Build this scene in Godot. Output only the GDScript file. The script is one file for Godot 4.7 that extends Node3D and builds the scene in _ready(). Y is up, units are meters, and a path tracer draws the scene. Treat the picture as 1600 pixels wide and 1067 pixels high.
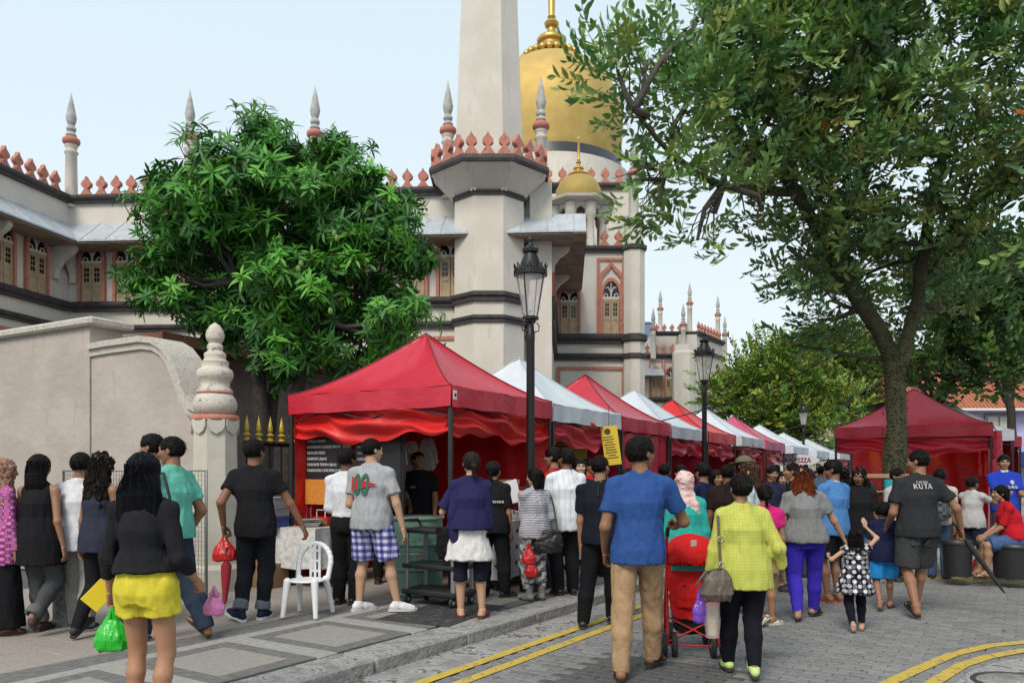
extends Node3D
# A street bazaar beside a mosque. y up, metres; the camera stands at the origin 1.55 m above the road and looks along -z.

const F := 1244.0        # focal length in photo pixels
const HZ := 738.0        # photo row of the horizon
const EYE := 1.55
const KERB := 0.12       # pavement above the road
const R := Vector3(0.5417, 0, -0.8406)      # along the road, away from the camera
const N := Vector3(-0.8406, 0, -0.5417)     # across the road, towards the mosque side
const U := Vector3(0.495, 0, -0.869)        # along the row of stalls
const W := Vector3(-0.869, 0, -0.495)
const K0 := Vector3(-0.916, 0, -6.33)       # a point on the pavement edge

var taken := {}
var jobs: Array = []
var mats := {}
var rng := RandomNumberGenerator.new()

# ---------------------------------------------------------------- helpers
func at(px: float, py: float, d: float) -> Vector3:
	return Vector3((px - 800.0) / F * d, EYE + (HZ - py) / F * d, -d)

func on(px: float, py: float, y: float = 0.0) -> Vector3:      # the point of the level y that shows at this pixel
	var d := (EYE - y) * F / (py - HZ)
	return Vector3((px - 800.0) / F * d, y, -d)

func road(t: float, n: float, y: float = 0.0) -> Vector3:      # t along the kerb, n away from the road
	var p := K0 + R * t + N * n
	return Vector3(p.x, y, p.z)

func numbered(called: String) -> String:
	if not taken.has(called):
		taken[called] = 0
		return called
	taken[called] += 1
	return "%s_%03d" % [called, taken[called]]

func tag(o: Node, label: String, category: String, group: String = "", kind: String = "") -> Node:
	o.set_meta("label", label)
	o.set_meta("category", category)
	if group: o.set_meta("group", group)
	if kind: o.set_meta("kind", kind)
	return o

func thing(called: String, label: String, category: String, pos := Vector3.ZERO, yaw := 0.0, group := "") -> Node3D:
	var o := Node3D.new()
	o.name = numbered(called)
	add_child(o)
	o.position = pos
	o.rotation.y = yaw
	tag(o, label, category, group)
	return o

func part(parent: Node, called: String, mesh: Mesh, m: Material, xf := Transform3D.IDENTITY) -> MeshInstance3D:
	var o := MeshInstance3D.new()
	o.name = numbered(called) if parent == self else called
	o.mesh = mesh
	o.material_override = m
	o.transform = xf
	parent.add_child(o, true)
	return o

func struct(called: String, mesh: Mesh, m: Material, xf := Transform3D.IDENTITY) -> MeshInstance3D:
	var o := part(self, called, mesh, m, xf)
	o.set_meta("kind", "structure")
	return o

func copy(o: Node3D, label := "") -> Node3D:
	var c: Node3D = o.duplicate()
	c.name = numbered(String(o.name).split("_0")[0])
	add_child(c)
	if label: c.set_meta("label", label)
	return c

func T(pos: Vector3, yaw := 0.0) -> Transform3D:
	return Transform3D(Basis(Vector3.UP, yaw), pos)

func frame(x: Vector3, n: Vector3, o: Vector3) -> Transform3D:    # x along a wall, n out of it
	return Transform3D(Basis(x, Vector3.UP, n), o)

func lin(r: float, g: float, b: float) -> Color:
	return Color(r, g, b).linear_to_srgb()

# ---------------------------------------------------------------- materials
func noise_image(size: int, freq: float, sd: int, oct := 4) -> Image:
	var n := FastNoiseLite.new()
	n.seed = sd
	n.frequency = freq
	n.fractal_octaves = oct
	return n.get_seamless_image(size, size)

func mottle(c1: Color, c2: Color, freq: float, sd: int, size := 256, lo := 0.3, hi := 0.7, c3 := Color.BLACK, t3 := 2.0) -> ImageTexture:
	var a := noise_image(size, freq, sd)
	var b := noise_image(size, freq * 6.0, sd + 7, 3)
	var im := Image.create(size, size, true, Image.FORMAT_RGB8)
	for y in size:
		for x in size:
			var v := a.get_pixel(x, y).r
			var w := b.get_pixel(x, y).r
			var c := c1.lerp(c2, clampf((v * 0.65 + w * 0.35 - lo) / (hi - lo), 0.0, 1.0))
			if t3 < 1.0:
				c = c.lerp(c3, smoothstep(t3, t3 + 0.12, v * 0.6 + w * 0.4))
			im.set_pixel(x, y, c)
	im.generate_mipmaps()
	return ImageTexture.create_from_image(im)

func bumps(freq: float, sd: int, strength: float, size := 256) -> ImageTexture:
	var a := noise_image(size, freq, sd, 5)
	a.convert(Image.FORMAT_RGBA8)
	a.bump_map_to_normal_map(strength)
	return ImageTexture.create_from_image(a)

func plain(c: Color, rough := 0.6, metal := 0.0, spec := 0.5) -> StandardMaterial3D:
	var key := "%s %s %s %s" % [c.to_html(), rough, metal, spec]
	if mats.has(key): return mats[key]
	var m := StandardMaterial3D.new()
	m.albedo_color = c
	m.roughness = rough
	m.metallic = metal
	m.metallic_specular = spec
	mats[key] = m
	return m

func textured(tex: Texture2D, rough: float, scale: float, world := true, nrm: Texture2D = null, depth := 1.0) -> StandardMaterial3D:
	var m := StandardMaterial3D.new()
	m.albedo_texture = tex
	m.roughness = rough
	m.uv1_triplanar = true
	m.uv1_world_triplanar = world
	m.uv1_scale = Vector3.ONE * scale
	if nrm:
		m.normal_enabled = true
		m.normal_texture = nrm
		m.normal_scale = depth
	return m

var fabric_normal: ImageTexture
func cloth(c: Color, rough := 0.9) -> StandardMaterial3D:          # one dyed cloth: faint uneven dye and weave
	var key := "cloth %s %s" % [c.to_html(), rough]
	if mats.has(key): return mats[key]
	var m := StandardMaterial3D.new()
	m.albedo_color = c
	m.roughness = rough
	m.metallic_specular = 0.25
	m.albedo_texture = cloth_tex
	m.uv1_triplanar = true
	m.uv1_scale = Vector3.ONE * 3.0
	m.normal_enabled = true
	m.normal_texture = fabric_normal
	m.normal_scale = 0.12
	mats[key] = m
	return m
var cloth_tex: ImageTexture

func pattern(size: int, scale: float, f: Callable, rough := 0.9) -> StandardMaterial3D:
	var im := Image.create(size, size, true, Image.FORMAT_RGB8)
	for y in size:
		for x in size:
			im.set_pixel(x, y, f.call(float(x) / size, float(y) / size))
	im.generate_mipmaps()
	var m := textured(ImageTexture.create_from_image(im), rough, scale, false)
	m.metallic_specular = 0.25
	return m

# ---------------------------------------------------------------- shapes
func poly(st: SurfaceTool, p: Array) -> void:
	for i in range(1, p.size() - 1):
		var n: Vector3 = (p[i] - p[0]).cross(p[i + 1] - p[0])
		if n.length_squared() < 1e-16: continue
		for v in [p[0], p[i + 1], p[i]]:
			st.set_normal(n.normalized())
			st.add_vertex(v)

func open() -> SurfaceTool:
	var st := SurfaceTool.new()
	st.begin(Mesh.PRIMITIVE_TRIANGLES)
	return st

func add_box(st: SurfaceTool, c: Vector3, s: Vector3, b := Basis.IDENTITY) -> void:
	var h := s / 2
	var v := []
	for i in 8:
		v.append(c + b * Vector3(h.x if i & 1 else -h.x, h.y if i & 2 else -h.y, h.z if i & 4 else -h.z))
	for q in [[0, 2, 3, 1], [4, 5, 7, 6], [0, 1, 5, 4], [2, 6, 7, 3], [0, 4, 6, 2], [1, 3, 7, 5]]:
		poly(st, [v[q[3]], v[q[2]], v[q[1]], v[q[0]]])

func box(s: Vector3, c := Vector3.ZERO, bevel := 0.0) -> ArrayMesh:
	var st := open()
	if bevel <= 0.0:
		add_box(st, c, s)
	else:
		add_chamfer(st, c, s, bevel)
	return st.commit()

func add_chamfer(st: SurfaceTool, c: Vector3, s: Vector3, b: float) -> void:
	var h := s / 2
	var g := func(x: int, y: int, z: int, k: int) -> Vector3:
		return c + Vector3(x * (h.x - (b if k != 0 else 0.0)), y * (h.y - (b if k != 1 else 0.0)), z * (h.z - (b if k != 2 else 0.0)))
	for k in 3:
		var a := (k + 1) % 3
		var e := (k + 2) % 3
		for sg in [-1, 1]:
			var q := []
			for pr in [[-1, -1], [1, -1], [1, 1], [-1, 1]]:
				var i := [0, 0, 0]
				i[k] = sg; i[a] = pr[0]; i[e] = pr[1]
				q.append(g.call(i[0], i[1], i[2], k))
			if sg < 0: q.reverse()
			poly(st, q)
		for sa in [-1, 1]:
			for se in [-1, 1]:
				var q2 := []
				for pr in [[-1, a], [1, a], [1, e], [-1, e]]:
					var i := [0, 0, 0]
					i[k] = pr[0]; i[a] = sa; i[e] = se
					q2.append(g.call(i[0], i[1], i[2], pr[1]))
				if sa * se < 0: q2.reverse()
				poly(st, q2)
	for i in 8:
		var x := 1 if i & 1 else -1
		var y := 1 if i & 2 else -1
		var z := 1 if i & 4 else -1
		var t := [g.call(x, y, z, 0), g.call(x, y, z, 1), g.call(x, y, z, 2)]
		if x * y * z < 0: t.reverse()
		poly(st, t)

func lathe(profile: Array, sides := 20, smooth := true) -> ArrayMesh:    # profile of Vector2(radius, height)
	var st := open()
	add_lathe(st, profile, sides, Transform3D.IDENTITY, smooth)
	if smooth: st.generate_normals()
	return st.commit()

func add_lathe(st: SurfaceTool, profile: Array, sides: int, xf := Transform3D.IDENTITY, smooth := true, turn := 0.0) -> void:
	for j in profile.size() - 1:
		var a: Vector2 = profile[j]
		var b: Vector2 = profile[j + 1]
		for i in sides:
			var t0 := TAU * i / sides + turn
			var t1 := TAU * (i + 1) / sides + turn
			var q := [Vector3(cos(t0) * a.x, a.y, sin(t0) * a.x), Vector3(cos(t1) * a.x, a.y, sin(t1) * a.x), Vector3(cos(t1) * b.x, b.y, sin(t1) * b.x), Vector3(cos(t0) * b.x, b.y, sin(t0) * b.x)]
			for k in 4: q[k] = xf * q[k]
			if smooth:
				st.set_smooth_group(j if (j > 0 and absf((b - a).angle_to(profile[j] - profile[j - 1])) > 0.9) else 0)
				if b.x > 1e-5:
					for k in [0, 3, 2]: st.add_vertex(q[k])
				if a.x > 1e-5:
					for k in [0, 2, 1]: st.add_vertex(q[k])
			else:
				poly(st, q)

func add_tube(st: SurfaceTool, pts: Array, radii, sides := 8) -> void:
	var prev := []
	var side := Vector3.ZERO
	for i in pts.size():
		var p: Vector3 = pts[i]
		var d: Vector3 = (pts[mini(i + 1, pts.size() - 1)] - pts[maxi(i - 1, 0)]).normalized()
		if side == Vector3.ZERO:
			side = d.cross(Vector3.RIGHT if absf(d.x) < 0.8 else Vector3.UP).normalized()
		side = (side - d * side.dot(d)).normalized()
		var up := side.cross(d)
		var r: float = radii if radii is float else radii[i]
		var ring := []
		for k in sides:
			var t := TAU * k / sides
			ring.append([p + (side * cos(t) + up * sin(t)) * r, side * cos(t) + up * sin(t)])
		if prev:
			for k in sides:
				var l := (k + 1) % sides
				for v in [prev[k], ring[l], ring[k], prev[k], prev[l], ring[l]]:
					st.set_normal(v[1])
					st.add_vertex(v[0])
		if i == 0 or i == pts.size() - 1:
			for k in sides:
				var e := (k + 1) % sides
				for v in ([p, ring[k][0], ring[e][0]] if i else [p, ring[e][0], ring[k][0]]):
					st.set_normal(d if i else -d)
					st.add_vertex(v)
		prev = ring

func tube(pts: Array, radii, sides := 8) -> ArrayMesh:
	var st := open()
	add_tube(st, pts, radii, sides)
	return st.commit()

func add_prism(st: SurfaceTool, pg: PackedVector2Array, z0: float, z1: float, xf := Transform3D.IDENTITY) -> void:
	var tri := Geometry2D.triangulate_polygon(pg)
	for i in range(0, tri.size(), 3):
		poly(st, [xf * Vector3(pg[tri[i]].x, pg[tri[i]].y, z1), xf * Vector3(pg[tri[i + 1]].x, pg[tri[i + 1]].y, z1), xf * Vector3(pg[tri[i + 2]].x, pg[tri[i + 2]].y, z1)])
		poly(st, [xf * Vector3(pg[tri[i]].x, pg[tri[i]].y, z0), xf * Vector3(pg[tri[i + 2]].x, pg[tri[i + 2]].y, z0), xf * Vector3(pg[tri[i + 1]].x, pg[tri[i + 1]].y, z0)])
	for i in pg.size():
		var a := pg[i]
		var b := pg[(i + 1) % pg.size()]
		poly(st, [xf * Vector3(a.x, a.y, z0), xf * Vector3(b.x, b.y, z0), xf * Vector3(b.x, b.y, z1), xf * Vector3(a.x, a.y, z1)])

func prism(pg: PackedVector2Array, z0: float, z1: float) -> ArrayMesh:
	var st := open()
	add_prism(st, pg, z0, z1)
	return st.commit()

func hoop(outer: PackedVector2Array, inner: PackedVector2Array, z0: float, z1: float) -> ArrayMesh:   # a band between two outlines with the same number of points
	var st := open()
	var n := outer.size()
	for i in n - 1:
		var o0 := outer[i]; var o1 := outer[i + 1]; var i0 := inner[i]; var i1 := inner[i + 1]
		poly(st, [Vector3(o0.x, o0.y, z1), Vector3(o1.x, o1.y, z1), Vector3(i1.x, i1.y, z1), Vector3(i0.x, i0.y, z1)])
		poly(st, [Vector3(o0.x, o0.y, z0), Vector3(o1.x, o1.y, z0), Vector3(o1.x, o1.y, z1), Vector3(o0.x, o0.y, z1)])
		poly(st, [Vector3(i0.x, i0.y, z0), Vector3(i1.x, i1.y, z0), Vector3(i1.x, i1.y, z1), Vector3(i0.x, i0.y, z1)])
	return st.commit()

func words(text: String, height: float, font := "Droid Sans", weight := 700, thick := 0.004) -> TextMesh:
	var t := TextMesh.new()
	var f := SystemFont.new()
	f.font_names = PackedStringArray([font])
	f.font_weight = weight
	t.font = f
	t.text = text
	t.font_size = 32
	t.pixel_size = height / 23.0
	t.depth = thick
	t.curve_step = 2.0
	return t

# ---------------------------------------------------------------- smooth bodies: tapered capsules, ellipsoids and lofts joined with a smooth minimum, meshed as surface nets
func cone(a: Vector3, ra: float, b: Vector3, rb: float, k := 0.02, flat := false) -> Dictionary:
	return {t = 0, a = a, ra = ra, b = b, rb = rb, k = k, flat = flat, op = 0}

func ell(c: Vector3, r: Vector3, k := 0.02, op := 0) -> Dictionary:
	return {t = 1, c = c, r = r, k = k, op = op}

func loft(rows: Array, k := 0.03) -> Dictionary:       # rows of [height, half width, half depth, shift x, shift z], rising
	return {t = 2, rows = rows, k = k, op = 0}

func cut_below(y: float) -> Dictionary:
	return {t = 3, y = y, s = 1.0, op = 1}

func cut_above(y: float) -> Dictionary:
	return {t = 3, y = y, s = -1.0, op = 1}

func span(p: Dictionary) -> AABB:
	if p.t == 0:
		var r := maxf(p.ra, p.rb)
		var b := AABB(p.a, Vector3.ZERO).expand(p.b)
		return b.grow(r)
	if p.t == 1:
		return AABB(p.c - p.r, p.r * 2)
	var lo := Vector3(1e9, 1e9, 1e9)
	var hi := -lo
	for r in p.rows:
		lo = Vector3(minf(lo.x, r[3] - r[1]), minf(lo.y, r[0]), minf(lo.z, r[4] - r[2]))
		hi = Vector3(maxf(hi.x, r[3] + r[1]), maxf(hi.y, r[0]), maxf(hi.z, r[4] + r[2]))
	return AABB(lo, hi - lo)

# g: prims, cell, xf (applied to the result), color, spots [[centre, radii, colour]], wrinkle [amp, Vector3 freq, seed], tint (uneven colour)
func mesh_grid(g: Dictionary, out: Dictionary) -> void:
	var cell: float = g.cell
	var prims: Array = g.prims
	var box_ := AABB()
	var first := true
	for p in prims:
		if p.op == 0:
			box_ = span(p) if first else box_.merge(span(p))
			first = false
	var wr: Array = g.get("wrinkle", [])
	box_ = box_.grow(cell * 2.5 + (wr[0] if wr else 0.0))
	var o := box_.position
	var nx := int(ceil(box_.size.x / cell)) + 1
	var ny := int(ceil(box_.size.y / cell)) + 1
	var nz := int(ceil(box_.size.z / cell)) + 1
	var sy := nx
	var sz := nx * ny
	var fld := PackedFloat32Array()
	fld.resize(nx * ny * nz)
	fld.fill(1.0)
	for p in prims:
		var k: float = p.get("k", 0.0)
		var kk := maxf(k, 1e-5)
		var x0 := 0; var y0 := 0; var z0 := 0
		var x1 := nx - 1; var y1 := ny - 1; var z1 := nz - 1
		if p.t != 3:
			var b := span(p).grow(cell * 3.0 + k * 0.5)
			x0 = maxi(int((b.position.x - o.x) / cell), 0)
			y0 = maxi(int((b.position.y - o.y) / cell), 0)
			z0 = maxi(int((b.position.z - o.z) / cell), 0)
			x1 = mini(int((b.end.x - o.x) / cell) + 1, nx - 1)
			y1 = mini(int((b.end.y - o.y) / cell) + 1, ny - 1)
			z1 = mini(int((b.end.z - o.z) / cell) + 1, nz - 1)
		if p.t == 0:
			var a: Vector3 = p.a
			var ba: Vector3 = p.b - a
			var inv := 1.0 / maxf(ba.length_squared(), 1e-9)
			var ln := ba.length()
			var ra: float = p.ra
			var dr: float = p.rb - ra
			var flat: bool = p.flat
			for z in range(z0, z1 + 1):
				for y in range(y0, y1 + 1):
					var i := z * sz + y * sy + x0
					var q := Vector3(o.x + x0 * cell, o.y + y * cell, o.z + z * cell) - a
					for x in range(x0, x1 + 1):
						var tt := q.dot(ba) * inv
						var t := clampf(tt, 0.0, 1.0)
						var d := 0.0
						if flat and tt > 1.0:
							d = maxf((q - ba * tt).length() - ra - dr, (tt - 1.0) * ln)
						else:
							d = (q - ba * t).length() - ra - dr * t
						var e := fld[i]
						var h := k - absf(d - e)
						if h > 0.0:
							fld[i] = minf(d, e) - h * h / (4.0 * kk)
						elif d < e:
							fld[i] = d
						i += 1
						q.x += cell
		elif p.t == 1:
			var c: Vector3 = p.c
			var r: Vector3 = p.r
			var sub: bool = p.op == 1
			for z in range(z0, z1 + 1):
				for y in range(y0, y1 + 1):
					var i := z * sz + y * sy + x0
					var q := Vector3(o.x + x0 * cell, o.y + y * cell, o.z + z * cell) - c
					for x in range(x0, x1 + 1):
						var u := q / r
						var k0 := u.length()
						var k1 := (u / r).length()
						var d := k0 * (k0 - 1.0) / maxf(k1, 1e-6)
						var e := fld[i]
						if sub:
							d = -d
							var h2 := k - absf(d - e)
							fld[i] = maxf(d, e) + (h2 * h2 / (4.0 * kk) if h2 > 0.0 else 0.0)
						else:
							var h := k - absf(d - e)
							if h > 0.0:
								fld[i] = minf(d, e) - h * h / (4.0 * kk)
							elif d < e:
								fld[i] = d
						i += 1
						q.x += cell
		elif p.t == 2:
			var rows: Array = p.rows
			var last := rows.size() - 1
			for y in range(y0, y1 + 1):
				var py := o.y + y * cell
				var j := 0
				while j < last - 1 and py > rows[j + 1][0]:
					j += 1
				var r0: Array = rows[j]
				var r1: Array = rows[j + 1]
				var f := clampf((py - r0[0]) / maxf(r1[0] - r0[0], 1e-6), 0.0, 1.0)
				var w := lerpf(r0[1], r1[1], f)
				var dd := lerpf(r0[2], r1[2], f)
				var cx := lerpf(r0[3], r1[3], f)
				var cz := lerpf(r0[4], r1[4], f)
				var cap := maxf(rows[0][0] - py, py - rows[last][0])
				var iw := 1.0 / w
				var id := 1.0 / dd
				for z in range(z0, z1 + 1):
					var i := z * sz + y * sy + x0
					var v := (o.z + z * cell - cz) * id
					var v2 := v * v
					var vd := v * id
					var vd2 := vd * vd
					for x in range(x0, x1 + 1):
						var u := (o.x + x * cell - cx) * iw
						var k0 := sqrt(u * u + v2)
						var k1 := sqrt(u * u * iw * iw + vd2)
						var d := maxf(k0 * (k0 - 1.0) / maxf(k1, 1e-6), cap)
						var e := fld[i]
						var h := k - absf(d - e)
						if h > 0.0:
							fld[i] = minf(d, e) - h * h / (4.0 * kk)
						elif d < e:
							fld[i] = d
						i += 1
		else:
			var s: float = p.s
			for y in ny:
				var d: float = (p.y - (o.y + y * cell)) * s
				if d < -cell * 3.0: continue
				for z in nz:
					var i := z * sz + y * sy
					for x in nx:
						if fld[i] < d: fld[i] = d
						i += 1
	if wr:
		var nz_ := FastNoiseLite.new()
		nz_.seed = wr[2]
		nz_.frequency = 1.0
		nz_.fractal_octaves = 2
		if wr.size() > 3: nz_.fractal_type = FastNoiseLite.FRACTAL_RIDGED
		var fq: Vector3 = wr[1]
		var amp: float = wr[0]
		var lim := cell * 2.5 + amp
		for z in nz:
			for y in ny:
				var i := z * sz + y * sy
				for x in nx:
					if absf(fld[i]) < lim:
						fld[i] += amp * nz_.get_noise_3d((o.x + x * cell) * fq.x, (o.y + y * cell) * fq.y, (o.z + z * cell) * fq.z)
					i += 1
	# surface nets
	var V: PackedVector3Array = out.v
	var NN: PackedVector3Array = out.n
	var C: PackedColorArray = out.c
	var I: PackedInt32Array = out.i
	var vi := PackedInt32Array()
	vi.resize(nx * ny * nz)
	vi.fill(-1)
	var xf: Transform3D = g.get("xf", Transform3D.IDENTITY)
	var base: Color = g.get("color", Color.WHITE)
	var spots: Array = g.get("spots", [])
	var tint: float = g.get("tint", 0.0)
	var tn := FastNoiseLite.new()
	tn.seed = 5
	tn.frequency = 14.0
	var far := cell * 3.2
	for z in nz - 1:
		for y in ny - 1:
			var i := z * sz + y * sy - 1
			for x in nx - 1:
				i += 1
				var f0 := fld[i]
				if f0 > far or f0 < -far: continue
				var f1 := fld[i + 1]; var f2 := fld[i + sy]; var f3 := fld[i + sy + 1]
				var f4 := fld[i + sz]; var f5 := fld[i + sz + 1]; var f6 := fld[i + sz + sy]; var f7 := fld[i + sz + sy + 1]
				var neg := int(f0 < 0) + int(f1 < 0) + int(f2 < 0) + int(f3 < 0) + int(f4 < 0) + int(f5 < 0) + int(f6 < 0) + int(f7 < 0)
				if neg == 0 or neg == 8: continue
				var s := Vector3.ZERO
				var n := 0
				if (f0 < 0) != (f1 < 0): s += Vector3(f0 / (f0 - f1), 0, 0); n += 1
				if (f2 < 0) != (f3 < 0): s += Vector3(f2 / (f2 - f3), 1, 0); n += 1
				if (f4 < 0) != (f5 < 0): s += Vector3(f4 / (f4 - f5), 0, 1); n += 1
				if (f6 < 0) != (f7 < 0): s += Vector3(f6 / (f6 - f7), 1, 1); n += 1
				if (f0 < 0) != (f2 < 0): s += Vector3(0, f0 / (f0 - f2), 0); n += 1
				if (f1 < 0) != (f3 < 0): s += Vector3(1, f1 / (f1 - f3), 0); n += 1
				if (f4 < 0) != (f6 < 0): s += Vector3(0, f4 / (f4 - f6), 1); n += 1
				if (f5 < 0) != (f7 < 0): s += Vector3(1, f5 / (f5 - f7), 1); n += 1
				if (f0 < 0) != (f4 < 0): s += Vector3(0, 0, f0 / (f0 - f4)); n += 1
				if (f1 < 0) != (f5 < 0): s += Vector3(1, 0, f1 / (f1 - f5)); n += 1
				if (f2 < 0) != (f6 < 0): s += Vector3(0, 1, f2 / (f2 - f6)); n += 1
				if (f3 < 0) != (f7 < 0): s += Vector3(1, 1, f3 / (f3 - f7)); n += 1
				var p := o + (Vector3(x, y, z) + s / n) * cell
				vi[i] = V.size()
				V.append(xf * p)
				NN.append((xf.basis * Vector3(f1 + f3 + f5 + f7 - f0 - f2 - f4 - f6, f2 + f3 + f6 + f7 - f0 - f1 - f4 - f5, f4 + f5 + f6 + f7 - f0 - f1 - f2 - f3)).normalized())
				var c := base
				if tint > 0.0:
					var tv := 1.0 + tint * tn.get_noise_3d(p.x, p.y * 0.4, p.z)
					c = Color(c.r * tv, c.g * tv, c.b * tv)
				for sp in spots:
					var u: Vector3 = (p - sp[0]) / sp[1]
					var l := u.length_squared()
					if l < 1.0: c = c.lerp(sp[2], clampf((1.0 - l) * 3.0, 0.0, 1.0))
				C.append(c)
	for z in range(1, nz - 1):
		for y in range(1, ny - 1):
			var i := z * sz + y * sy
			for x in range(1, nx - 1):
				i += 1
				var f0 := fld[i]
				if vi[i] < 0 and absf(f0) > far: continue
				var ng := f0 < 0
				if ng != (fld[i + 1] < 0):
					quad(I, vi[i - sy - sz], vi[i - sz], vi[i], vi[i - sy], ng)
				if ng != (fld[i + sy] < 0):
					quad(I, vi[i - 1 - sz], vi[i - 1], vi[i], vi[i - sz], ng)
				if ng != (fld[i + sz] < 0):
					quad(I, vi[i - 1 - sy], vi[i - sy], vi[i], vi[i - 1], ng)
	out.v = V; out.n = NN; out.c = C; out.i = I

func quad(I: PackedInt32Array, a: int, b: int, c: int, d: int, flip: bool) -> void:
	if a < 0 or b < 0 or c < 0 or d < 0: return
	if flip: I.append_array(PackedInt32Array([a, c, b, a, d, c]))
	else: I.append_array(PackedInt32Array([a, b, c, a, c, d]))

func run_job(n: int) -> void:
	var job: Dictionary = jobs[n]
	var out := {v = PackedVector3Array(), n = PackedVector3Array(), c = PackedColorArray(), i = PackedInt32Array()}
	for g in job.grids:
		mesh_grid(g, out)
	job.out = out

func sculpt(parent: Node, called: String, m: Material, grids: Array) -> MeshInstance3D:
	var o := part(parent, called, null, m)
	jobs.append({node = o, grids = grids})
	return o

func run_jobs() -> void:
	var id := WorkerThreadPool.add_group_task(run_job, jobs.size(), 4, true)
	WorkerThreadPool.wait_for_group_task_completion(id)
	for j in jobs:
		var arr := []
		arr.resize(Mesh.ARRAY_MAX)
		arr[Mesh.ARRAY_VERTEX] = j.out.v
		arr[Mesh.ARRAY_NORMAL] = j.out.n
		arr[Mesh.ARRAY_COLOR] = j.out.c
		arr[Mesh.ARRAY_INDEX] = j.out.i
		var am := ArrayMesh.new()
		am.add_surface_from_arrays(Mesh.PRIMITIVE_TRIANGLES, arr)
		j.node.mesh = am
	jobs.clear()

func field(prims: Array, p: Vector3) -> float:            # the same field at one point
	var e := 1.0
	for q in prims:
		var d := 1.0
		if q.t == 0:
			var ba: Vector3 = q.b - q.a
			var t := clampf((p - q.a).dot(ba) / maxf(ba.length_squared(), 1e-9), 0.0, 1.0)
			d = (p - q.a - ba * t).length() - lerpf(q.ra, q.rb, t)
		elif q.t == 1:
			var u: Vector3 = (p - q.c) / q.r
			d = u.length() * (u.length() - 1.0) / maxf((u / q.r).length(), 1e-6)
			if q.op == 1:
				e = maxf(e, -d)
				continue
		elif q.t == 2:
			var rows: Array = q.rows
			var j := 0
			while j < rows.size() - 2 and p.y > rows[j + 1][0]: j += 1
			var f := clampf((p.y - rows[j][0]) / maxf(rows[j + 1][0] - rows[j][0], 1e-6), 0.0, 1.0)
			var w := lerpf(rows[j][1], rows[j + 1][1], f)
			var dd := lerpf(rows[j][2], rows[j + 1][2], f)
			var u := (p.x - lerpf(rows[j][3], rows[j + 1][3], f)) / w
			var v := (p.z - lerpf(rows[j][4], rows[j + 1][4], f)) / dd
			var k0 := sqrt(u * u + v * v)
			d = maxf(k0 * (k0 - 1.0) / maxf(sqrt(u * u / w / w + v * v / dd / dd), 1e-6), maxf(rows[0][0] - p.y, p.y - rows[-1][0]))
		else: continue
		var h: float = q.k - absf(d - e)
		e = minf(d, e) - (h * h / (4.0 * q.k) if h > 0.0 else 0.0)
	return e

func drape_mesh(mesh: Mesh, place: Transform3D, prims: Array, dir: Vector3, off := 0.015) -> ArrayMesh:   # print laid onto a cloth: each point moves along dir until it meets the cloth
	var st := open()
	var a := mesh.surface_get_arrays(0)
	var vs: PackedVector3Array = a[Mesh.ARRAY_VERTEX]
	var ix = a[Mesh.ARRAY_INDEX]
	var moved := []
	for v in vs:
		var p := place * v
		var q := p - dir * 0.3
		for s in 40:
			var d := field(prims, q)
			if d < off: break
			q += dir * maxf(d - off, 0.001)
		moved.append(q)
	var order = ix if ix != null and ix.size() else range(vs.size())
	for k in order:
		st.set_normal(-dir)
		st.add_vertex(moved[k])
	return st.commit()

# ---------------------------------------------------------------- people
const BLACK := Color(0.006, 0.006, 0.007)
var cloth_prims := {}
var palms := {}
var low_prims := {}
var shoulders := {}
var heads := {}
var skin_mat: StandardMaterial3D
var hair_mat: StandardMaterial3D

func bend(a: Vector3, b: Vector3, l1: float, l2: float, pole: Vector3) -> Array:      # elbow or knee, and the end that can be reached
	var d := b - a
	var ln := clampf(d.length(), absf(l1 - l2) + 0.02, (l1 + l2) * 0.998)
	d = d.normalized()
	var e := a + d * ln
	var x := (l1 * l1 - l2 * l2 + ln * ln) / (2 * ln)
	var h := sqrt(maxf(l1 * l1 - x * x, 0.0))
	var side := (pole - d * pole.dot(d)).normalized()
	return [a + d * x + side * h, e]

func hand_prims(s: float, curl: float, left: bool) -> Array:
	var m := -1.0 if left else 1.0
	var P := []
	var kx := [0.027, 0.009, -0.009, -0.026]
	var ky := [0.088, 0.092, 0.088, 0.080]
	var ln := [0.068, 0.076, 0.070, 0.055]
	for i in 4:
		var kn := Vector3(kx[i] * m, ky[i], 0.0) * s
		P.append(cone(Vector3(kx[i] * 0.6 * m, 0.0, 0) * s, 0.017 * s, kn, 0.0115 * s, 0.012 * s))
	for i in 4:
		var p := Vector3(kx[i] * m, ky[i], 0.0) * s
		var ang := 0.15 + curl * 1.1
		for j in 3:
			var l: float = ln[i] * [0.45, 0.3, 0.25][j] * s
			var q := p + Vector3(kx[i] * m * 0.06 * (1 - curl), cos(ang), sin(ang)).normalized() * l
			P.append(cone(p, (0.0098 - j * 0.0012) * s, q, (0.0088 - j * 0.0012) * s, 0.003))
			p = q
			ang += 0.12 + curl * 0.95
	var t0 := Vector3(0.018 * m, 0.018, 0.006) * s
	var t1 := Vector3(0.043 * m, 0.052, 0.014 + curl * 0.012) * s
	var t2 := Vector3((0.047 - curl * 0.022) * m, 0.082, 0.022 + curl * 0.026) * s
	var t3 := Vector3((0.045 - curl * 0.034) * m, 0.102, 0.028 + curl * 0.03) * s
	P.append(cone(t0, 0.015 * s, t1, 0.012 * s, 0.012 * s))
	P.append(cone(t1, 0.0115 * s, t2, 0.0098 * s, 0.004))
	P.append(cone(t2, 0.0098 * s, t3, 0.0075 * s, 0.003))
	return P

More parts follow.
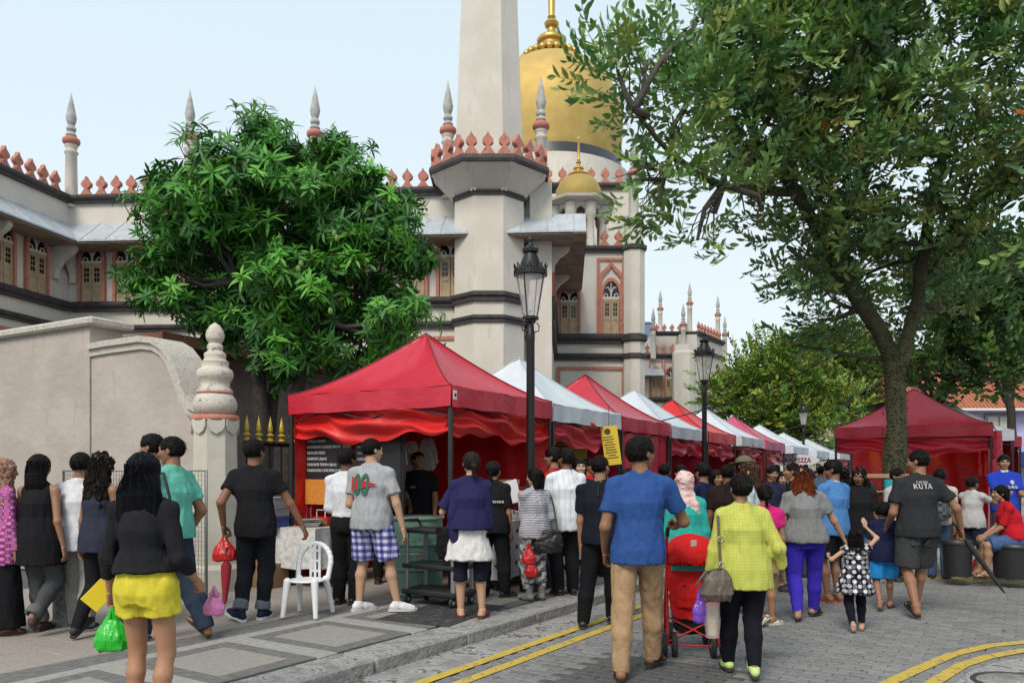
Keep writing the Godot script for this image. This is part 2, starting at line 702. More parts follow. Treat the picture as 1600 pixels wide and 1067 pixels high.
# d: pos h yaw | look (head yaw, pitch) | lh rh hand targets (x, y, forward in metres of a 1.7 m body) | lf rf feet (x, lift, forward, toe turn, pitch)
#    skin hair haircolor | top {..} | low {..} | shoe {..} | wide
func person(d: Dictionary) -> Node3D:
	var root := thing("person", d.label, "person", d.pos, -deg_to_rad(d.get("yaw", 0.0)), d.get("group", ""))
	var H: float = d.h
	var s := H / 1.7
	var far: float = -d.pos.z
	var cell := clampf(0.0021 * far, 0.0125, 0.03) * minf(s * 1.15, 1.0)
	var fem: bool = d.get("fem", false)
	var wide: float = d.get("wide", 1.0)
	var kid: bool = H < 1.3
	var sw: float = (0.095 if fem else 0.109) * H * lerpf(wide, 1.0, 0.5)
	var hw: float = (0.097 if fem else 0.09) * H * wide
	var dp: float = 0.066 * H * wide
	var skin: Color = d.get("skin", Color(0.30, 0.165, 0.10))
	var pel: Vector3 = d.get("pel", Vector3.ZERO) * s
	var lean: Vector3 = d.get("lean", Vector3.ZERO) * s          # shift of the shoulders
	var fw := func(v: Vector3) -> Vector3: return Vector3(v.x, v.y, -v.z)
	if not d.has("pel"):
		pel.x += 0.014 * sin(d.pos.x * 37.0) * s
		lean += Vector3(-0.02 * sin(d.pos.x * 37.0), 0, 0.015 * sin(d.pos.z * 29.0)) * s
	pel = fw.call(pel); lean = fw.call(lean)
	var hip := Vector3(0, 0.53 * H, 0) + pel
	var up := func(f: float) -> Vector3:                        # a point of the spine at this share of the height
		return Vector3(0, f * H, 0) + pel + lean * clampf((f - 0.5) / 0.32, 0.0, 1.2)
	var sh: Array = []
	var elbow: Array = []
	var wrist: Array = []
	var kneeA: Array = []
	var ankle: Array = []
	var hipj: Array = []
	var feet: Array = []
	for i in 2:
		var g := -1.0 if i == 0 else 1.0
		var S: Vector3 = up.call(0.797) + Vector3(g * sw, 0, 0)
		sh.append(S)
		var tgt: Vector3 = d.get("lh" if i == 0 else "rh", Vector3(g * 0.222 * lerpf(1.0, wide, 0.7), 0.80, 0.05)) * s
		tgt = fw.call(tgt) + Vector3(pel.x, minf(pel.y, 0.0), pel.z)
		var pole: Vector3 = d.get("lpole" if i == 0 else "rpole", Vector3(g * 0.22, -0.25, -1.0))
		var b := bend(S, tgt, 0.178 * H, 0.15 * H, fw.call(pole))
		elbow.append(b[0]); wrist.append(b[1])
		var ft: Array = d.get("lf" if i == 0 else "rf", [g * 0.09, 0.0, 0.0, g * 10.0, 0.0])
		var A := Vector3(ft[0] * s, (0.075 + ft[1]) * s, -ft[2] * s)
		hipj.append(hip + Vector3(g * 0.052 * H * wide, -0.012 * H, 0))
		var kb := bend(hipj[i], A, 0.2395 * H, 0.2405 * H, Vector3(g * 0.12, 0.1, -1))
		kneeA.append(kb[0]); ankle.append(kb[1])
		feet.append(Transform3D(Basis(Vector3.UP, -deg_to_rad(ft[3])) * Basis(Vector3.RIGHT, -deg_to_rad(ft[4])), kb[1]))
	# skin
	var P := []
	var arm := (0.85 if fem else 1.0) * lerpf(1.0, wide, 0.7)
	var tr := []
	for r in [[0.47, 0.9, 0.95], [0.53, 1.0, 1.0], [0.60, 0.84, 0.9], [0.66, 0.86, 0.95], [0.73, 1.0, 1.05], [0.78, 0.96, 0.9], [0.81, 0.8, 0.7], [0.835, 0.4, 0.55]]:
		var c: Vector3 = up.call(r[0])
		tr.append([r[0] * H + pel.y, (hw if r[0] < 0.62 else sw * 0.86) * r[1] * 0.88, dp * r[2] * 0.9, c.x, c.z])
	P.append(loft(tr, 0.03))
	for i in 2:
		P.append(cone(up.call(0.846), 0.022 * H, sh[i], 0.022 * H, 0.03))
		P.append(cone(sh[i], 0.029 * H * arm, elbow[i], 0.0235 * H * arm, 0.04))
		P.append(cone(elbow[i], 0.0245 * H * arm, wrist[i].lerp(elbow[i], 0.05), 0.0155 * H * arm, 0.02))
		P.append(cone(hipj[i], 0.048 * H * wide, kneeA[i], 0.031 * H * lerpf(1.0, wide, 0.6), 0.03))
		var calf: Vector3 = kneeA[i].lerp(ankle[i], 0.32) + Vector3(0, 0, 0.008 * H).rotated(Vector3.UP, feet[i].basis.get_euler().y)
		P.append(cone(kneeA[i], 0.0275 * H * lerpf(1.0, wide, 0.6), calf, 0.0315 * H * wide, 0.02))
		P.append(cone(calf, 0.031 * H * wide, ankle[i], 0.0195 * H * lerpf(1.0, wide, 0.5), 0.02))
	var nb: Vector3 = up.call(0.815)
	var hs: float = d.get("hs", 1.32 if kid else 1.0)
	var hh := 0.137 * H * hs * (1.03 if H < 1.6 else 1.0)
	var lk: Array = d.get("look", [0.0, 0.0]).duplicate()
	lk[0] += 9.0 * sin(d.pos.x * 53.0)
	lk[1] += 5.0 * sin(d.pos.z * 41.0)
	var hx := Transform3D(Basis(Vector3.UP, -deg_to_rad(lk[0])) * Basis(Vector3.RIGHT, deg_to_rad(lk[1])), up.call(1.0) - Vector3(0, hh * 0.5, 0.012 * H) + fw.call(d.get("headoff", Vector3.ZERO)) * s)
	P.append(cone(nb, 0.036 * H * lerpf(1.0, wide, 0.5) * (0.85 if fem else 1.0), hx * Vector3(0, -0.2 * hh, 0.1 * hh), 0.031 * H * (0.85 if fem else 1.0), 0.03))
	var grids := [{prims = P, cell = cell * 1.05, color = skin, tint = 0.08}]
	# head
	var e := func(x: float, y: float, z: float, rx: float, ry: float, rz: float, k := 0.05, op := 0) -> Dictionary:
		return ell(Vector3(x, y, z) * hh, Vector3(rx, ry, rz) * hh, k * hh, op)
	var hp := [e.call(0, 0.10, 0.06, 0.335, 0.40, 0.42), e.call(0, -0.16, -0.08, 0.265, 0.30, 0.30, 0.12), e.call(0, -0.405, -0.2, 0.12, 0.09, 0.11, 0.12),
		e.call(0, 0.1, -0.31, 0.24, 0.06, 0.07, 0.1), e.call(0.17, -0.09, -0.25, 0.1, 0.1, 0.1, 0.1), e.call(-0.17, -0.09, -0.25, 0.1, 0.1, 0.1, 0.1),
		e.call(0.135, 0.015, -0.36, 0.085, 0.055, 0.05, 0.04, 1), e.call(-0.135, 0.015, -0.36, 0.085, 0.055, 0.05, 0.04, 1),
		e.call(0.13, 0.01, -0.295, 0.07, 0.06, 0.06, 0.02), e.call(-0.13, 0.01, -0.295, 0.07, 0.06, 0.06, 0.02),
		cone(Vector3(0, 0.06, -0.36) * hh, 0.035 * hh, Vector3(0, -0.12, -0.435) * hh, 0.052 * hh, 0.05 * hh), e.call(0.055, -0.135, -0.385, 0.045, 0.035, 0.05, 0.03), e.call(-0.055, -0.135, -0.385, 0.045, 0.035, 0.05, 0.03),
		e.call(0, -0.245, -0.345, 0.12, 0.028, 0.05, 0.03), e.call(0, -0.295, -0.335, 0.10, 0.032, 0.05, 0.03),
		e.call(0.345, -0.02, 0.04, 0.035, 0.105, 0.07, 0.03), e.call(-0.345, -0.02, 0.04, 0.035, 0.105, 0.07, 0.03)]
	var dark := Color(0.012, 0.009, 0.007)
	var lip := Color(skin.r * 0.8, skin.g * 0.5, skin.b * 0.5)
	var spots := []
	for g in [-1.0, 1.0]:
		spots.append([Vector3(g * 0.13, 0.01, -0.35) * hh, Vector3(0.075, 0.034, 0.08) * hh, Color(0.55, 0.52, 0.48)])
		spots.append([Vector3(g * 0.13, 0.01, -0.37) * hh, Vector3(0.037, 0.04, 0.09) * hh, dark])
		spots.append([Vector3(g * 0.135, 0.047, -0.35) * hh, Vector3(0.09, 0.018, 0.09) * hh, dark])
		spots.append([Vector3(g * 0.14, 0.105, -0.36) * hh, Vector3(0.115, 0.026, 0.13) * hh, dark])
	spots.append([Vector3(0, -0.265, -0.37) * hh, Vector3(0.125, 0.058, 0.1) * hh, lip])
	spots.append([Vector3(0, -0.268, -0.39) * hh, Vector3(0.115, 0.012, 0.08) * hh, Color(lip.r * 0.3, lip.g * 0.3, lip.b * 0.3)])
	if d.get("smile", false): spots.append([Vector3(0, -0.262, -0.38) * hh, Vector3(0.09, 0.026, 0.08) * hh, Color(0.75, 0.72, 0.66)])
	var hc := clampf(far * 0.0009, 0.0055, 0.014) * s
	grids.append({prims = hp, cell = hc, color = skin, tint = 0.06, xf = hx, spots = spots})
	# hands
	var curls: Array = d.get("curl", [0.35, 0.35])
	for i in 2:
		var g := -1.0 if i == 0 else 1.0
		var fd: Vector3 = (wrist[i] - elbow[i]).normalized()
		var hd = d.get("lhd" if i == 0 else "rhd", null)        # which way the fingers point
		if hd != null: fd = fw.call(hd).normalized()
		var palm: Vector3 = fw.call(d.get("lpalm" if i == 0 else "rpalm", Vector3(-g, 0, 0)))
		palm = (palm - fd * palm.dot(fd)).normalized()
		var bx := fd.cross(palm)
		# thumb side is +x of the right hand prims
		grids.append({prims = hand_prims(s * (0.92 if fem else 1.0) * (1.05 if kid else 1.0), curls[i], bx.dot(fw.call(Vector3(0, 0, 1)) + Vector3(0, 0.6, 0)) < 0.0), cell = clampf(far * 0.0008, 0.0052, 0.011) * s, color = skin, tint = 0.06, xf = Transform3D(Basis(bx, fd, palm), wrist[i])})
	# feet
	var shoe: Dictionary = d.get("shoe", {kind = "shoe", mat = plain(lin(0.02, 0.018, 0.016), 0.6)})
	var bare: bool = shoe.kind in ["flip", "sandal", "clog", "flat"]
	if bare:
		for i in 2:
			var fp := [cone(Vector3(0, 0.01, 0) * s, 0.034 * s, Vector3(0, -0.036, 0.045) * s, 0.03 * s, 0.03), cone(Vector3(0, 0.0, -0.01) * s, 0.034 * s, Vector3(0, -0.045, -0.11) * s, 0.024 * s, 0.03), cone(Vector3(0, -0.04, 0.04) * s, 0.028 * s, Vector3(0, -0.048, -0.1) * s, 0.022 * s, 0.03)]
			for t in 5:
				var tx: float = [-0.032, -0.014, 0.0, 0.014, 0.026][t] * (1.0 if i == 1 else -1.0)
				fp.append(cone(Vector3(tx * 0.8, -0.045, -0.10) * s, 0.014 * s, Vector3(tx * 1.1, -0.055, -0.165 + absf(tx + 0.03 * (1.0 if i == 1 else -1.0)) * 0.5) * s, (0.013 if t == 0 else 0.009) * s, 0.008))
			grids.append({prims = fp, cell = clampf(cell * 0.6, 0.007, 0.014), color = skin, tint = 0.06, xf = feet[i]})
	if not d.get("nobody", false):
		sculpt(root, "body", skin_mat, grids)
	for i in 2:
		shoes(root, shoe, feet[i], s, i, cell)
	# hair
	hair(root, d, hh, hx, hc, s)
	# lower clothing
	var low: Dictionary = d.get("low", {})
	var top: Dictionary = d.get("top", {})
	var lw: float = low.get("loose", 0.004) * s
	var hem: float = low.get("len", 1.0)
	var L := []
	if low:
		var wy: float = low.get("waist", 0.6)
		var rows := []
		for r in [[0.462, 0.82, 0.9], [0.50, 1.02, 1.1], [0.535, 1.04, 1.08], [0.57, 0.96, 1.0], [wy, 0.9, 0.95]]:
			rows.append([r[0] * H + pel.y, hw * r[1] + 0.008 + lw * 0.4, dp * r[2] + 0.01 + lw * 0.4, pel.x, pel.z])
		if low.kind == "skirt":
			var he: float = low.get("hem", 0.2) * H
			rows = [[he, hw * 1.05 + 0.06 + lw, dp + 0.07 + lw, pel.x, pel.z]] + rows.slice(1)
			L = [loft(rows, 0.02)]
		else:
			L.append(loft(rows, 0.02))
			for i in 2:
				var kn: Vector3 = kneeA[i]
				var hj: Vector3 = hipj[i]
				if hem < 0.5:
					var e2: Vector3 = hj.lerp(kn, hem / 0.5)
					L.append(cone(hj, 0.053 * H * wide + 0.008 + lw * 0.7, e2, lerpf(0.051, 0.037, hem * 2) * H * wide + 0.012 + lw * 1.3, 0.03, true))
				else:
					var tw: float = low.get("taper", 1.0)
					L.append(cone(hj, 0.053 * H * wide + 0.007 + lw * 0.6, kn, 0.036 * H * lerpf(1.0, wide, 0.6) + 0.008 + lw, 0.03))
					var e3: Vector3 = kn.lerp(ankle[i] + Vector3(0, -0.03 * s, 0), (hem - 0.5) * 2)
					var q: Vector3 = kn.lerp(e3, 0.4)
					q += Vector3(0, 0, 0.007 * H)
					L.append(cone(kn, 0.035 * H * lerpf(1.0, wide, 0.6) + 0.008 + lw, q, 0.033 * H * wide + 0.007 + lw * tw, 0.02))
					L.append(cone(q, 0.033 * H * wide + 0.007 + lw * tw, e3, 0.0225 * H * lerpf(1.0, wide, 0.5) + 0.008 + lw * 1.2 * tw, 0.02, true))
		var fold: float = low.get("fold", 0.007 if low.kind != "leggings" else 0.003)
		low_prims[root] = L
		sculpt(root, {"skirt": "skirt", "shorts": "shorts", "leggings": "leggings"}.get(low.kind, "trousers"), low.mat, [{prims = L, cell = cell, wrinkle = [fold, Vector3(9, 2.2, 9) if low.kind == "skirt" else Vector3(7.5, 3.2, 7.5), int(d.pos.x * 91), 1]}])
		if low.has("cuff"):
			for i in 2:
				var e3: Vector3 = ankle[i] + Vector3(0, 0.02 * s, 0)
				var kn: Vector3 = e3.lerp(kneeA[i], 0.13)
				sculpt(root, "cuff", low.cuff, [{prims = [cone(kn, 0.0255 * H + 0.015 + lw * 1.1, e3, 0.025 * H + 0.016 + lw * 1.2, 0.01, true)], cell = 0.011}])
	# upper clothing
	if top:
		var tl: float = top.get("loose", 0.012) * s
		var hemy: float = top.get("hem", 0.5)
		var flare: float = top.get("flare", 0.0) * s
		var M := []
		var rows := []
		for r in [[hemy, -1, -1], [0.535, 1.02, 1.1], [0.60, 0.93, 1.0], [0.66, 0.92, 1.04], [0.73, 1.0, 1.12], [0.78, 1.02, 1.0], [0.812, 0.84, 0.78], [0.832, 0.58, 0.64], [0.852, 0.38, 0.56]]:
			if r[0] != hemy and r[0] <= hemy + 0.012: continue
			var c: Vector3 = up.call(r[0])
			var low_part: bool = r[0] < 0.64
			var w: float = (hw if low_part else sw * 0.87) * absf(r[1])
			var z: float = dp * absf(r[2])
			if r[1] < 0:
				w = (hw if hemy < 0.58 else hw * 0.9) * (1.08 if hemy < 0.56 else 1.0) + flare
				z = dp * 1.16 + flare
			var ease: float = tl if r[0] < 0.76 else 0.006
			if r[0] <= 0.605 and not top.get("tucked", false):
				w = maxf(w, hw * (1.05 if r[0] < 0.59 else 0.92) + 0.013 + lw * 0.45)
				z = maxf(z, dp * (1.12 if r[0] < 0.59 else 0.98) + 0.016 + lw * 0.45)
			rows.append([r[0] * H + pel.y, w + ease, z + ease, c.x, c.z])
		M.append(loft(rows, 0.03))
		var sl: float = top.get("sleeve", 0.55)
		for i in 2:
			M.append(cone(up.call(0.846), 0.028 * H + 0.006, sh[i] + Vector3(0, 0.002 * H, 0) - Vector3(sh[i].x - up.call(0.8).x, 0, 0) * (0.0 if sl > 0.0 else 0.3), 0.028 * H + 0.007, 0.03))
			if sl <= 0.0:
				continue
			var sa: float = top.get("sleeve_wide", 0.012) * s
			if sl <= 1.0:
				var en: Vector3 = sh[i].lerp(elbow[i], sl)
				M.append(cone(sh[i], 0.030 * H * arm + 0.009, en, lerpf(0.031, 0.025, sl) * H * arm + 0.01 + sa, 0.045, true))
			else:
				M.append(cone(sh[i], 0.030 * H * arm + 0.009, elbow[i], 0.0255 * H * arm + 0.008 + sa * 0.7, 0.045))
				var en: Vector3 = elbow[i].lerp(wrist[i], minf(sl - 1.0, 0.97))
				M.append(cone(elbow[i], 0.0255 * H * arm + 0.008 + sa * 0.7, en, lerpf(0.0255, 0.0165, sl - 1.0) * H * arm + 0.008 + sa * 0.6, 0.02, true))
		var fold2: float = top.get("fold", 0.009)
		sculpt(root, top.get("name", "shirt"), top.mat, [{prims = M, cell = cell, wrinkle = [fold2, Vector3(7.5, 2.6, 7.5) if not top.has("drape") else Vector3(10, 2.2, 10), int(d.pos.x * 57) + 3, 1]}])
		cloth_prims[root] = M
		if top.has("collar"):
			var c: Vector3 = up.call(0.85)
			sculpt(root, "collar", top.collar, [{prims = [loft([[c.y - 0.012 * H, 0.046 * H, 0.044 * H, c.x, c.z], [c.y + 0.012 * H, 0.036 * H, 0.038 * H, c.x, c.z - 0.004 * H]], 0.01)], cell = 0.009}])
	palms[root] = []
	for i in 2: palms[root].append(root.transform * (wrist[i] + (wrist[i] - elbow[i]).normalized() * 0.075 * s))
	shoulders[root] = [root.transform * sh[0], root.transform * sh[1]]
	heads[root] = hx
	return root

func shoes(root: Node3D, sh: Dictionary, fx: Transform3D, s: float, side: int, cell: float) -> void:
	var c := clampf(cell * 0.62, 0.008, 0.016)
	var k: String = sh.kind
	if k == "shoe" or k == "sneaker" or k == "boot":
		var P := [cone(Vector3(0, -0.03, 0.045) * s, 0.036 * s, Vector3(0, -0.04, -0.05) * s, 0.042 * s, 0.03), cone(Vector3(0, -0.02, 0.0) * s, 0.038 * s, Vector3(0, -0.045, -0.11) * s, 0.034 * s, 0.03), cone(Vector3(0, -0.045, -0.05) * s, 0.04 * s, Vector3(0, -0.05, -0.15) * s, 0.028 * s, 0.03)]
		if k == "sneaker": P.append(cone(Vector3(0, 0.0, 0.01) * s, 0.04 * s, Vector3(0, 0.022, 0.012) * s, 0.042 * s, 0.02, true))
		if k == "boot": P.append(cone(Vector3(0, 0, 0) * s, 0.044 * s, Vector3(0, 0.12, 0.012) * s, 0.05 * s, 0.02, true))
		P.append({t = 3, y = -0.064 * s, s = 1.0, op = 1})
		var o := sculpt(root, "shoe", sh.mat, [{prims = P, cell = c, xf = fx}])
		var st := open()
		add_prism(st, foot_outline(s * 1.06, side), -0.075 * s, -0.052 * s, fx * Transform3D(Basis(Vector3.RIGHT, Vector3(0, 0, -1), Vector3.UP), Vector3.ZERO))
		part(o, "sole", st.commit(), sh.get("sole", plain(lin(0.03, 0.03, 0.03), 0.8)))
		if k == "sneaker" and sh.has("stripe"):
			var ls := open()
			for q in 4:
				add_tube(ls, [fx * (Vector3(-0.022, 0.0 - q * 0.011, -0.035 - q * 0.022) * s), fx * (Vector3(0, 0.012 - q * 0.011, -0.043 - q * 0.022) * s), fx * (Vector3(0.022, 0.0 - q * 0.011, -0.035 - q * 0.022) * s)], 0.004 * s, 4)
			for g in [-1.0, 1.0]:
				add_tube(ls, [fx * (Vector3(g * 0.036, -0.02, 0.03) * s), fx * (Vector3(g * 0.043, -0.045, -0.02) * s), fx * (Vector3(g * 0.038, -0.03, -0.08) * s)], 0.006 * s, 4)
			part(o, "lacing", ls.commit(), sh.stripe)
		return
	var st := open()
	var th: float = 0.04 if k == "clog" else 0.018
	add_prism(st, foot_outline(s, side), -0.075 * s, (-0.075 + th) * s, fx * Transform3D(Basis(Vector3.RIGHT, Vector3(0, 0, -1), Vector3.UP), Vector3.ZERO))
	var o := part(root, "sandal" if k != "flat" else "shoe", st.commit(), sh.get("sole", sh.mat))
	if k == "flip":
		var sp := open()
		for g in [-1.0, 1.0]:
			add_tube(sp, [fx * (Vector3(0.0, -0.03, -0.135) * s), fx * (Vector3(g * 0.022, -0.012, -0.09) * s), fx * (Vector3(g * 0.038, -0.05, -0.02) * s)], 0.006 * s, 5)
		part(o, "strap", sp.commit(), sh.mat)
	else:
		var P := [cone(Vector3(0, -0.025, -0.05) * s, 0.042 * s, Vector3(0, -0.047, -0.13) * s, 0.036 * s, 0.02), {t = 3, y = -0.062 * s, s = 1.0, op = 1}]
		if k == "sandal": P = [cone(Vector3(0, -0.02, -0.055) * s, 0.043 * s, Vector3(0, -0.04, -0.105) * s, 0.039 * s, 0.02, true), {t = 3, y = -0.062 * s, s = 1.0, op = 1}]
		if k == "flat":
			P = [cone(Vector3(0, -0.05, 0.05) * s, 0.033 * s, Vector3(0, -0.053, -0.06) * s, 0.04 * s, 0.02), cone(Vector3(0, -0.053, -0.06) * s, 0.041 * s, Vector3(0, -0.056, -0.15) * s, 0.027 * s, 0.02), {t = 3, y = -0.062 * s, s = 1.0, op = 1}, {t = 1, c = Vector3(0, 0.0, -0.01) * s, r = Vector3(0.04, 0.055, 0.09) * s, k = 0.0, op = 1}]
		sculpt(o, "upper", sh.mat, [{prims = P, cell = c * 0.8, xf = fx}])

func foot_outline(s: float, side: int) -> PackedVector2Array:
	var g := 1.0 if side == 1 else -1.0
	var o := PackedVector2Array()
	for q in [[-0.028, -0.078], [0.0, -0.088], [0.028, -0.078], [0.035, -0.045], [0.036, 0.0], [0.046, 0.07], [0.047, 0.115], [0.035, 0.155], [0.008, 0.183], [-0.022, 0.186], [-0.04, 0.165], [-0.045, 0.11], [-0.036, 0.04], [-0.034, -0.04]]:
		o.append(Vector2(q[0] * g, q[1]) * s)
	if side == 0: o.reverse()
	return o

func hair(root: Node3D, d: Dictionary, hh: float, hx: Transform3D, hc: float, s: float) -> void:
	var kind: String = d.get("hair", "short")
	var col: Color = d.get("haircolor", Color(0.010, 0.008, 0.008))
	var e := func(x: float, y: float, z: float, rx: float, ry: float, rz: float, k := 0.05, op := 0) -> Dictionary:
		return ell(Vector3(x, y, z) * hh, Vector3(rx, ry, rz) * hh, k * hh, op)
	var P := []
	var m: Material = hair_mat
	var called := "hair"
	var wr := [0.010 * s, Vector3(60, 26, 60), 3]
	var cellf := 1.0
	var face: Dictionary = e.call(0, -0.2, -0.5, 0.31, 0.42, 0.40, 0.02, 1)
	if kind in ["short", "crop", "balding", "boy"]:
		var t := {"short": 0.05, "crop": 0.022, "balding": 0.012, "boy": 0.06}[kind] as float
		P = [e.call(0, 0.11, 0.07, 0.345 + t, 0.405 + t, 0.425 + t), e.call(0, 0.33, -0.14, 0.24, 0.17, 0.22, 0.1)]
		if kind == "crop" or kind == "balding": P.remove_at(1)
		P += [face, e.call(0.42, -0.2, -0.16, 0.2, 0.3, 0.2, 0.02, 1), e.call(-0.42, -0.2, -0.16, 0.2, 0.3, 0.2, 0.02, 1),
			e.call(0.42, -0.05, 0.04, 0.12, 0.17, 0.11, 0.02, 1), e.call(-0.42, -0.05, 0.04, 0.12, 0.17, 0.11, 0.02, 1), {t = 3, y = -0.2 * hh, s = 1.0, op = 1}]
	elif kind in ["long", "bob", "wavy", "pony", "bun", "girl"]:
		var len_: float = d.get("hairlen", {"long": 2.2, "bob": 1.15, "wavy": 2.0, "pony": 0.0, "bun": 0.0, "girl": 0.7}[kind]) * hh
		P = [e.call(0, 0.11, 0.07, 0.385, 0.435, 0.46)]
		if len_ > 0.0:
			var ww: float = d.get("hairwide", 0.40)
			var bot := 0.25 * hh - len_
			P.append(loft([[bot, ww * hh * 0.9, 0.13 * hh, 0, 0.34 * hh], [bot + len_ * 0.18, ww * hh * 1.03, 0.2 * hh, 0, 0.32 * hh], [bot + len_ * 0.5, ww * hh * 1.02, 0.27 * hh, 0, 0.27 * hh], [0.0 * hh, 0.395 * hh, 0.37 * hh, 0, 0.12 * hh], [0.3 * hh, 0.34 * hh, 0.36 * hh, 0, 0.09 * hh]], 0.05 * hh))
			wr = [0.008 * s, Vector3(60, 2.5, 60), 5] if kind != "wavy" else [0.034 * s, Vector3(26, 12, 26), 5]
			cellf = 1.0
		else:
			P.append({t = 3, y = -0.26 * hh, s = 1.0, op = 1})
			P.append(e.call(0.42, -0.05, 0.04, 0.1, 0.13, 0.1, 0.02, 1)); P.append(e.call(-0.42, -0.05, 0.04, 0.1, 0.13, 0.1, 0.02, 1))
		P.append(face)
		if kind == "pony":
			P.append(cone(Vector3(0, 0.05, 0.5) * hh, 0.09 * hh, Vector3(0, -0.1, 0.62) * hh, 0.13 * hh, 0.05 * hh))
			P.append(cone(Vector3(0, -0.1, 0.62) * hh, 0.13 * hh, Vector3(0, -0.55, 0.58) * hh, 0.06 * hh, 0.05 * hh))
			wr = [0.012 * s, Vector3(46, 8, 46), 5]
		if kind == "bun":
			P.append(e.call(0, 0.02, 0.56, 0.2, 0.19, 0.15, 0.03))
		if kind == "girl":
			P.append(cone(Vector3(0.1, 0.36, 0.3) * hh, 0.1 * hh, Vector3(0.12, 0.3, 0.55) * hh, 0.09 * hh, 0.04 * hh))
	elif kind == "hijab":
		called = "headscarf"
		m = d.scarf
		P = [e.call(0, 0.1, 0.07, 0.41, 0.45, 0.49), loft([[-1.35 * hh, 0.80 * hh, 0.46 * hh, 0, 0.1 * hh], [-1.0 * hh, 0.72 * hh, 0.50 * hh, 0, 0.1 * hh], [-0.62 * hh, 0.46 * hh, 0.45 * hh, 0, 0.1 * hh], [-0.25 * hh, 0.38 * hh, 0.42 * hh, 0, 0.06 * hh], [0.2 * hh, 0.39 * hh, 0.44 * hh, 0, 0.06 * hh]], 0.1 * hh), e.call(0, -0.12, -0.5, 0.235, 0.36, 0.34, 0.02, 1)]
		wr = [0.018 * s, Vector3(9, 15, 9), 8]
		cellf = 1.5
	elif kind == "cap":
		called = "cap"
		m = d.scarf
		P = [e.call(0, 0.14, 0.07, 0.385, 0.40, 0.455), {t = 3, y = 0.08 * hh, s = 1.0, op = 1}]
		P.append(cone(Vector3(0.12, 0.13, -0.3) * hh, 0.03 * hh, Vector3(0.12, 0.1, -0.66) * hh, 0.022 * hh, 0.1 * hh)); P.append(cone(Vector3(-0.12, 0.13, -0.3) * hh, 0.03 * hh, Vector3(-0.12, 0.1, -0.66) * hh, 0.022 * hh, 0.1 * hh))
		P.append(cone(Vector3(0, 0.13, -0.3) * hh, 0.03 * hh, Vector3(0, 0.11, -0.7) * hh, 0.022 * hh, 0.1 * hh))
		wr = []
		var Q := [e.call(0, 0.08, 0.07, 0.365, 0.40, 0.44), face, {t = 3, y = -0.35 * hh, s = 1.0, op = 1}, cone(Vector3(0, -0.1, 0.46) * hh, 0.1 * hh, Vector3(0, -0.6, 0.55) * hh, 0.09 * hh, 0.1 * hh)]
		sculpt(root, "hair", hair_mat, [{prims = Q, cell = hc * 1.2, xf = hx, color = col, tint = 0.4, wrinkle = [0.008 * s, Vector3(46, 8, 46), 3]}])
	elif kind == "hat":
		called = "hat"
		m = d.scarf
		P = [e.call(0, 0.2, 0.07, 0.40, 0.36, 0.46), e.call(0, 0.18, 0.07, 0.74, 0.035, 0.8, 0.06), {t = 3, y = 0.1 * hh, s = 1.0, op = 1}]
		wr = [0.006, Vector3(9, 9, 9), 3]
		var Q := [e.call(0, 0.08, 0.07, 0.365, 0.40, 0.44), face, {t = 3, y = -0.3 * hh, s = 1.0, op = 1}]
		sculpt(root, "hair", hair_mat, [{prims = Q, cell = hc * 1.2, xf = hx, color = col, tint = 0.4}])
	var g := {prims = P, cell = hc * cellf, xf = hx, color = col, tint = 0.45}
	if d.has("ombre"): g.spots = [[Vector3(0, -1.1, 0.25) * hh, Vector3(1.0, 1.35, 0.9) * hh, d.ombre]]
	if wr: g.wrinkle = wr
	var base := sculpt(root, called, m, [g])
	if -root.position.z < 12.0 and not kind in ["hijab", "cap", "hat", "balding"]:
		loose_hair(base, kind, d, hh, hx, col)

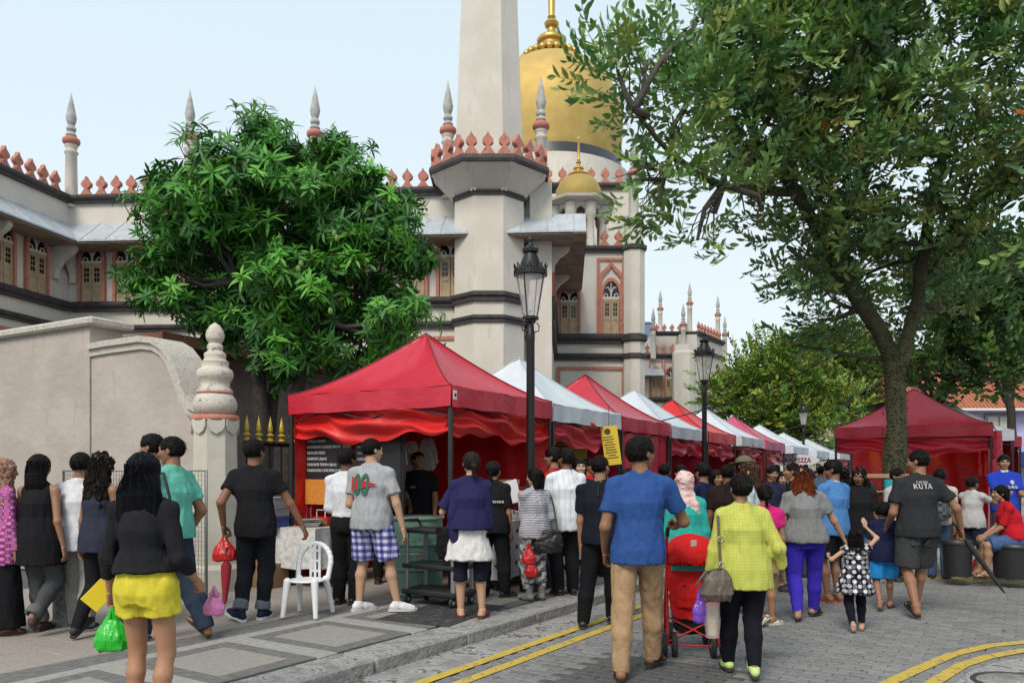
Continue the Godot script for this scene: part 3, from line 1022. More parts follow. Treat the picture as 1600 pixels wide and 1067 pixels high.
func loose_hair(base: Node3D, kind: String, d: Dictionary, hh: float, hx: Transform3D, col: Color) -> void:      # single strands that stand off the mass
	var r := RandomNumberGenerator.new()
	r.seed = int(absf(hx.origin.x * 1000.0) + absf(hx.origin.y * 777.0) + absf(d.pos.x) * 991.0)
	var st := open()
	var down := kind in ["long", "bob", "wavy", "girl"]
	for i in (260 if down else 420):
		var a := r.randf() * TAU
		var y := r.randf_range(-0.25, 1.0)
		var n := Vector3(sin(a) * sqrt(1.0 - y * y), y, cos(a) * sqrt(1.0 - y * y))
		var p := (Vector3(0, 0.11, 0.07) + n * Vector3(0.375, 0.425, 0.45)) * hh
		if p.z < -0.12 * hh and p.y < 0.30 * hh: continue
		if absf(p.x) > 0.3 * hh and p.y < 0.08 * hh and p.z < 0.12 * hh: continue
		if not down and p.y < -0.12 * hh: continue
		var pts := [p]
		if down and r.randf() < 0.6:
			var len_: float = d.get("hairlen", 1.4) * hh * r.randf_range(0.6, 1.02)
			var ww: float = d.get("hairwide", 0.40)
			var th := r.randf_range(-1.5, 1.5)
			pts = []
			for k in 6:
				var t := k / 5.0
				var wob := 0.012 * sin(t * 9.0 + i) if kind == "wavy" else 0.003 * sin(t * 5.0 + i)
				pts.append(Vector3(sin(th) * lerpf(0.33, ww * 1.02, smoothstep(0.15, 0.55, t)) * hh + wob, 0.25 * hh - t * len_, 0.31 * hh + cos(th) * 0.24 * hh * (1.0 - 0.3 * t) + wob))
		else:
			var dir := (n * 0.55 + Vector3(r.randfn() * 0.4, -0.5, 0.35 + r.randfn() * 0.3)).normalized()
			var l := r.randf_range(0.018, 0.04) * hh / 0.23
			pts.append(p + dir * l * 0.5)
			pts.append(p + (dir + Vector3(0, -0.5, 0)).normalized() * l)
		var w := 0.0011
		for k in pts.size() - 1:
			var s0: Vector3 = (pts[k + 1] - pts[k]).cross(n + Vector3(0.01, 0, 0.02)).normalized() * w
			var e := 0.4 if k == pts.size() - 2 else 1.0
			poly(st, [hx * (pts[k] - s0), hx * (pts[k] + s0), hx * (pts[k + 1] + s0 * e), hx * (pts[k + 1] - s0 * e)])
	var c := col
	if d.has("ombre"): c = d.ombre
	part(base, "strands", st.commit(), plain(c.linear_to_srgb(), 0.5, 0.0, 0.25)).set_meta("kind", "stuff")

# ---------------------------------------------------------------- shared materials
func strands(normal: bool) -> ImageTexture:           # fine lines that run along v
	var n := FastNoiseLite.new()
	n.seed = 14
	n.frequency = 0.11
	n.fractal_octaves = 3
	var im := Image.create(256, 256, false, Image.FORMAT_RGBA8)
	for x in 256:
		for y in 256:
			var bx := x / 256.0
			var v := lerpf(n.get_noise_2d(x, y * 0.05), n.get_noise_2d(x - 256, y * 0.05), bx) * 0.5 + 0.5
			v = clampf(v, 0.0, 1.0)
			im.set_pixel(x, y, Color(v, v, v) if normal else Color(0.45 + 0.8 * v, 0.45 + 0.8 * v, 0.45 + 0.8 * v).clamp())
	if normal: im.bump_map_to_normal_map(10.0)
	return ImageTexture.create_from_image(im)

func streaked(c1: Color, c2: Color, stain: Color, sd: int) -> ImageTexture:       # limewash: faint brushed tone, thin run-down stains
	var a := noise_image(256, 0.012, sd)
	var n := FastNoiseLite.new()
	n.seed = sd
	n.frequency = 0.09
	n.fractal_octaves = 3
	var im := Image.create(256, 256, true, Image.FORMAT_RGB8)
	for y in 256:
		for x in 256:
			var v := a.get_pixel(x, y).r
			var c := c1.lerp(c2, clampf((v - 0.3) / 0.4, 0.0, 1.0))
			var s := lerpf(n.get_noise_2d(x, y * 0.07), n.get_noise_2d(x - 256, y * 0.07), x / 256.0)
			c = c.lerp(stain, smoothstep(0.28, 0.55, s) * 0.55 * smoothstep(0.45, 0.62, v))
			im.set_pixel(x, y, c.linear_to_srgb())
	im.generate_mipmaps()
	return ImageTexture.create_from_image(im)

func base_materials() -> void:
	cloth_tex = mottle(Color(0.93, 0.93, 0.93), Color.WHITE, 0.02, 11, 256, 0.35, 0.6)
	fabric_normal = bumps(0.05, 4, 6.0)
	skin_mat = StandardMaterial3D.new()
	skin_mat.vertex_color_use_as_albedo = true
	skin_mat.roughness = 0.52
	skin_mat.metallic_specular = 0.4
	hair_mat = StandardMaterial3D.new()
	hair_mat.vertex_color_use_as_albedo = true
	hair_mat.albedo_texture = strands(false)
	hair_mat.uv1_triplanar = true
	hair_mat.uv1_scale = Vector3.ONE * 5.0
	hair_mat.normal_enabled = true
	hair_mat.normal_texture = strands(true)
	hair_mat.normal_scale = 1.0
	hair_mat.roughness = 0.45
	hair_mat.metallic_specular = 0.22
	M.plaster = textured(streaked(Color(0.55, 0.515, 0.46), Color(0.61, 0.575, 0.52), Color(0.40, 0.365, 0.32), 21), 0.85, 0.16)
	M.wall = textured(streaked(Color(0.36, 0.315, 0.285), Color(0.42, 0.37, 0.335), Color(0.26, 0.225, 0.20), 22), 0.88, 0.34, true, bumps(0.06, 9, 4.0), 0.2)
	M.coping = textured(mottle(lin(0.36, 0.33, 0.29), lin(0.50, 0.47, 0.42), 0.03, 23, 256, 0.25, 0.6, lin(0.06, 0.054, 0.045), 0.665), 0.9, 1.1)
	M.ornament = textured(mottle(lin(0.44, 0.405, 0.35), lin(0.54, 0.505, 0.44), 0.02, 24, 256, 0.3, 0.5, lin(0.07, 0.063, 0.055), 0.66), 0.85, 1.2, false)
	M.pillar = textured(mottle(lin(0.44, 0.42, 0.355), lin(0.52, 0.50, 0.435), 0.012, 25, 256), 0.8, 0.4)
	M.terracotta = textured(mottle(lin(0.38, 0.145, 0.105), lin(0.48, 0.20, 0.15), 0.02, 26, 256, 0.3, 0.6, lin(0.18, 0.07, 0.05), 0.66), 0.85, 0.5)
	M.band = textured(mottle(lin(0.030, 0.025, 0.028), lin(0.062, 0.052, 0.056), 0.02, 27, 256), 0.7, 0.5)
	M.awning = textured(mottle(lin(0.33, 0.37, 0.41), lin(0.44, 0.48, 0.52), 0.012, 28, 256, 0.3, 0.6, lin(0.24, 0.22, 0.2), 0.68), 0.45, 0.35)
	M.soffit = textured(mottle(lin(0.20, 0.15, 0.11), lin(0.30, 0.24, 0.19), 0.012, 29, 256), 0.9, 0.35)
	M.shutter = textured(mottle(lin(0.34, 0.25, 0.15), lin(0.43, 0.33, 0.21), 0.02, 30, 256), 0.7, 0.6)
	M.dark_glass = plain(lin(0.010, 0.011, 0.012), 0.15)
	M.gold = textured(mottle(lin(0.47, 0.335, 0.105), lin(0.56, 0.41, 0.145), 0.012, 31, 256), 0.68, 0.25, true)
	M.gold.metallic = 0.55
	M.gold_dull = plain(lin(0.55, 0.36, 0.10), 0.4, 0.75)
	M.black_iron = plain(lin(0.012, 0.012, 0.013), 0.42, 0.3)
	M.granite_light = textured(mottle(lin(0.22, 0.203, 0.182), lin(0.29, 0.27, 0.245), 0.05, 32, 256, 0.25, 0.7, lin(0.16, 0.148, 0.135), 0.62), 0.85, 0.8)
	M.granite_pink = textured(mottle(lin(0.24, 0.21, 0.187), lin(0.32, 0.282, 0.255), 0.05, 33, 256, 0.25, 0.7, lin(0.17, 0.145, 0.127), 0.6), 0.85, 0.8)
	M.granite_dark = textured(mottle(lin(0.10, 0.096, 0.093), lin(0.16, 0.154, 0.149), 0.05, 34, 256, 0.25, 0.7), 0.8, 0.9)
	M.granite_strip = textured(mottle(lin(0.24, 0.23, 0.215), lin(0.31, 0.297, 0.28), 0.05, 35, 256, 0.25, 0.7), 0.85, 0.9)
	M.kerb = textured(mottle(lin(0.17, 0.165, 0.155), lin(0.32, 0.31, 0.295), 0.025, 36, 256, 0.3, 0.62, lin(0.07, 0.066, 0.06), 0.66), 0.9, 0.9, true, bumps(0.08, 3, 6.0), 0.5)
	M.apron = textured(mottle(lin(0.19, 0.185, 0.18), lin(0.31, 0.30, 0.29), 0.015, 37, 256, 0.3, 0.62, lin(0.09, 0.087, 0.083), 0.62), 0.85, 0.55, true, bumps(0.08, 3, 5.0), 0.3)
	M.road = textured(mottle(lin(0.14, 0.138, 0.136), lin(0.21, 0.208, 0.205), 0.02, 38, 512), 0.85, 0.5)
	M.joint = plain(lin(0.075, 0.073, 0.07), 0.95)
	M.yellow_line = textured(mottle(lin(0.44, 0.30, 0.035), lin(0.54, 0.385, 0.06), 0.03, 39, 256, 0.3, 0.6, lin(0.20, 0.17, 0.11), 0.57), 0.75, 0.9)
	M.bark = textured(mottle(lin(0.035, 0.03, 0.02), lin(0.085, 0.07, 0.045), 0.05, 40, 256, 0.3, 0.65, lin(0.055, 0.085, 0.02), 0.54), 0.95, 1.4, true, bumps(0.05, 8, 12.0), 0.8)
	M.bark_grey = textured(mottle(lin(0.05, 0.045, 0.038), lin(0.11, 0.10, 0.085), 0.05, 41, 256), 0.95, 1.4)
	for k in ["red", "white", "pink", "scarlet"]:
		var c: Color = {"red": Color(0.50, 0.018, 0.04), "white": Color(0.60, 0.66, 0.72), "pink": Color(0.50, 0.08, 0.15), "scarlet": Color(0.60, 0.016, 0.016)}[k]
		var cm := textured(mottle(Color(c.r * 0.9, c.g * 0.9, c.b * 0.9).linear_to_srgb(), c.linear_to_srgb(), 0.02, 42, 256), 0.36, 0.6, true, fabric_normal, 0.15)
		cm.backlight_enabled = true
		cm.backlight = Color(c.r * 0.5, c.g * 0.5, c.b * 0.5)
		M["tent_" + k] = cm
	M.tent_pole = plain(lin(0.035, 0.035, 0.037), 0.5, 0.4)
var M := {}

func more_materials() -> void:
	M.bottles = textured(mottle(lin(0.012, 0.013, 0.016), lin(0.05, 0.055, 0.065), 0.09, 60, 256, 0.3, 0.6), 0.35, 0.9)
	M.gold_paint = plain(lin(0.52, 0.38, 0.05), 0.45, 0.3)
	M.shed_roof = textured(mottle(lin(0.13, 0.05, 0.025), lin(0.2, 0.08, 0.04), 0.02, 61, 128), 0.7, 0.6)
	M.shed_wall = textured(mottle(lin(0.12, 0.095, 0.09), lin(0.17, 0.14, 0.13), 0.02, 62, 128), 0.8, 0.6)
	M.lilac = textured(mottle(lin(0.38, 0.36, 0.58), lin(0.46, 0.44, 0.66), 0.02, 63, 128), 0.8, 0.3)
	M.grey_paint = plain(lin(0.22, 0.23, 0.23), 0.6)
	M.white_paint = plain(lin(0.6, 0.6, 0.6), 0.5)
	M.cream_pane = plain(lin(0.5, 0.49, 0.4), 0.3)
	M.blue_awning = plain(lin(0.015, 0.03, 0.14), 0.7)
	M.tile_dark = plain(lin(0.17, 0.06, 0.035), 0.85)
	M.tile_tones = []
	for k in 4: M.tile_tones.append(textured(mottle(lin(0.30 + 0.03 * k, 0.105, 0.055), lin(0.42 + 0.03 * k, 0.17, 0.09), 0.04, 64 + k, 128, 0.3, 0.6, lin(0.15, 0.07, 0.045), 0.62), 0.85, 0.5))
	M.cream = textured(mottle(lin(0.44, 0.40, 0.33), lin(0.54, 0.50, 0.42), 0.02, 68, 128), 0.85, 0.2)
	M.yellow = textured(mottle(lin(0.55, 0.46, 0.25), lin(0.62, 0.52, 0.3), 0.02, 69, 128), 0.85, 0.2)
	M.tower = plain(lin(0.14, 0.2, 0.3), 0.3)
	M.bark_dark = textured(mottle(lin(0.018, 0.016, 0.013), lin(0.05, 0.043, 0.035), 0.05, 71, 128), 0.95, 1.4)
	M.noodles = textured(mottle(lin(0.45, 0.10, 0.015), lin(0.62, 0.33, 0.05), 0.06, 81, 128, 0.3, 0.6, lin(0.5, 0.03, 0.02), 0.62), 0.5, 4.0)
	M.kebab = textured(mottle(lin(0.10, 0.06, 0.06), lin(0.32, 0.27, 0.28), 0.06, 82, 128, 0.3, 0.6), 0.5, 4.0)
	M.sheet_plastic = textured(mottle(lin(0.38, 0.38, 0.37), lin(0.62, 0.62, 0.61), 0.04, 83, 128, 0.3, 0.6), 0.3, 2.0)
	M.drum_green = textured(mottle(lin(0.07, 0.19, 0.14), lin(0.13, 0.28, 0.21), 0.03, 84, 256, 0.3, 0.6, lin(0.12, 0.10, 0.06), 0.58), 0.5, 1.2)
	M.chair_white = plain(lin(0.66, 0.67, 0.69), 0.4)
	M.pram_red = cloth(lin(0.50, 0.012, 0.012), 0.7)
	M.diamond_cloth = pattern(128, 5.0, func(u, v): return lin(0.12, 0.015, 0.03) if absf(u - 0.5) + absf(v - 0.5) < 0.2 else lin(0.6, 0.58, 0.62))
	for k in [["green_bag", Color(0.02, 0.42, 0.03)], ["pink_bag", Color(0.5, 0.16, 0.36)], ["red_bag", Color(0.5, 0.02, 0.02)], ["purple_bag", Color(0.16, 0.06, 0.42)], ["cyan_bag", Color(0.01, 0.35, 0.42)]]:
		var c: Color = k[1]
		var m := StandardMaterial3D.new()
		m.albedo_color = c.linear_to_srgb()
		m.roughness = 0.32
		m.backlight_enabled = true
		m.backlight = Color(c.r * 0.6, c.g * 0.6, c.b * 0.6)
		M[k[0]] = m
	M.taupe = plain(lin(0.10, 0.08, 0.062), 0.5)

# ---------------------------------------------------------------- ground
func sheet(pts: Array, y: float, thick := 0.02) -> ArrayMesh:      # a level slab with this outline
	var pg := PackedVector2Array()
	for p in pts: pg.append(Vector2(p.x, -p.z))
	if Geometry2D.is_polygon_clockwise(pg): pg.reverse()
	var st := open()
	add_prism(st, pg, y - thick, y, Transform3D(Basis(Vector3.RIGHT, Vector3(0, 0, -1), Vector3.UP), Vector3.ZERO))
	return st.commit()

func strip(path: Array, width: float, y: float) -> ArrayMesh:
	var a := []
	var b := []
	for i in path.size():
		var d: Vector3 = (path[mini(i + 1, path.size() - 1)] - path[maxi(i - 1, 0)]).normalized()
		var s := d.cross(Vector3.UP) * width / 2
		a.append(path[i] + s)
		b.push_front(path[i] - s)
	return sheet(a + b, y, 0.003)

func paver_mesh(w: float, l: float) -> ArrayMesh:                 # l across the road, w along it, top at 0
	var st := open()
	add_paver(st, Transform3D.IDENTITY, w, l)
	return st.commit()

func add_paver(st: SurfaceTool, xf: Transform3D, w: float, l: float) -> void:
	var b := 0.007
	var r := func(x: float, y: float, z: float) -> Array:
		return [xf * Vector3(-x, y, -z), xf * Vector3(x, y, -z), xf * Vector3(x, y, z), xf * Vector3(-x, y, z)]
	var t: Array = r.call(l / 2 - b, 0.0, w / 2 - b)
	var m: Array = r.call(l / 2, -b, w / 2)
	var o: Array = r.call(l / 2, -0.03, w / 2)
	poly(st, [t[3], t[2], t[1], t[0]])
	for i in 4:
		var j := (i + 1) % 4
		poly(st, [t[i], t[j], m[j], m[i]])
		poly(st, [m[i], m[j], o[j], o[i]])

func build_ground() -> void:
	struct("ground", box(Vector3(900, 0.2, 900), Vector3(0, -0.128, -300)), M.road)
	var bed := struct("road", sheet([road(-6, 0.1), road(45, 0.1), road(45, -14), road(-6, -14)], -0.013, 0.01), M.road)
	# grey block pavers in courses across the road
	var tones := []
	for q in 6:
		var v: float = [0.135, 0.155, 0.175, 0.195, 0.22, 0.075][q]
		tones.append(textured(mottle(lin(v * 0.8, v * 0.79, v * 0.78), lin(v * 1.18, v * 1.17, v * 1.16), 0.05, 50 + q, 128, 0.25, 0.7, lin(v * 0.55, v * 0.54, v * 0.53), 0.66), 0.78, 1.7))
	var rest := []
	for q in 6: rest.append(open())
	var spots := []
	var turn := Basis(-N, Vector3.UP, -R)
	var rg := RandomNumberGenerator.new()
	rg.seed = 12
	for i in range(-10, 140):
		for j in 46:
			var t := -3.0 + i * 0.106
			var n := -0.52 - j * 0.212 - (0.106 if i % 2 else 0.0)
			var p := road(t, n)
			var dep := -p.z
			if dep < 4.6 or dep > 15.5: continue
			var px := 800 + F * p.x / dep
			var py := HZ + EYE * F / dep
			if px < 480 or px > 1700 or py > 1110: continue
			var pat := sin(p.x * 1.7 + p.z * 0.6) * 0.5 + sin(p.z * 2.3 - p.x) * 0.4 + rg.randf_range(-1.2, 1.2)
			var tone := clampi(int(pat + 2.2), 0, 4)
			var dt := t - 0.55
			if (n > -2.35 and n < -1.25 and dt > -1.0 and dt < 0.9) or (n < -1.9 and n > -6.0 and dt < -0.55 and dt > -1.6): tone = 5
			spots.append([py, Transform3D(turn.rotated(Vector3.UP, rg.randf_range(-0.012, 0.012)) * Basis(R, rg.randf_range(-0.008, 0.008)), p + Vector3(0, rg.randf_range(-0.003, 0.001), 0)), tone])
	spots.sort_custom(func(a, b): return a[0] > b[0])
	var pm := paver_mesh(0.098, 0.204)
	for k in spots.size():
		var sp: Array = spots[k]
		if k < 300:
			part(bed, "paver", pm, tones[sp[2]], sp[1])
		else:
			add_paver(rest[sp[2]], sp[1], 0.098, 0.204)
	for q in 6:
		var o := part(bed, "paving", rest[q].commit(), tones[q])
		o.set_meta("kind", "stuff")
	# smooth concrete channel beside the kerb, double yellow lines
	struct("drain_channel", sheet([road(-6, 0.02), road(40, 0.02), road(40, -0.415), road(-6, -0.415)], 0.002, 0.03), M.apron)
	for n in [-0.466, -0.711]:
		struct("yellow_line", strip([road(-6, n), road(40, n)], 0.10, 0.007), M.yellow_line)
	var co := []
	var ci := []
	for q in [[1350, 1090], [1391, 1067], [1435, 1046.6], [1490, 1023], [1545, 1010], [1600, 1004], [1700, 997]]: co.append(on(q[0], q[1]))
	for q in [[1430, 1085], [1460, 1067], [1504, 1040], [1545, 1027], [1600, 1017], [1700, 1008]]: ci.append(on(q[0], q[1]))
	struct("yellow_line", strip(co, 0.10, 0.008), M.yellow_line)
	struct("yellow_line", strip(ci, 0.10, 0.008), M.yellow_line)
	var apron := []
	for q in [[1485, 1075], [1516, 1050], [1555, 1036], [1605, 1027], [1705, 1017]]: apron.append(on(q[0], q[1]))
	apron += [Vector3(6.5, 0, -5.2), Vector3(6.5, 0, -2.5), Vector3(2.6, 0, -4.2)]
	struct("corner_apron", sheet(apron, 0.005, 0.02), M.apron)
	var mc := on(1592, 1068)
	var mh := thing("manhole_cover", "round concrete manhole cover in the corner apron", "manhole cover", Vector3(mc.x, 0.006, mc.z))
	part(mh, "lid", lathe([Vector2(0.0, 0.012), Vector2(0.24, 0.012), Vector2(0.25, 0.0)], 28), M.kerb)
	part(mh, "rim", lathe([Vector2(0.27, 0.0), Vector2(0.275, 0.010), Vector2(0.30, 0.010), Vector2(0.31, 0.0)], 28), M.band)
	# mosque-side pavement
	var pav := struct("pavement", sheet([road(-6, 0.3), road(45, 0.3), road(45, 40), road(-6, 40)], 0.103, 0.12), M.joint)
	for i in range(-6, 30):
		var st := 0.0
		var o := part(pav, "kerb_stone", box(Vector3(0.37, 0.2, 1.19), Vector3.ZERO, 0.018), M.kerb, Transform3D(Basis(-N, Vector3.UP, -R), road(0.35 + i * 1.2, 0.18, 0.02)))
		o.rotate_y(0.002 * (i % 3))
	var slab := box(Vector3(0.752, 0.03, 0.62), Vector3.ZERO, 0.004)
	var side1 := box(Vector3(1.06, 0.03, 0.15), Vector3.ZERO, 0.004)
	var side2 := box(Vector3(0.15, 0.03, 0.625), Vector3.ZERO, 0.004)
	var light := box(Vector3(1.235, 0.03, 0.20), Vector3.ZERO, 0.004)
	var light2 := box(Vector3(0.145, 0.03, 0.92), Vector3.ZERO, 0.004)
	var bandm := box(Vector3(0.29, 0.03, 1.12), Vector3.ZERO, 0.004)
	for i in range(-3, 20):
		var t := 0.2 + i * 1.13
		var put := func(called: String, mesh: Mesh, m: Material, tt: float, n: float) -> void:
			part(pav, called, mesh, m, Transform3D(Basis(-N, Vector3.UP, -R), road(tt, n, 0.105 + rg.randf_range(-0.0008, 0.0008))))
		put.call("tile", slab, M.granite_light, t, 0.94)
		put.call("tile", side1, M.granite_dark, t - 0.388, 0.94)
		put.call("tile", side1, M.granite_dark, t + 0.388, 0.94)
		put.call("tile", side2, M.granite_dark, t, 0.485)
		put.call("tile", side2, M.granite_dark, t, 1.395)
		put.call("tile", light, M.granite_strip, t + 0.566, 1.0)
		put.call("tile", light2, M.granite_strip, t, 1.545)
		put.call("tile", bandm, M.granite_dark, t, 1.77)
	var big := box(Vector3(0.594, 0.03, 0.594), Vector3.ZERO, 0.004)
	for i in range(-5, 24):
		for j in 7:
			part(pav, "tile", big, M.granite_pink, Transform3D(Basis(-N, Vector3.UP, -R), road(i * 0.6 + (0.3 if j % 2 else 0.0), 2.22 + j * 0.6, 0.105 + rg.randf_range(-0.0015, 0.001))))
	# the block across the street
	var E := Vector3(5.75, 0, -12.45)
	var bl := struct("pavement_opposite", sheet([E, E - N * 30, E - N * 30 + R * 60, E + R * 60], 0.12, 0.14), M.granite_light)
	for i in 14:
		part(bl, "kerb_stone", box(Vector3(0.99, 0.2, 0.3), Vector3.ZERO, 0.015), M.kerb, Transform3D(Basis(-N, Vector3.UP, -R), E - N * (0.5 + i) - R * 0.05 + Vector3(0, 0.024, 0)))
	for i in 20:
		part(bl, "kerb_stone", box(Vector3(0.3, 0.2, 0.99), Vector3.ZERO, 0.015), M.kerb, Transform3D(Basis(-N, Vector3.UP, -R), E + R * (0.6 + i) + N * 0.05 + Vector3(0, 0.024, 0)))
	for q in [0.28, 0.5]:
		struct("yellow_line", strip([E - N * -0.2 - R * q, E - N * 14 - R * q], 0.08, 0.007), M.yellow_line)

# ---------------------------------------------------------------- the mosque
var merlon_pg := PackedVector2Array([Vector2(-0.5, 0), Vector2(0.5, 0), Vector2(0.42, 0.13), Vector2(0.24, 0.27), Vector2(0.14, 0.38), Vector2(0.16, 0.44), Vector2(0.30, 0.49), Vector2(0.38, 0.57), Vector2(0.37, 0.67), Vector2(0.25, 0.76), Vector2(0.12, 0.84), Vector2(0, 1.0), Vector2(-0.12, 0.84), Vector2(-0.25, 0.76), Vector2(-0.37, 0.67), Vector2(-0.38, 0.57), Vector2(-0.30, 0.49), Vector2(-0.16, 0.44), Vector2(-0.14, 0.38), Vector2(-0.24, 0.27), Vector2(-0.42, 0.13)])
var merlon_mesh: ArrayMesh

func wall_box(parent: Node, called: String, m: Material, xf: Transform3D, x0: float, x1: float, y0: float, y1: float, z0: float, z1: float) -> MeshInstance3D:
	return part(parent, called, box(Vector3(x1 - x0, y1 - y0, z1 - z0), Vector3((x0 + x1) / 2, (y0 + y1) / 2, (z0 + z1) / 2)), m, xf)

func block(parent: Node, called: String, m: Material, o: Vector3, x0: float, x1: float, y0: float, y1: float, z0: float, z1: float) -> MeshInstance3D:   # the same, left in the scene's own axes
	return part(parent, called, box(Vector3(x1 - x0, y1 - y0, z1 - z0), o + Vector3((x0 + x1) / 2, (y0 + y1) / 2, (z0 + z1) / 2)), m)

func moulding(parent: Node, xf: Transform3D, x0: float, x1: float, y: float, h: float, out: float) -> void:   # a dark rounded string course
	var pg := PackedVector2Array([Vector2(-0.05, -h / 2), Vector2(out * 0.55, -h / 2), Vector2(out * 0.6, -h * 0.2), Vector2(out * 0.85, -h * 0.1), Vector2(out, h * 0.1), Vector2(out, h * 0.35), Vector2(out * 0.8, h / 2), Vector2(-0.05, h / 2)])
	var st := open()
	add_prism(st, pg, x0, x1, Transform3D(Basis(Vector3(0, 0, 1), Vector3.UP, Vector3(1, 0, 0)), Vector3(0, y, 0)))
	part(parent, "string_course", st.commit(), M.band, xf)

func merlons(parent: Node, xf: Transform3D, x0: float, x1: float, y: float, z: float, pitch := 0.59, size := 1.0) -> void:
	var n := int(round((x1 - x0) / pitch))
	var p := (x1 - x0) / n
	for i in n:
		part(parent, "merlon", merlon_mesh, M.terracotta, xf * Transform3D(Basis.from_scale(Vector3(size, size, 1)), Vector3(x0 + (i + 0.5) * p, y, z)))

func arch(w: float, spring: float, h: float, n := 8, ogee := false) -> PackedVector2Array:     # from the right foot over the point to the left foot
	var o := PackedVector2Array([Vector2(w, 0)])
	for i in n + 1:
		var t := float(i) / n
		var a := t * PI / 2
		var x := w * cos(a) if not ogee else w * (1.0 - t) * (1.0 + 0.55 * sin(t * PI) * (1.0 - t) - 0.25 * sin(t * PI) * t)
		var y := spring + (h - spring) * (sin(a) if not ogee else lerpf(sin(a), t, t))
		o.append(Vector2(x if i < n else 0.0, y))
	var m := o.duplicate()
	m.reverse()
	for i in range(1, m.size()): o.append(Vector2(-m[i].x, m[i].y))
	return o

var window_proto: Node3D
func arched_window() -> Node3D:                                  # base at the sill, faces +z
	var w := Node3D.new()
	var outer := arch(0.54, 1.55, 2.35, 8)
	var inner := arch(0.42, 1.5, 2.2, 8)
	part(w, "surround", hoop(outer, inner, -0.05, 0.14), M.terracotta)
	part(w, "spandrel", prism(inner, -0.04, 0.02), M.dark_glass)
	var st := open()
	for g in [-1.0, 1.0]:
		add_tube(st, [Vector3(0, 1.5, 0.05), Vector3(g * 0.02, 1.75, 0.05), Vector3(g * 0.14, 1.95, 0.05), Vector3(g * 0.26, 1.92, 0.05)], 0.035, 6)
		add_tube(st, [Vector3(g * 0.4, 1.52, 0.05), Vector3(g * 0.3, 1.7, 0.05), Vector3(g * 0.2, 1.66, 0.05), Vector3(g * 0.16, 1.54, 0.05)], 0.03, 6)
	add_tube(st, [Vector3(0, 1.5, 0.05), Vector3(0, 2.18, 0.05)], 0.03, 6)
	add_box(st, Vector3(0, 1.5, 0.06), Vector3(0.84, 0.09, 0.08))
	part(w, "tracery", st.commit(), M.plaster)
	for g in [-1.0, 1.0]:
		var sh := open()
		var x := 0.205 * float(g)
		add_box(sh, Vector3(x, 0.73, 0.04), Vector3(0.395, 1.46, 0.06))
		add_box(sh, Vector3(x - 0.15, 0.73, 0.08), Vector3(0.07, 1.46, 0.03)); add_box(sh, Vector3(x + 0.15, 0.73, 0.08), Vector3(0.07, 1.46, 0.03))
		for y in [0.05, 0.62, 1.40]: add_box(sh, Vector3(x, y, 0.0795), Vector3(0.23, 0.1, 0.03))
		part(w, "shutter", sh.commit(), M.shutter)
		var gl := open()
		for r in 3:
			for c in 2: add_box(gl, Vector3(x - 0.055 + c * 0.11, 0.83 + r * 0.19, 0.073), Vector3(0.085, 0.15, 0.012))
		part(w, "pane", gl.commit(), M.dark_glass)
	return w

func place_window(parent: Node, xf: Transform3D) -> void:
	var w: Node3D = window_proto.duplicate()
	w.name = "window"
	w.transform = xf
	parent.add_child(w, true)

func pinnacle(parent: Node, p: Vector3, s := 1.0) -> void:
	var pr := []
	for q in [[0.30, -0.3], [0.29, 0.0], [0.25, 1.75], [0.31, 1.80], [0.31, 1.86], [0.24, 1.9], [0.25, 2.0], [0.29, 2.05], [0.29, 2.12]]: pr.append(Vector2(q[0] * 0.8, q[1]) * s)
	var o := part(parent, "pinnacle", lathe(pr, 12), M.plaster, T(p))
	var rg_ := []
	for q in [[0.28, 2.12], [0.37, 2.18], [0.40, 2.26], [0.37, 2.36], [0.26, 2.42], [0.20, 2.44]]: rg_.append(Vector2(q[0] * 0.8, q[1]) * s)
	part(o, "collar", lathe(rg_, 14), M.terracotta)
	var sp := []
	for q in [[0.20, 2.44], [0.25, 2.5], [0.2, 2.57], [0.16, 2.62], [0.22, 2.70], [0.22, 2.78], [0.14, 2.86], [0.2, 3.0], [0.24, 3.15], [0.235, 3.2], [0.12, 3.7], [0.0, 4.15]]: sp.append(Vector2(q[0] * 0.8, q[1]) * s)
	part(o, "spire", lathe(sp, 10), M.pinn)

func awning(parent: Node, xf: Transform3D, x0: float, x1: float, y0: float, y1: float, out: float) -> void:
	var st := open()
	var axes := Transform3D(Basis(Vector3(0, 0, 1), Vector3.UP, Vector3(1, 0, 0)), Vector3.ZERO)
	add_prism(st, PackedVector2Array([Vector2(0, y1 - 0.05), Vector2(out, y0), Vector2(out, y0 + 0.06), Vector2(0, y1)]), x0, x1, axes)
	var o := part(parent, "awning", st.commit(), M.awning, xf)
	var sm := tube([Vector3(0, y1 + 0.01, 0.0), Vector3(0, y0 + 0.07, out)], 0.022, 4)
	var x := x0 + 0.3
	while x < x1:
		part(o, "seam", sm, M.awning, T(Vector3(x, 0, 0)))
		x += 0.95
	var sf := open()
	add_prism(sf, PackedVector2Array([Vector2(0, y0 - 0.03), Vector2(out - 0.05, y0 - 0.06), Vector2(out - 0.05, y0 - 0.02), Vector2(0.0, y0 + 0.02)]), x0, x1, axes)
	part(o, "soffit", sf.commit(), M.soffit)

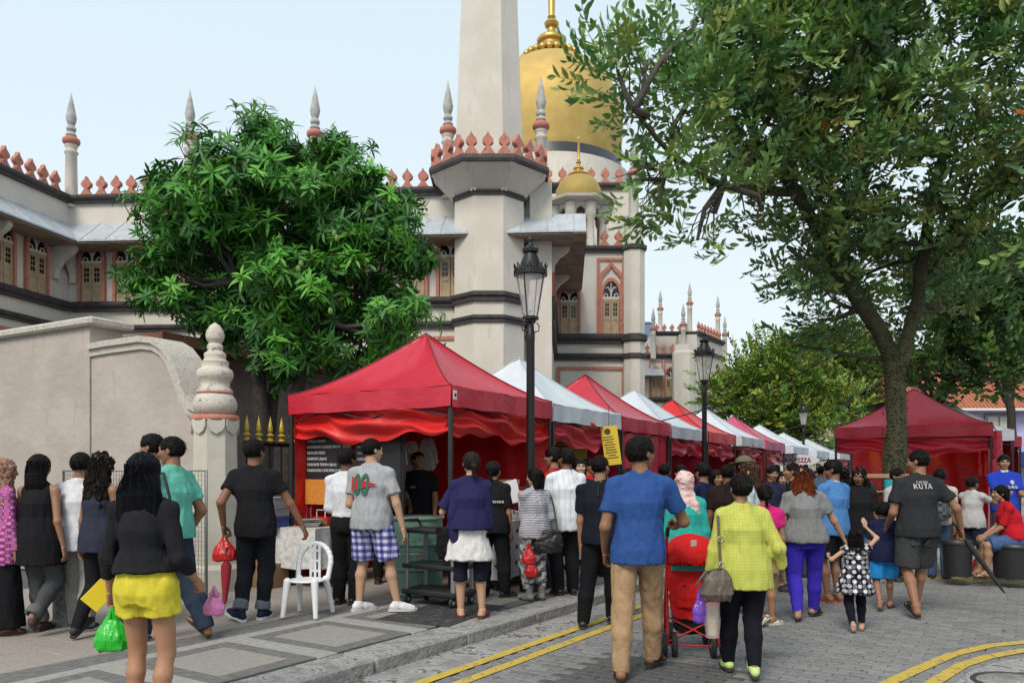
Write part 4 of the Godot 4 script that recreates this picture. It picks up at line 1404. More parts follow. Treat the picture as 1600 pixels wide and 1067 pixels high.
func bracket(parent: Node, xf: Transform3D, out: float, h: float, w := 0.22) -> void:
	var pg := PackedVector2Array([Vector2(0, 0), Vector2(0.18 * out, 0.02), Vector2(0.22 * out, 0.3 * h), Vector2(0.45 * out, 0.55 * h), Vector2(0.85 * out, 0.75 * h), Vector2(out, 0.88 * h), Vector2(out, h), Vector2(0, h)])
	var st := open()
	add_prism(st, pg, -w / 2, w / 2, Transform3D(Basis(Vector3(0, 0, 1), Vector3.UP, Vector3(1, 0, 0)), Vector3.ZERO))
	part(parent, "bracket", st.commit(), M.plaster, xf)

func panel_frame(parent: Node, xf: Transform3D, x0: float, x1: float, y0: float, y1: float, w := 0.14, z := 0.06) -> void:
	var o := PackedVector2Array([Vector2(x0, y0), Vector2(x1, y0), Vector2(x1, y1), Vector2(x0, y1), Vector2(x0, y0)])
	var i := PackedVector2Array([Vector2(x0 + w, y0 + w), Vector2(x1 - w, y0 + w), Vector2(x1 - w, y1 - w), Vector2(x0 + w, y1 - w), Vector2(x0 + w, y0 + w)])
	part(parent, "panel_frame", hoop(o, i, -0.02, z), M.terracotta, xf)

func build_mosque() -> void:
	M.pinn = textured(mottle(lin(0.30, 0.30, 0.30), lin(0.46, 0.455, 0.45), 0.02, 44, 256), 0.85, 0.6)
	var s2 := PackedVector2Array()
	for p in merlon_pg: s2.append(Vector2(p.x * 0.5, p.y * 0.80))
	merlon_mesh = prism(s2, -0.09, 0.09)
	window_proto = arched_window()
	var mq := thing("mosque", "cream mosque with gold domes, terracotta crenellations and a tall white minaret", "mosque")
	var C := Vector3(-16.99, 0, -30.5)
	var B := Vector3(1.42, 0, -29.3)
	# front range
	var xd := (B - C).normalized()
	var fr := frame(xd, xd.cross(Vector3.UP), C)
	var ln := C.distance_to(B)
	wall_box(mq, "wall", M.plaster, fr, 0, ln, 0, 11.9, -0.8, 0)
	moulding(mq, fr, -0.2, ln + 0.2, 11.97, 0.3, 0.24)
	merlons(mq, fr, 0.35, ln - 0.3, 12.1, -0.1)
	awning(mq, fr, 0.0, ln + 1.28, 10.0, 11.05, 1.3)
	moulding(mq, fr, 0.15, ln, 7.86, 0.36, 0.25)
	moulding(mq, fr, 0.15, ln, 7.02, 0.26, 0.18)
	for i in 13:
		place_window(mq, fr * T(Vector3(0.95 + i * 1.38, 8.06, 0.0)))
		if i % 3 == 0: bracket(mq, fr * T(Vector3(0.25 + i * 1.38, 8.75, 0)), 1.0, 1.2)
	for i in 4: panel_frame(mq, fr, 0.6 + i * 4.5, 4.6 + i * 4.5, 2.6, 6.6)
	for px in [108.0, 300.0, 498.0, 704.0]:
		var t: float = (px - 107.0) / 753.0 * ln
		pinnacle(mq, fr * Vector3(maxf(t, -0.1), 12.0, -0.1))
	pinnacle(mq, fr * Vector3(ln - 0.35, 12.0, 0.05))
	wall_box(mq, "buttress", M.plaster, fr, ln - 0.75, ln + 0.05, 0, 12.1, -0.5, 0.35)
	# left wing, running towards the street
	var wd := Vector3(0.199, 0, -0.98).normalized()
	var lw := frame(wd, wd.cross(Vector3.UP), C - wd * 14.0)
	wall_box(mq, "wall", M.plaster, lw, 0, 14.0, 0, 11.9, -0.8, 0)
	moulding(mq, lw, 0, 14.0, 11.97, 0.3, 0.24)
	merlons(mq, lw, 0.2, 13.7, 12.1, -0.1)
	awning(mq, lw, 0, 14.0, 10.0, 11.05, 1.3)
	moulding(mq, lw, 0, 13.8, 7.86, 0.36, 0.25)
	moulding(mq, lw, 0, 13.8, 7.02, 0.26, 0.18)
	panel_frame(mq, lw, 8.0, 13.0, 2.6, 6.6)
	for i in 9: place_window(mq, lw * T(Vector3(12.35 - i * 1.5, 8.06, 0.0)))
	for i in 4: bracket(mq, lw * T(Vector3(13.2 - i * 3.0, 8.75, 0)), 1.0, 1.2)
	# side of the front range, between minaret and corner tower
	var sd := (Vector3(1.95, 0, -37.0) - B).normalized()
	var sw := frame(sd, sd.cross(Vector3.UP), B)
	var sl := 7.7
	wall_box(mq, "wall", M.plaster, sw, 0.02, sl, 0, 11.88, -0.7, 0)
	awning(mq, sw, -0.02, sl, 10.0, 11.05, 1.3)
	moulding(mq, sw, 0, sl, 7.86, 0.36, 0.25)
	moulding(mq, sw, 0, sl, 7.02, 0.26, 0.18)
	for i in 2: bracket(mq, sw * T(Vector3(0.4 + i * 4.2, 9.0, 0)), 0.7, 0.95, 0.16)
	for i in 4: place_window(mq, sw * T(Vector3(1.4 + i * 1.6, 8.06, 0.0)))
	# corner tower
	var ct := frame(Vector3.RIGHT, Vector3.BACK, Vector3(0, 0, -37.0))
	block(mq, "tower", M.plaster, ct.origin, 1.9, 5.6, 0, 11.85, -4.5, 0)
	var tower: Node = mq.get_child(mq.get_child_count() - 1)
	moulding(tower, ct, 1.9, 5.8, 11.9, 0.3, 0.22)
	merlons(tower, ct, 2.0, 5.3, 12.05, -0.1, 0.64, 1.0)
	moulding(tower, ct, 1.85, 5.9, 7.74, 0.45, 0.3)
	moulding(tower, ct, 1.85, 5.9, 6.9, 0.32, 0.22)
	panel_frame(tower, ct, 3.95, 5.25, 7.97, 11.5, 0.13, 0.08)
	var og := hoop(arch(0.58, 2.35, 3.4, 10, true), arch(0.44, 2.3, 3.15, 10, true), -0.02, 0.12)
	part(tower, "arch_surround", og, M.terracotta, ct * T(Vector3(4.6, 7.97, 0)))
	place_window(mq, ct * Transform3D(Basis.from_scale(Vector3(0.92, 1.1, 1)), Vector3(4.6, 7.98, 0.02)))
	place_window(mq, ct * T(Vector3(2.65, 7.98, 0.02)))
	panel_frame(tower, ct, 2.1, 5.25, 2.2, 6.45, 0.14, 0.08)
	var rel := open()
	add_tube(rel, [Vector3(2.6, 2.4, 0.02), Vector3(2.6, 5.2, 0.02), Vector3(3.1, 5.25, 0.02), Vector3(3.25, 5.6, 0.02), Vector3(3.68, 5.8, 0.02), Vector3(4.1, 5.6, 0.02), Vector3(4.25, 5.25, 0.02), Vector3(4.75, 5.2, 0.02), Vector3(4.75, 2.4, 0.02)], 0.05, 6)
	add_tube(rel, [Vector3(3.2, 2.4, 0.02), Vector3(3.2, 4.8, 0.02), Vector3(3.45, 5.2, 0.02), Vector3(3.68, 5.28, 0.02), Vector3(3.9, 5.2, 0.02), Vector3(4.15, 4.8, 0.02), Vector3(4.15, 2.4, 0.02)], 0.05, 6)
	add_tube(rel, [Vector3(3.68, 2.4, 0.02), Vector3(3.68, 5.2, 0.02)], 0.04, 6)
	part(tower, "blind_arch", rel.commit(), M.plaster, ct)
	var bt := open()
	add_lathe(bt, [Vector2(0.52, 0), Vector2(0.52, 11.8), Vector2(0.45, 11.9), Vector2(0.45, 13.4)], 8, Transform3D.IDENTITY, false, PI / 8)
	part(tower, "buttress", bt.commit(), M.plaster, T(Vector3(5.65, 0, -36.9)))
	for q in [[7.74, 0.64, 0.2], [6.9, 0.6, 0.14], [11.9, 0.62, 0.14]]:
		var bb := open()
		add_lathe(bb, [Vector2(0.5, q[0] - q[2]), Vector2(q[1], q[0] - q[2] * 0.6), Vector2(q[1], q[0] + q[2] * 0.7), Vector2(0.5, q[0] + q[2])], 8, Transform3D.IDENTITY, false, PI / 8)
		part(tower, "string_course", bb.commit(), M.band, T(Vector3(5.65, 0, -36.9)))
	pinnacle(tower, Vector3(5.65, 13.0, -36.9), 1.05)
	build_cupola(mq, Vector3(3.2, 11.9, -38.2))
	build_minaret(mq)
	# hall behind, with the great dome
	var hl := frame(Vector3.RIGHT, Vector3.BACK, Vector3(0, 0, -45.0))
	block(mq, "hall", M.plaster, hl.origin, -2.6, 6.6, 0, 17.6, -14, 0)
	var hall: Node = mq.get_child(mq.get_child_count() - 1)
	moulding(hall, hl, -2.6, 6.8, 17.7, 0.35, 0.25)
	merlons(hall, hl, -2.4, 6.5, 17.85, -0.1, 0.8, 1.25)
	build_dome(mq, Vector3(2.74, 0, -55.0))
	# far end of the mosque
	var fd := frame(Vector3.RIGHT, Vector3.BACK, Vector3(0, 0, -69.0))
	block(mq, "far_range", M.plaster, fd.origin, 9.0, 14.4, 0, 11.6, -8, 0)
	var fb: Node = mq.get_child(mq.get_child_count() - 1)
	moulding(fb, fd, 9.0, 14.5, 11.6, 0.4, 0.3)
	merlons(fb, fd, 9.2, 14.3, 11.8, -0.1, 0.75, 1.1)
	block(mq, "far_tower", M.plaster, fd.origin, 14.4, 15.9, 0, 13.4, -9, 0.6)
	var ft: Node = mq.get_child(mq.get_child_count() - 1)
	var fs := frame((Vector3(19.6, 0, -74.0) - Vector3(15.9, 0, -68.4)).normalized(), (Vector3(19.6, 0, -74.0) - Vector3(15.9, 0, -68.4)).normalized().cross(Vector3.UP), Vector3(15.9, 0, -68.4))
	wall_box(ft, "wall", M.plaster, fs, 0, 6.7, 0, 13.4, -1.0, 0)
	wall_box(ft, "upper_wall", M.plaster, fd, 12.2, 16.2, 11.5, 13.5, -4, -1.0)
	moulding(ft, fs, 0, 6.7, 13.5, 0.4, 0.3)
	moulding(ft, fd, 12.2, 16.0, 13.55, 0.4, 0.3)
	merlons(ft, fs, 0.3, 6.5, 13.7, -0.1, 0.75, 1.1)
	merlons(ft, fd, 12.4, 15.8, 13.75, -1.1, 0.75, 1.1)
	moulding(ft, fd, 14.35, 16.0, 11.9, 0.35, 0.9)
	moulding(ft, fs, 0, 6.7, 7.8, 0.4, 0.3); moulding(fb, fd, 9.0, 14.4, 7.8, 0.4, 0.3); moulding(ft, fs, 0, 6.7, 12.1, 0.35, 0.25)
	panel_frame(fb, fd, 11.9, 13.1, 8.1, 11.2, 0.1); panel_frame(fb, fd, 13.2, 14.35, 8.1, 11.2, 0.1)
	for q in [[13.77, 1.1], [12.5, 0.9], [11.0, 0.9]]: place_window(mq, fd * Transform3D(Basis.from_scale(Vector3(q[1], 1.1, 1)), Vector3(q[0], 8.1, 0.03)))
	awning(fb, fd, 9.0, 13.0, 9.8, 10.6, 1.2)
	for q in [[1032.0, 520.0, 72.0, 0.95], [1078.0, 515.0, 69.0, 1.0], [1122.0, 530.0, 74.0, 1.0], [1021.0, 555.0, 68.6, 1.0], [1068.0, 600.0, 68.0, 1.0], [1133.0, 560.0, 76.0, 1.0]]:
		var p := at(q[0], q[1], q[2])
		if q[1] == 600.0:
			var pl := open()
			add_lathe(pl, [Vector2(0.95, 0), Vector2(0.95, 11.7), Vector2(0.85, 11.9), Vector2(0.8, 12.4)], 8, Transform3D.IDENTITY, false, PI / 8)
			part(ft, "buttress", pl.commit(), M.plaster, T(Vector3(p.x, 0, p.z)))
			p.y = 11.9
		pinnacle(ft, p, q[3])
	window_proto.free()

func build_minaret(mq: Node) -> void:
	var c := at(765, 738, 29.25)
	c.y = 0
	var k := 1.0 / cos(PI / 8)
	var st := open()
	add_lathe(st, [Vector2(1.27 * k, 0), Vector2(1.25 * k, 11.45)], 8, Transform3D.IDENTITY, false, PI / 8)
	var mn := part(mq, "minaret", st.commit(), M.plaster, T(c))
	for q in [[7.77, 0.40, 1.42], [6.98, 0.30, 1.37], [11.42, 0.22, 1.33]]:
		var b := open()
		add_lathe(b, [Vector2(1.2 * k, q[0] - q[1] / 2), Vector2(lerpf(1.25, q[2], 0.55) * k, q[0] - q[1] / 2), Vector2(lerpf(1.25, q[2], 0.6) * k, q[0] - q[1] * 0.15), Vector2(q[2] * k, q[0]), Vector2(q[2] * k, q[0] + q[1] * 0.3), Vector2(1.2 * k, q[0] + q[1] / 2)], 8, Transform3D.IDENTITY, false, PI / 8)
		part(mn, "string_course", b.commit(), M.band)
	var cb := open()
	add_lathe(cb, [Vector2(1.24 * k, 11.45), Vector2(1.3 * k, 11.5), Vector2(2.0 * k, 12.15), Vector2(2.05 * k, 12.2), Vector2(1.0, 12.2)], 8, Transform3D.IDENTITY, false, PI / 8)
	part(mn, "gallery", cb.commit(), M.plaster)
	var ge := open()
	add_lathe(ge, [Vector2(1.9 * k, 12.18), Vector2(2.12 * k, 12.18), Vector2(2.15 * k, 12.28), Vector2(2.12 * k, 12.42), Vector2(1.0, 12.44)], 8, Transform3D.IDENTITY, false, PI / 8)
	part(mn, "gallery_edge", ge.commit(), M.band)
	for i in 8:
		var f := Transform3D(Basis(Vector3.UP, i * PI / 4), Vector3.ZERO)
		for j in 3:
			part(mn, "merlon", merlon_mesh, M.terracotta, f * T(Vector3((j - 1) * 0.565, 12.4, 2.0)))
		var g := Transform3D(Basis(Vector3.UP, i * PI / 4 + PI / 8), Vector3.ZERO)
		bracket(mn, g * T(Vector3(0, 11.42, 1.25)), 0.95, 0.82, 0.2)
	var us := open()
	add_lathe(us, [Vector2(1.24 * k, 12.44), Vector2(1.03 * k, 18.2), Vector2(0.82 * k, 26.0)], 8, Transform3D.IDENTITY, false, PI / 8)
	part(mn, "shaft", us.commit(), M.plaster)
	var tg := open()
	add_lathe(tg, [Vector2(0.8 * k, 26.0), Vector2(1.4 * k, 26.7), Vector2(1.4 * k, 27.0), Vector2(0.6, 27.0), Vector2(0.6, 29.0), Vector2(0.75, 29.4), Vector2(0.5, 30.2), Vector2(0.05, 31.0), Vector2(0.0, 32.0)], 8, Transform3D.IDENTITY, false, PI / 8)
	part(mn, "turret", tg.commit(), M.plaster)

func build_dome(mq: Node, p: Vector3) -> void:
	var dr := part(mq, "drum", lathe([Vector2(5.3, 15.00), Vector2(5.3, 21.60), Vector2(5.1, 21.70), Vector2(4.9, 21.19)], 40), M.plaster, T(p))
	part(dr, "bottle_band", lathe([Vector2(4.9, 21.19), Vector2(5.0, 21.25), Vector2(4.8, 22.45), Vector2(4.6, 22.50)], 48), M.bottles)
	var dm := part(mq, "dome", lathe([Vector2(4.55, 22.50), Vector2(4.72, 23.37), Vector2(4.85, 24.24), Vector2(4.92, 25.12), Vector2(4.86, 26.10), Vector2(4.62, 27.08), Vector2(4.15, 28.06), Vector2(3.4, 28.93), Vector2(2.5, 29.53), Vector2(1.7, 29.86), Vector2(0.9, 30.02)], 64), M.gold, T(p))
	finial(dm, 29.98, 2.0)
	
func finial(dm: Node, y: float, s: float) -> void:
	var pet := open()
	for i in 26:
		var a := TAU * i / 26
		add_lathe(pet, [Vector2(0.0, -0.14 * s), Vector2(0.11 * s, -0.08 * s), Vector2(0.13 * s, 0.02 * s), Vector2(0.08 * s, 0.1 * s), Vector2(0.0, 0.12 * s)], 6, T(Vector3(cos(a) * 0.98 * s, y + 0.02 * s, sin(a) * 0.98 * s)))
	pet.generate_normals()
	part(dm, "petal_ring", pet.commit(), M.gold_dull)
	var pr := []
	for q in [[0.95, 0.0], [0.85, 0.1], [0.6, 0.25], [0.46, 0.42], [0.42, 0.55], [0.5, 0.62], [0.52, 0.70], [0.46, 0.78], [0.25, 0.86], [0.17, 0.98], [0.14, 1.12], [0.22, 1.18], [0.26, 1.28], [0.2, 1.36], [0.11, 1.42], [0.15, 1.5], [0.11, 1.6], [0.13, 2.3], [0.08, 3.4], [0.13, 3.5], [0.11, 3.65], [0.04, 3.75], [0.0, 4.1]]: pr.append(Vector2(q[0] * s, y + q[1] * s))
	part(dm, "finial", lathe(pr, 20), M.gold_dull)

func build_cupola(mq: Node, p: Vector3) -> void:
	var k := 1.0 / cos(PI / 8)
	var st := open()
	add_lathe(st, [Vector2(1.0 * k, 2.2), Vector2(1.3 * k, 2.25), Vector2(1.68 * k, 2.35), Vector2(1.7 * k, 2.48), Vector2(1.1 * k, 2.62), Vector2(0.0, 2.65)], 8, Transform3D.IDENTITY, false, PI / 8)
	var cu := part(mq, "cupola", st.commit(), M.plaster, T(p))
	for i in 8:
		var a := i * PI / 4 + PI / 8
		var q := Vector3(cos(a), 0, sin(a)) * 1.2
		part(cu, "column", lathe([Vector2(0.24, 0), Vector2(0.24, 0.15), Vector2(0.18, 0.2), Vector2(0.18, 1.45), Vector2(0.25, 1.58), Vector2(0.27, 1.72), Vector2(0.27, 2.22)], 10), M.plaster, T(q))
		var f := Transform3D(Basis(Vector3.UP, i * PI / 4), Vector3.ZERO)
		var outer := PackedVector2Array()
		var inner := PackedVector2Array()
		for j in 13:
			var t := PI * j / 12.0
			var lobe := 0.82 + 0.12 * absf(sin(t * 3.0))
			outer.append(Vector2(0.52 * (1.0 if j < 4 else (-1.0 if j > 8 else cos(t) * 1.9)), 1.6 if (j == 0 or j == 12) else 2.23))
			inner.append(Vector2(cos(t) * 0.36 * lobe, 1.6 + sin(t) * 0.5 * lobe))
		part(cu, "arch", hoop(outer, inner, 1.0, 1.16), M.plaster, f)
	part(cu, "shade_core", lathe([Vector2(0.74, 0.0), Vector2(0.74, 2.22)], 24), M.soffit)  # added dark core, its brown stands in for the shade under the cupola roof
	var dm := part(cu, "dome", lathe([Vector2(1.04, 2.6), Vector2(1.1, 2.85), Vector2(1.06, 3.2), Vector2(0.92, 3.5), Vector2(0.66, 3.75), Vector2(0.35, 3.9), Vector2(0.2, 3.95)], 32), M.gold)
	finial(dm, 3.88, 0.5)

# ---------------------------------------------------------------- boundary wall, gate pillar, railing, shed
func wall_w(px: float) -> float:                                  # how far along the side wall a pixel column lies
	var k := (px - 800.0) / F
	return (-3.7 - k * 9.8) / (0.869 + k * 0.495)

func build_boundary() -> void:
	var P := Vector3(-3.70, 0, -9.8)
	var fx := Transform3D(Basis(-W, Vector3.UP, (-W).cross(Vector3.UP)), P)       # x runs back to the pillar: negative along the wall
	var wallt := thing("boundary_wall", "cream rendered boundary wall with a curved end and mouldy coping", "wall")
	var top := []
	for q in [[142, 553], [170, 548], [200, 544], [222, 541], [240, 543], [253, 551], [263, 564], [272, 584], [279, 605], [286, 626], [296, 643], [312, 652]]:
		var w := wall_w(q[0])
		top.append(Vector2(-w, EYE + (HZ - q[1]) / F * (9.8 + 0.495 * w)))
	var pg := PackedVector2Array([Vector2(top[0].x, 0.1)])
	for t in top: pg.append(t)
	pg.append(Vector2(0.0, top[-1].y)); pg.append(Vector2(0.0, 0.1))
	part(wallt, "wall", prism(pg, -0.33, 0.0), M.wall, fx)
	var cp := open()
	for i in top.size() - 1:
		var a: Vector2 = top[i]
		var b: Vector2 = top[i + 1]
		var na := (top[mini(i + 1, top.size() - 1)] - top[maxi(i - 1, 0)]).normalized().orthogonal() as Vector2
		var nb := (top[mini(i + 2, top.size() - 1)] - top[i]).normalized().orthogonal() as Vector2
		if na.y < 0: na = -na
		if nb.y < 0: nb = -nb
		for lay in [[-0.04, 0.05, 0.035], [0.05, 0.13, 0.075]]:
			var a0: Vector2 = a + na * lay[0]; var a1: Vector2 = a + na * lay[1]; var b0: Vector2 = b + nb * lay[0]; var b1: Vector2 = b + nb * lay[1]
			add_prism(cp, PackedVector2Array([a0, b0, b1, a1]), -0.33 - lay[2], lay[2])
	part(wallt, "coping", cp.commit(), M.coping, fx)
	var wl := wall_w(142)
	var h1 := EYE + (HZ - 510.0) / F * (9.8 + 0.495 * wl)
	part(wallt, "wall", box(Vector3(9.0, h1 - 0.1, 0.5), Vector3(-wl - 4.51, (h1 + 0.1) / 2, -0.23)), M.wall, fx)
	var c2 := open()
	add_chamfer(c2, Vector3(-wl - 4.45, h1 + 0.06, -0.23), Vector3(9.2, 0.12, 0.68), 0.03)
	part(wallt, "coping", c2.commit(), M.coping, fx)
	part(wallt, "plinth", box(Vector3(11.2, 0.35, 0.1), Vector3(-5.9, 0.29, 0.04), 0.02), M.kerb, fx)
	# gate pillar
	var gp := thing("gate_pillar", "cream gate pillar with stacked bulbous ornament and weathered bud finial", "pillar", P + Vector3(0.0, 0.1, 0.0) - W * 0.06, 0.4)
	var sh := open()
	add_lathe(sh, [Vector2(0.33, 0), Vector2(0.33, 0.28), Vector2(0.285, 0.34), Vector2(0.265, 2.06)], 8, Transform3D.IDENTITY, false, PI / 8)
	part(gp, "shaft", sh.commit(), M.pillar)
	var pet := prism(PackedVector2Array([Vector2(-0.1, 0), Vector2(-0.098, -0.08), Vector2(-0.07, -0.14), Vector2(0, -0.18), Vector2(0.07, -0.14), Vector2(0.098, -0.08), Vector2(0.1, 0)]), -0.02, 0.022)
	for i in 8:
		part(gp, "petal", pet, M.pillar, Transform3D(Basis(Vector3.UP, i * PI / 4), Vector3.ZERO) * T(Vector3(0, 2.09, 0.255)))
	part(gp, "ring", lathe([Vector2(0.25, 2.06), Vector2(0.285, 2.08), Vector2(0.295, 2.11), Vector2(0.27, 2.15), Vector2(0.15, 2.16)], 28), M.terracotta)
	var orn := []
	for q in [[0.22, 2.15], [0.285, 2.19], [0.315, 2.27], [0.315, 2.35], [0.28, 2.44], [0.24, 2.49], [0.255, 2.52], [0.255, 2.55], [0.22, 2.58], [0.21, 2.66], [0.23, 2.70], [0.255, 2.75], [0.265, 2.80], [0.25, 2.86], [0.205, 2.90], [0.19, 2.92], [0.195, 2.97], [0.2, 3.0], [0.165, 3.02], [0.15, 3.07], [0.16, 3.10], [0.155, 3.13], [0.11, 3.17], [0.115, 3.22], [0.112, 3.26], [0.09, 3.29], [0.125, 3.36], [0.135, 3.42], [0.12, 3.50], [0.07, 3.58], [0.0, 3.63]]: orn.append(Vector2(q[0] * 0.82, 2.15 + (q[1] - 2.15) * 0.77))
	var on_ := part(gp, "ornament", lathe(orn, 28), M.ornament)
	part(on_, "ring", lathe([Vector2(0.2, 2.40), Vector2(0.217, 2.42), Vector2(0.2, 2.445)], 28), M.terracotta)
	# railing with gilded spear heads
	var fu := Transform3D(Basis(U, Vector3.UP, U.cross(Vector3.UP)), P)
	var fe := thing("iron_railing", "black iron railing with gilded spear heads on a low cream wall", "railing")
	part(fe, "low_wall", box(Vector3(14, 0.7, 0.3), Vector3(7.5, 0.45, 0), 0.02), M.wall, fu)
	for y in [0.98, 1.92]:
		part(fe, "rail", box(Vector3(14, 0.05, 0.03), Vector3(7.5, y, 0)), M.black_iron, fu)
	var spear := lathe([Vector2(0.025, 0), Vector2(0.05, 0.03), Vector2(0.03, 0.06), Vector2(0.055, 0.1), Vector2(0.02, 0.13), Vector2(0.034, 0.16), Vector2(0.03, 0.21), Vector2(0.0, 0.36)], 8)
	var rod := tube([Vector3(0, 0.8, 0), Vector3(0, 1.98, 0)], 0.012, 6)
	for i in 40:
		part(fe, "bar", rod, M.black_iron, fu * T(Vector3(0.55 + i * 0.2, 0, 0)))
		part(fe, "spear_head", spear, M.gold_paint, fu * T(Vector3(0.55 + i * 0.2, 1.94, 0)))
	# shed behind the wall
	var c := at(253, 527, 14.6)
	var se := thing("brown_shed", "low brown flat-roofed outbuilding with a louvred window under the mango tree", "shed")
	var fs := Transform3D(Basis(-W, Vector3.UP, (-W).cross(Vector3.UP)), Vector3(c.x, 0, c.z))
	part(se, "roof", box(Vector3(5.0, 0.22, 6.5), Vector3(-2.5, c.y, -3.25)), M.shed_roof, fs)
	part(se, "wall", box(Vector3(4.0, c.y - 0.2, 5.5), Vector3(-2.7, c.y / 2, -3.4)), M.shed_wall, fs)
	var lv := part(se, "window", box(Vector3(0.06, 1.3, 0.75), Vector3(-0.69, 2.1, -1.7)), M.dark_glass, fs)
	for i in 14: part(lv, "slat", box(Vector3(0.05, 0.055, 0.72), Vector3.ZERO), M.shed_wall, Transform3D(Basis(Vector3(0, 0, 1), 0.5), Vector3(-0.645, 1.52 + i * 0.09, -1.7)))

# ---------------------------------------------------------------- houses across the street and far buildings
func build_houses() -> void:
	var d := 50.0
	var h := thing("shophouse", "lilac shophouse with grey window frames, blue awning and orange tiled roof", "house", Vector3(0, 0, -d))
	var x0 := 24.0
	var x1 := 42.0
	part(h, "wall", box(Vector3(x1 - x0, 5.4, 8), Vector3((x0 + x1) / 2, 2.7, -4)), M.lilac)
	for i in 7:
		part(h, "pilaster", box(Vector3(0.35, 5.4, 0.2), Vector3(x0 + 2.0 + i * 2.95 - 0.6, 2.7, 0.1)), M.lilac)
		var wx := x0 + 4.25 + i * 2.95 - 0.65
		var w := part(h, "window", box(Vector3(1.75, 2.0, 0.1), Vector3(wx, 4.2, 0.06), 0.02), M.grey_paint)
		for c in 2:
			for r in 2:
				part(w, "pane", box(Vector3(0.62, 0.8, 0.04), Vector3(wx - 0.38 + c * 0.76, 3.75 + r * 0.88, 0.11)), M.cream_pane)
	part(h, "blue_awning", box(Vector3(17, 0.9, 1.6), Vector3((x0 + x1) / 2 + 1.2, 2.35, 0.9), 0.05), M.blue_awning)
	part(h, "gutter", tube([Vector3(x0 - 0.6, 5.42, 0.75), Vector3(x1, 5.42, 0.75)], 0.1, 8), M.white_paint)
	var slope := Vector3(0, 3.6, -5.2)
	var deck := open()
	poly(deck, [Vector3(x0 - 0.6, 5.45, 0.7), Vector3(x1, 5.45, 0.7), Vector3(x1, 5.45, 0.7) + slope, Vector3(x0 - 0.6, 5.45, 0.7) + slope])
	poly(deck, [Vector3(x0 - 0.6, 5.45, 0.7) + slope, Vector3(x1, 5.45, 0.7) + slope, Vector3(x1, 5.45, -9.7), Vector3(x0 - 0.6, 5.45, -9.7)])
	var rf := part(h, "roof", deck.commit(), M.tile_dark)
	var tile := tube([Vector3(0, 0, 0), slope], 0.095, 6)
	for i in 78: part(rf, "tile", tile, M.tile_tones[i * 7 % 4], T(Vector3(x0 - 0.5 + i * 0.24, 5.5, 0.7)))
	part(rf, "ridge", tube([Vector3(x0 - 0.6, 9.1, -4.5), Vector3(x1, 9.1, -4.5)], 0.18, 8), M.tile_dark)
	# others
	for q in [["cream_house", "cream house with a flat cornice seen behind the leaning tree trunk", 1290.0, 1386.0, 622.0, 70.0, 8.0, "cream"],
			["low_shop", "low beige shop building at the far end of the street", 1150.0, 1330.0, 678.0, 90.0, 8.0, "cream"],
			["yellow_house", "pale yellow apartment block glimpsed through the tree crowns", 1535.0, 1720.0, 470.0, 120.0, 14.0, "yellow"],
			["blue_tower", "distant blue glass tower beyond the mosque", 1003.0, 1023.0, 505.0, 160.0, 8.0, "tower"]]:
		var a := at(q[2], q[4], q[5])
		var b := at(q[3], q[4], q[5])
		var o := thing(q[0], q[1], "building", Vector3((a.x + b.x) / 2, 0, a.z - q[6] / 2))
		var wd := b.x - a.x
		part(o, "wall", box(Vector3(wd, a.y, q[6]), Vector3(0, a.y / 2, 0)), M[q[7]])
		part(o, "cornice", box(Vector3(wd + 0.4, 0.35, q[6] + 0.4), Vector3(0, a.y + 0.1, 0), 0.05), M.tile_dark if q[7] == "cream" else M[q[7]])
		var nfl := int(a.y / 3.2)
		var nw := int(wd / 2.6)
		for f in nfl:
			for i in nw:
				var w := part(o, "window", box(Vector3(1.3, 1.5, 0.12), Vector3(-wd / 2 + (i + 0.5) * wd / nw, 1.9 + f * 3.2, q[6] / 2 + 0.03)), M.grey_paint)
				part(w, "pane", box(Vector3(1.1, 1.3, 0.05), Vector3(-wd / 2 + (i + 0.5) * wd / nw, 1.9 + f * 3.2, q[6] / 2 + 0.08)), M.dark_glass)

# ---------------------------------------------------------------- trees
func leaf_mesh(ln: float, wd: float, droop := 0.25) -> ArrayMesh:
	var st := open()
	add_leaf(st, Transform3D.IDENTITY, ln, wd, droop)
	return st.commit()

func add_leaf(st: SurfaceTool, xf: Transform3D, ln: float, wd: float, droop: float) -> void:     # grows along +y, faces +z, folded along its midrib
	var p := []
	for q in [[0.0, 0.06], [0.3, 0.85], [0.6, 1.0], [0.85, 0.55], [1.0, 0.02]]:
		var z: float = -droop * q[0] * q[0] * ln
		p.append([xf * Vector3(-wd / 2 * q[1], q[0] * ln, z + wd * 0.14 * q[1]), xf * Vector3(0, q[0] * ln, z), xf * Vector3(wd / 2 * q[1], q[0] * ln, z + wd * 0.14 * q[1])])
	for i in 4:
		poly(st, [p[i][0], p[i][1], p[i + 1][1], p[i + 1][0]])
		poly(st, [p[i][1], p[i][2], p[i + 1][2], p[i + 1][1]])

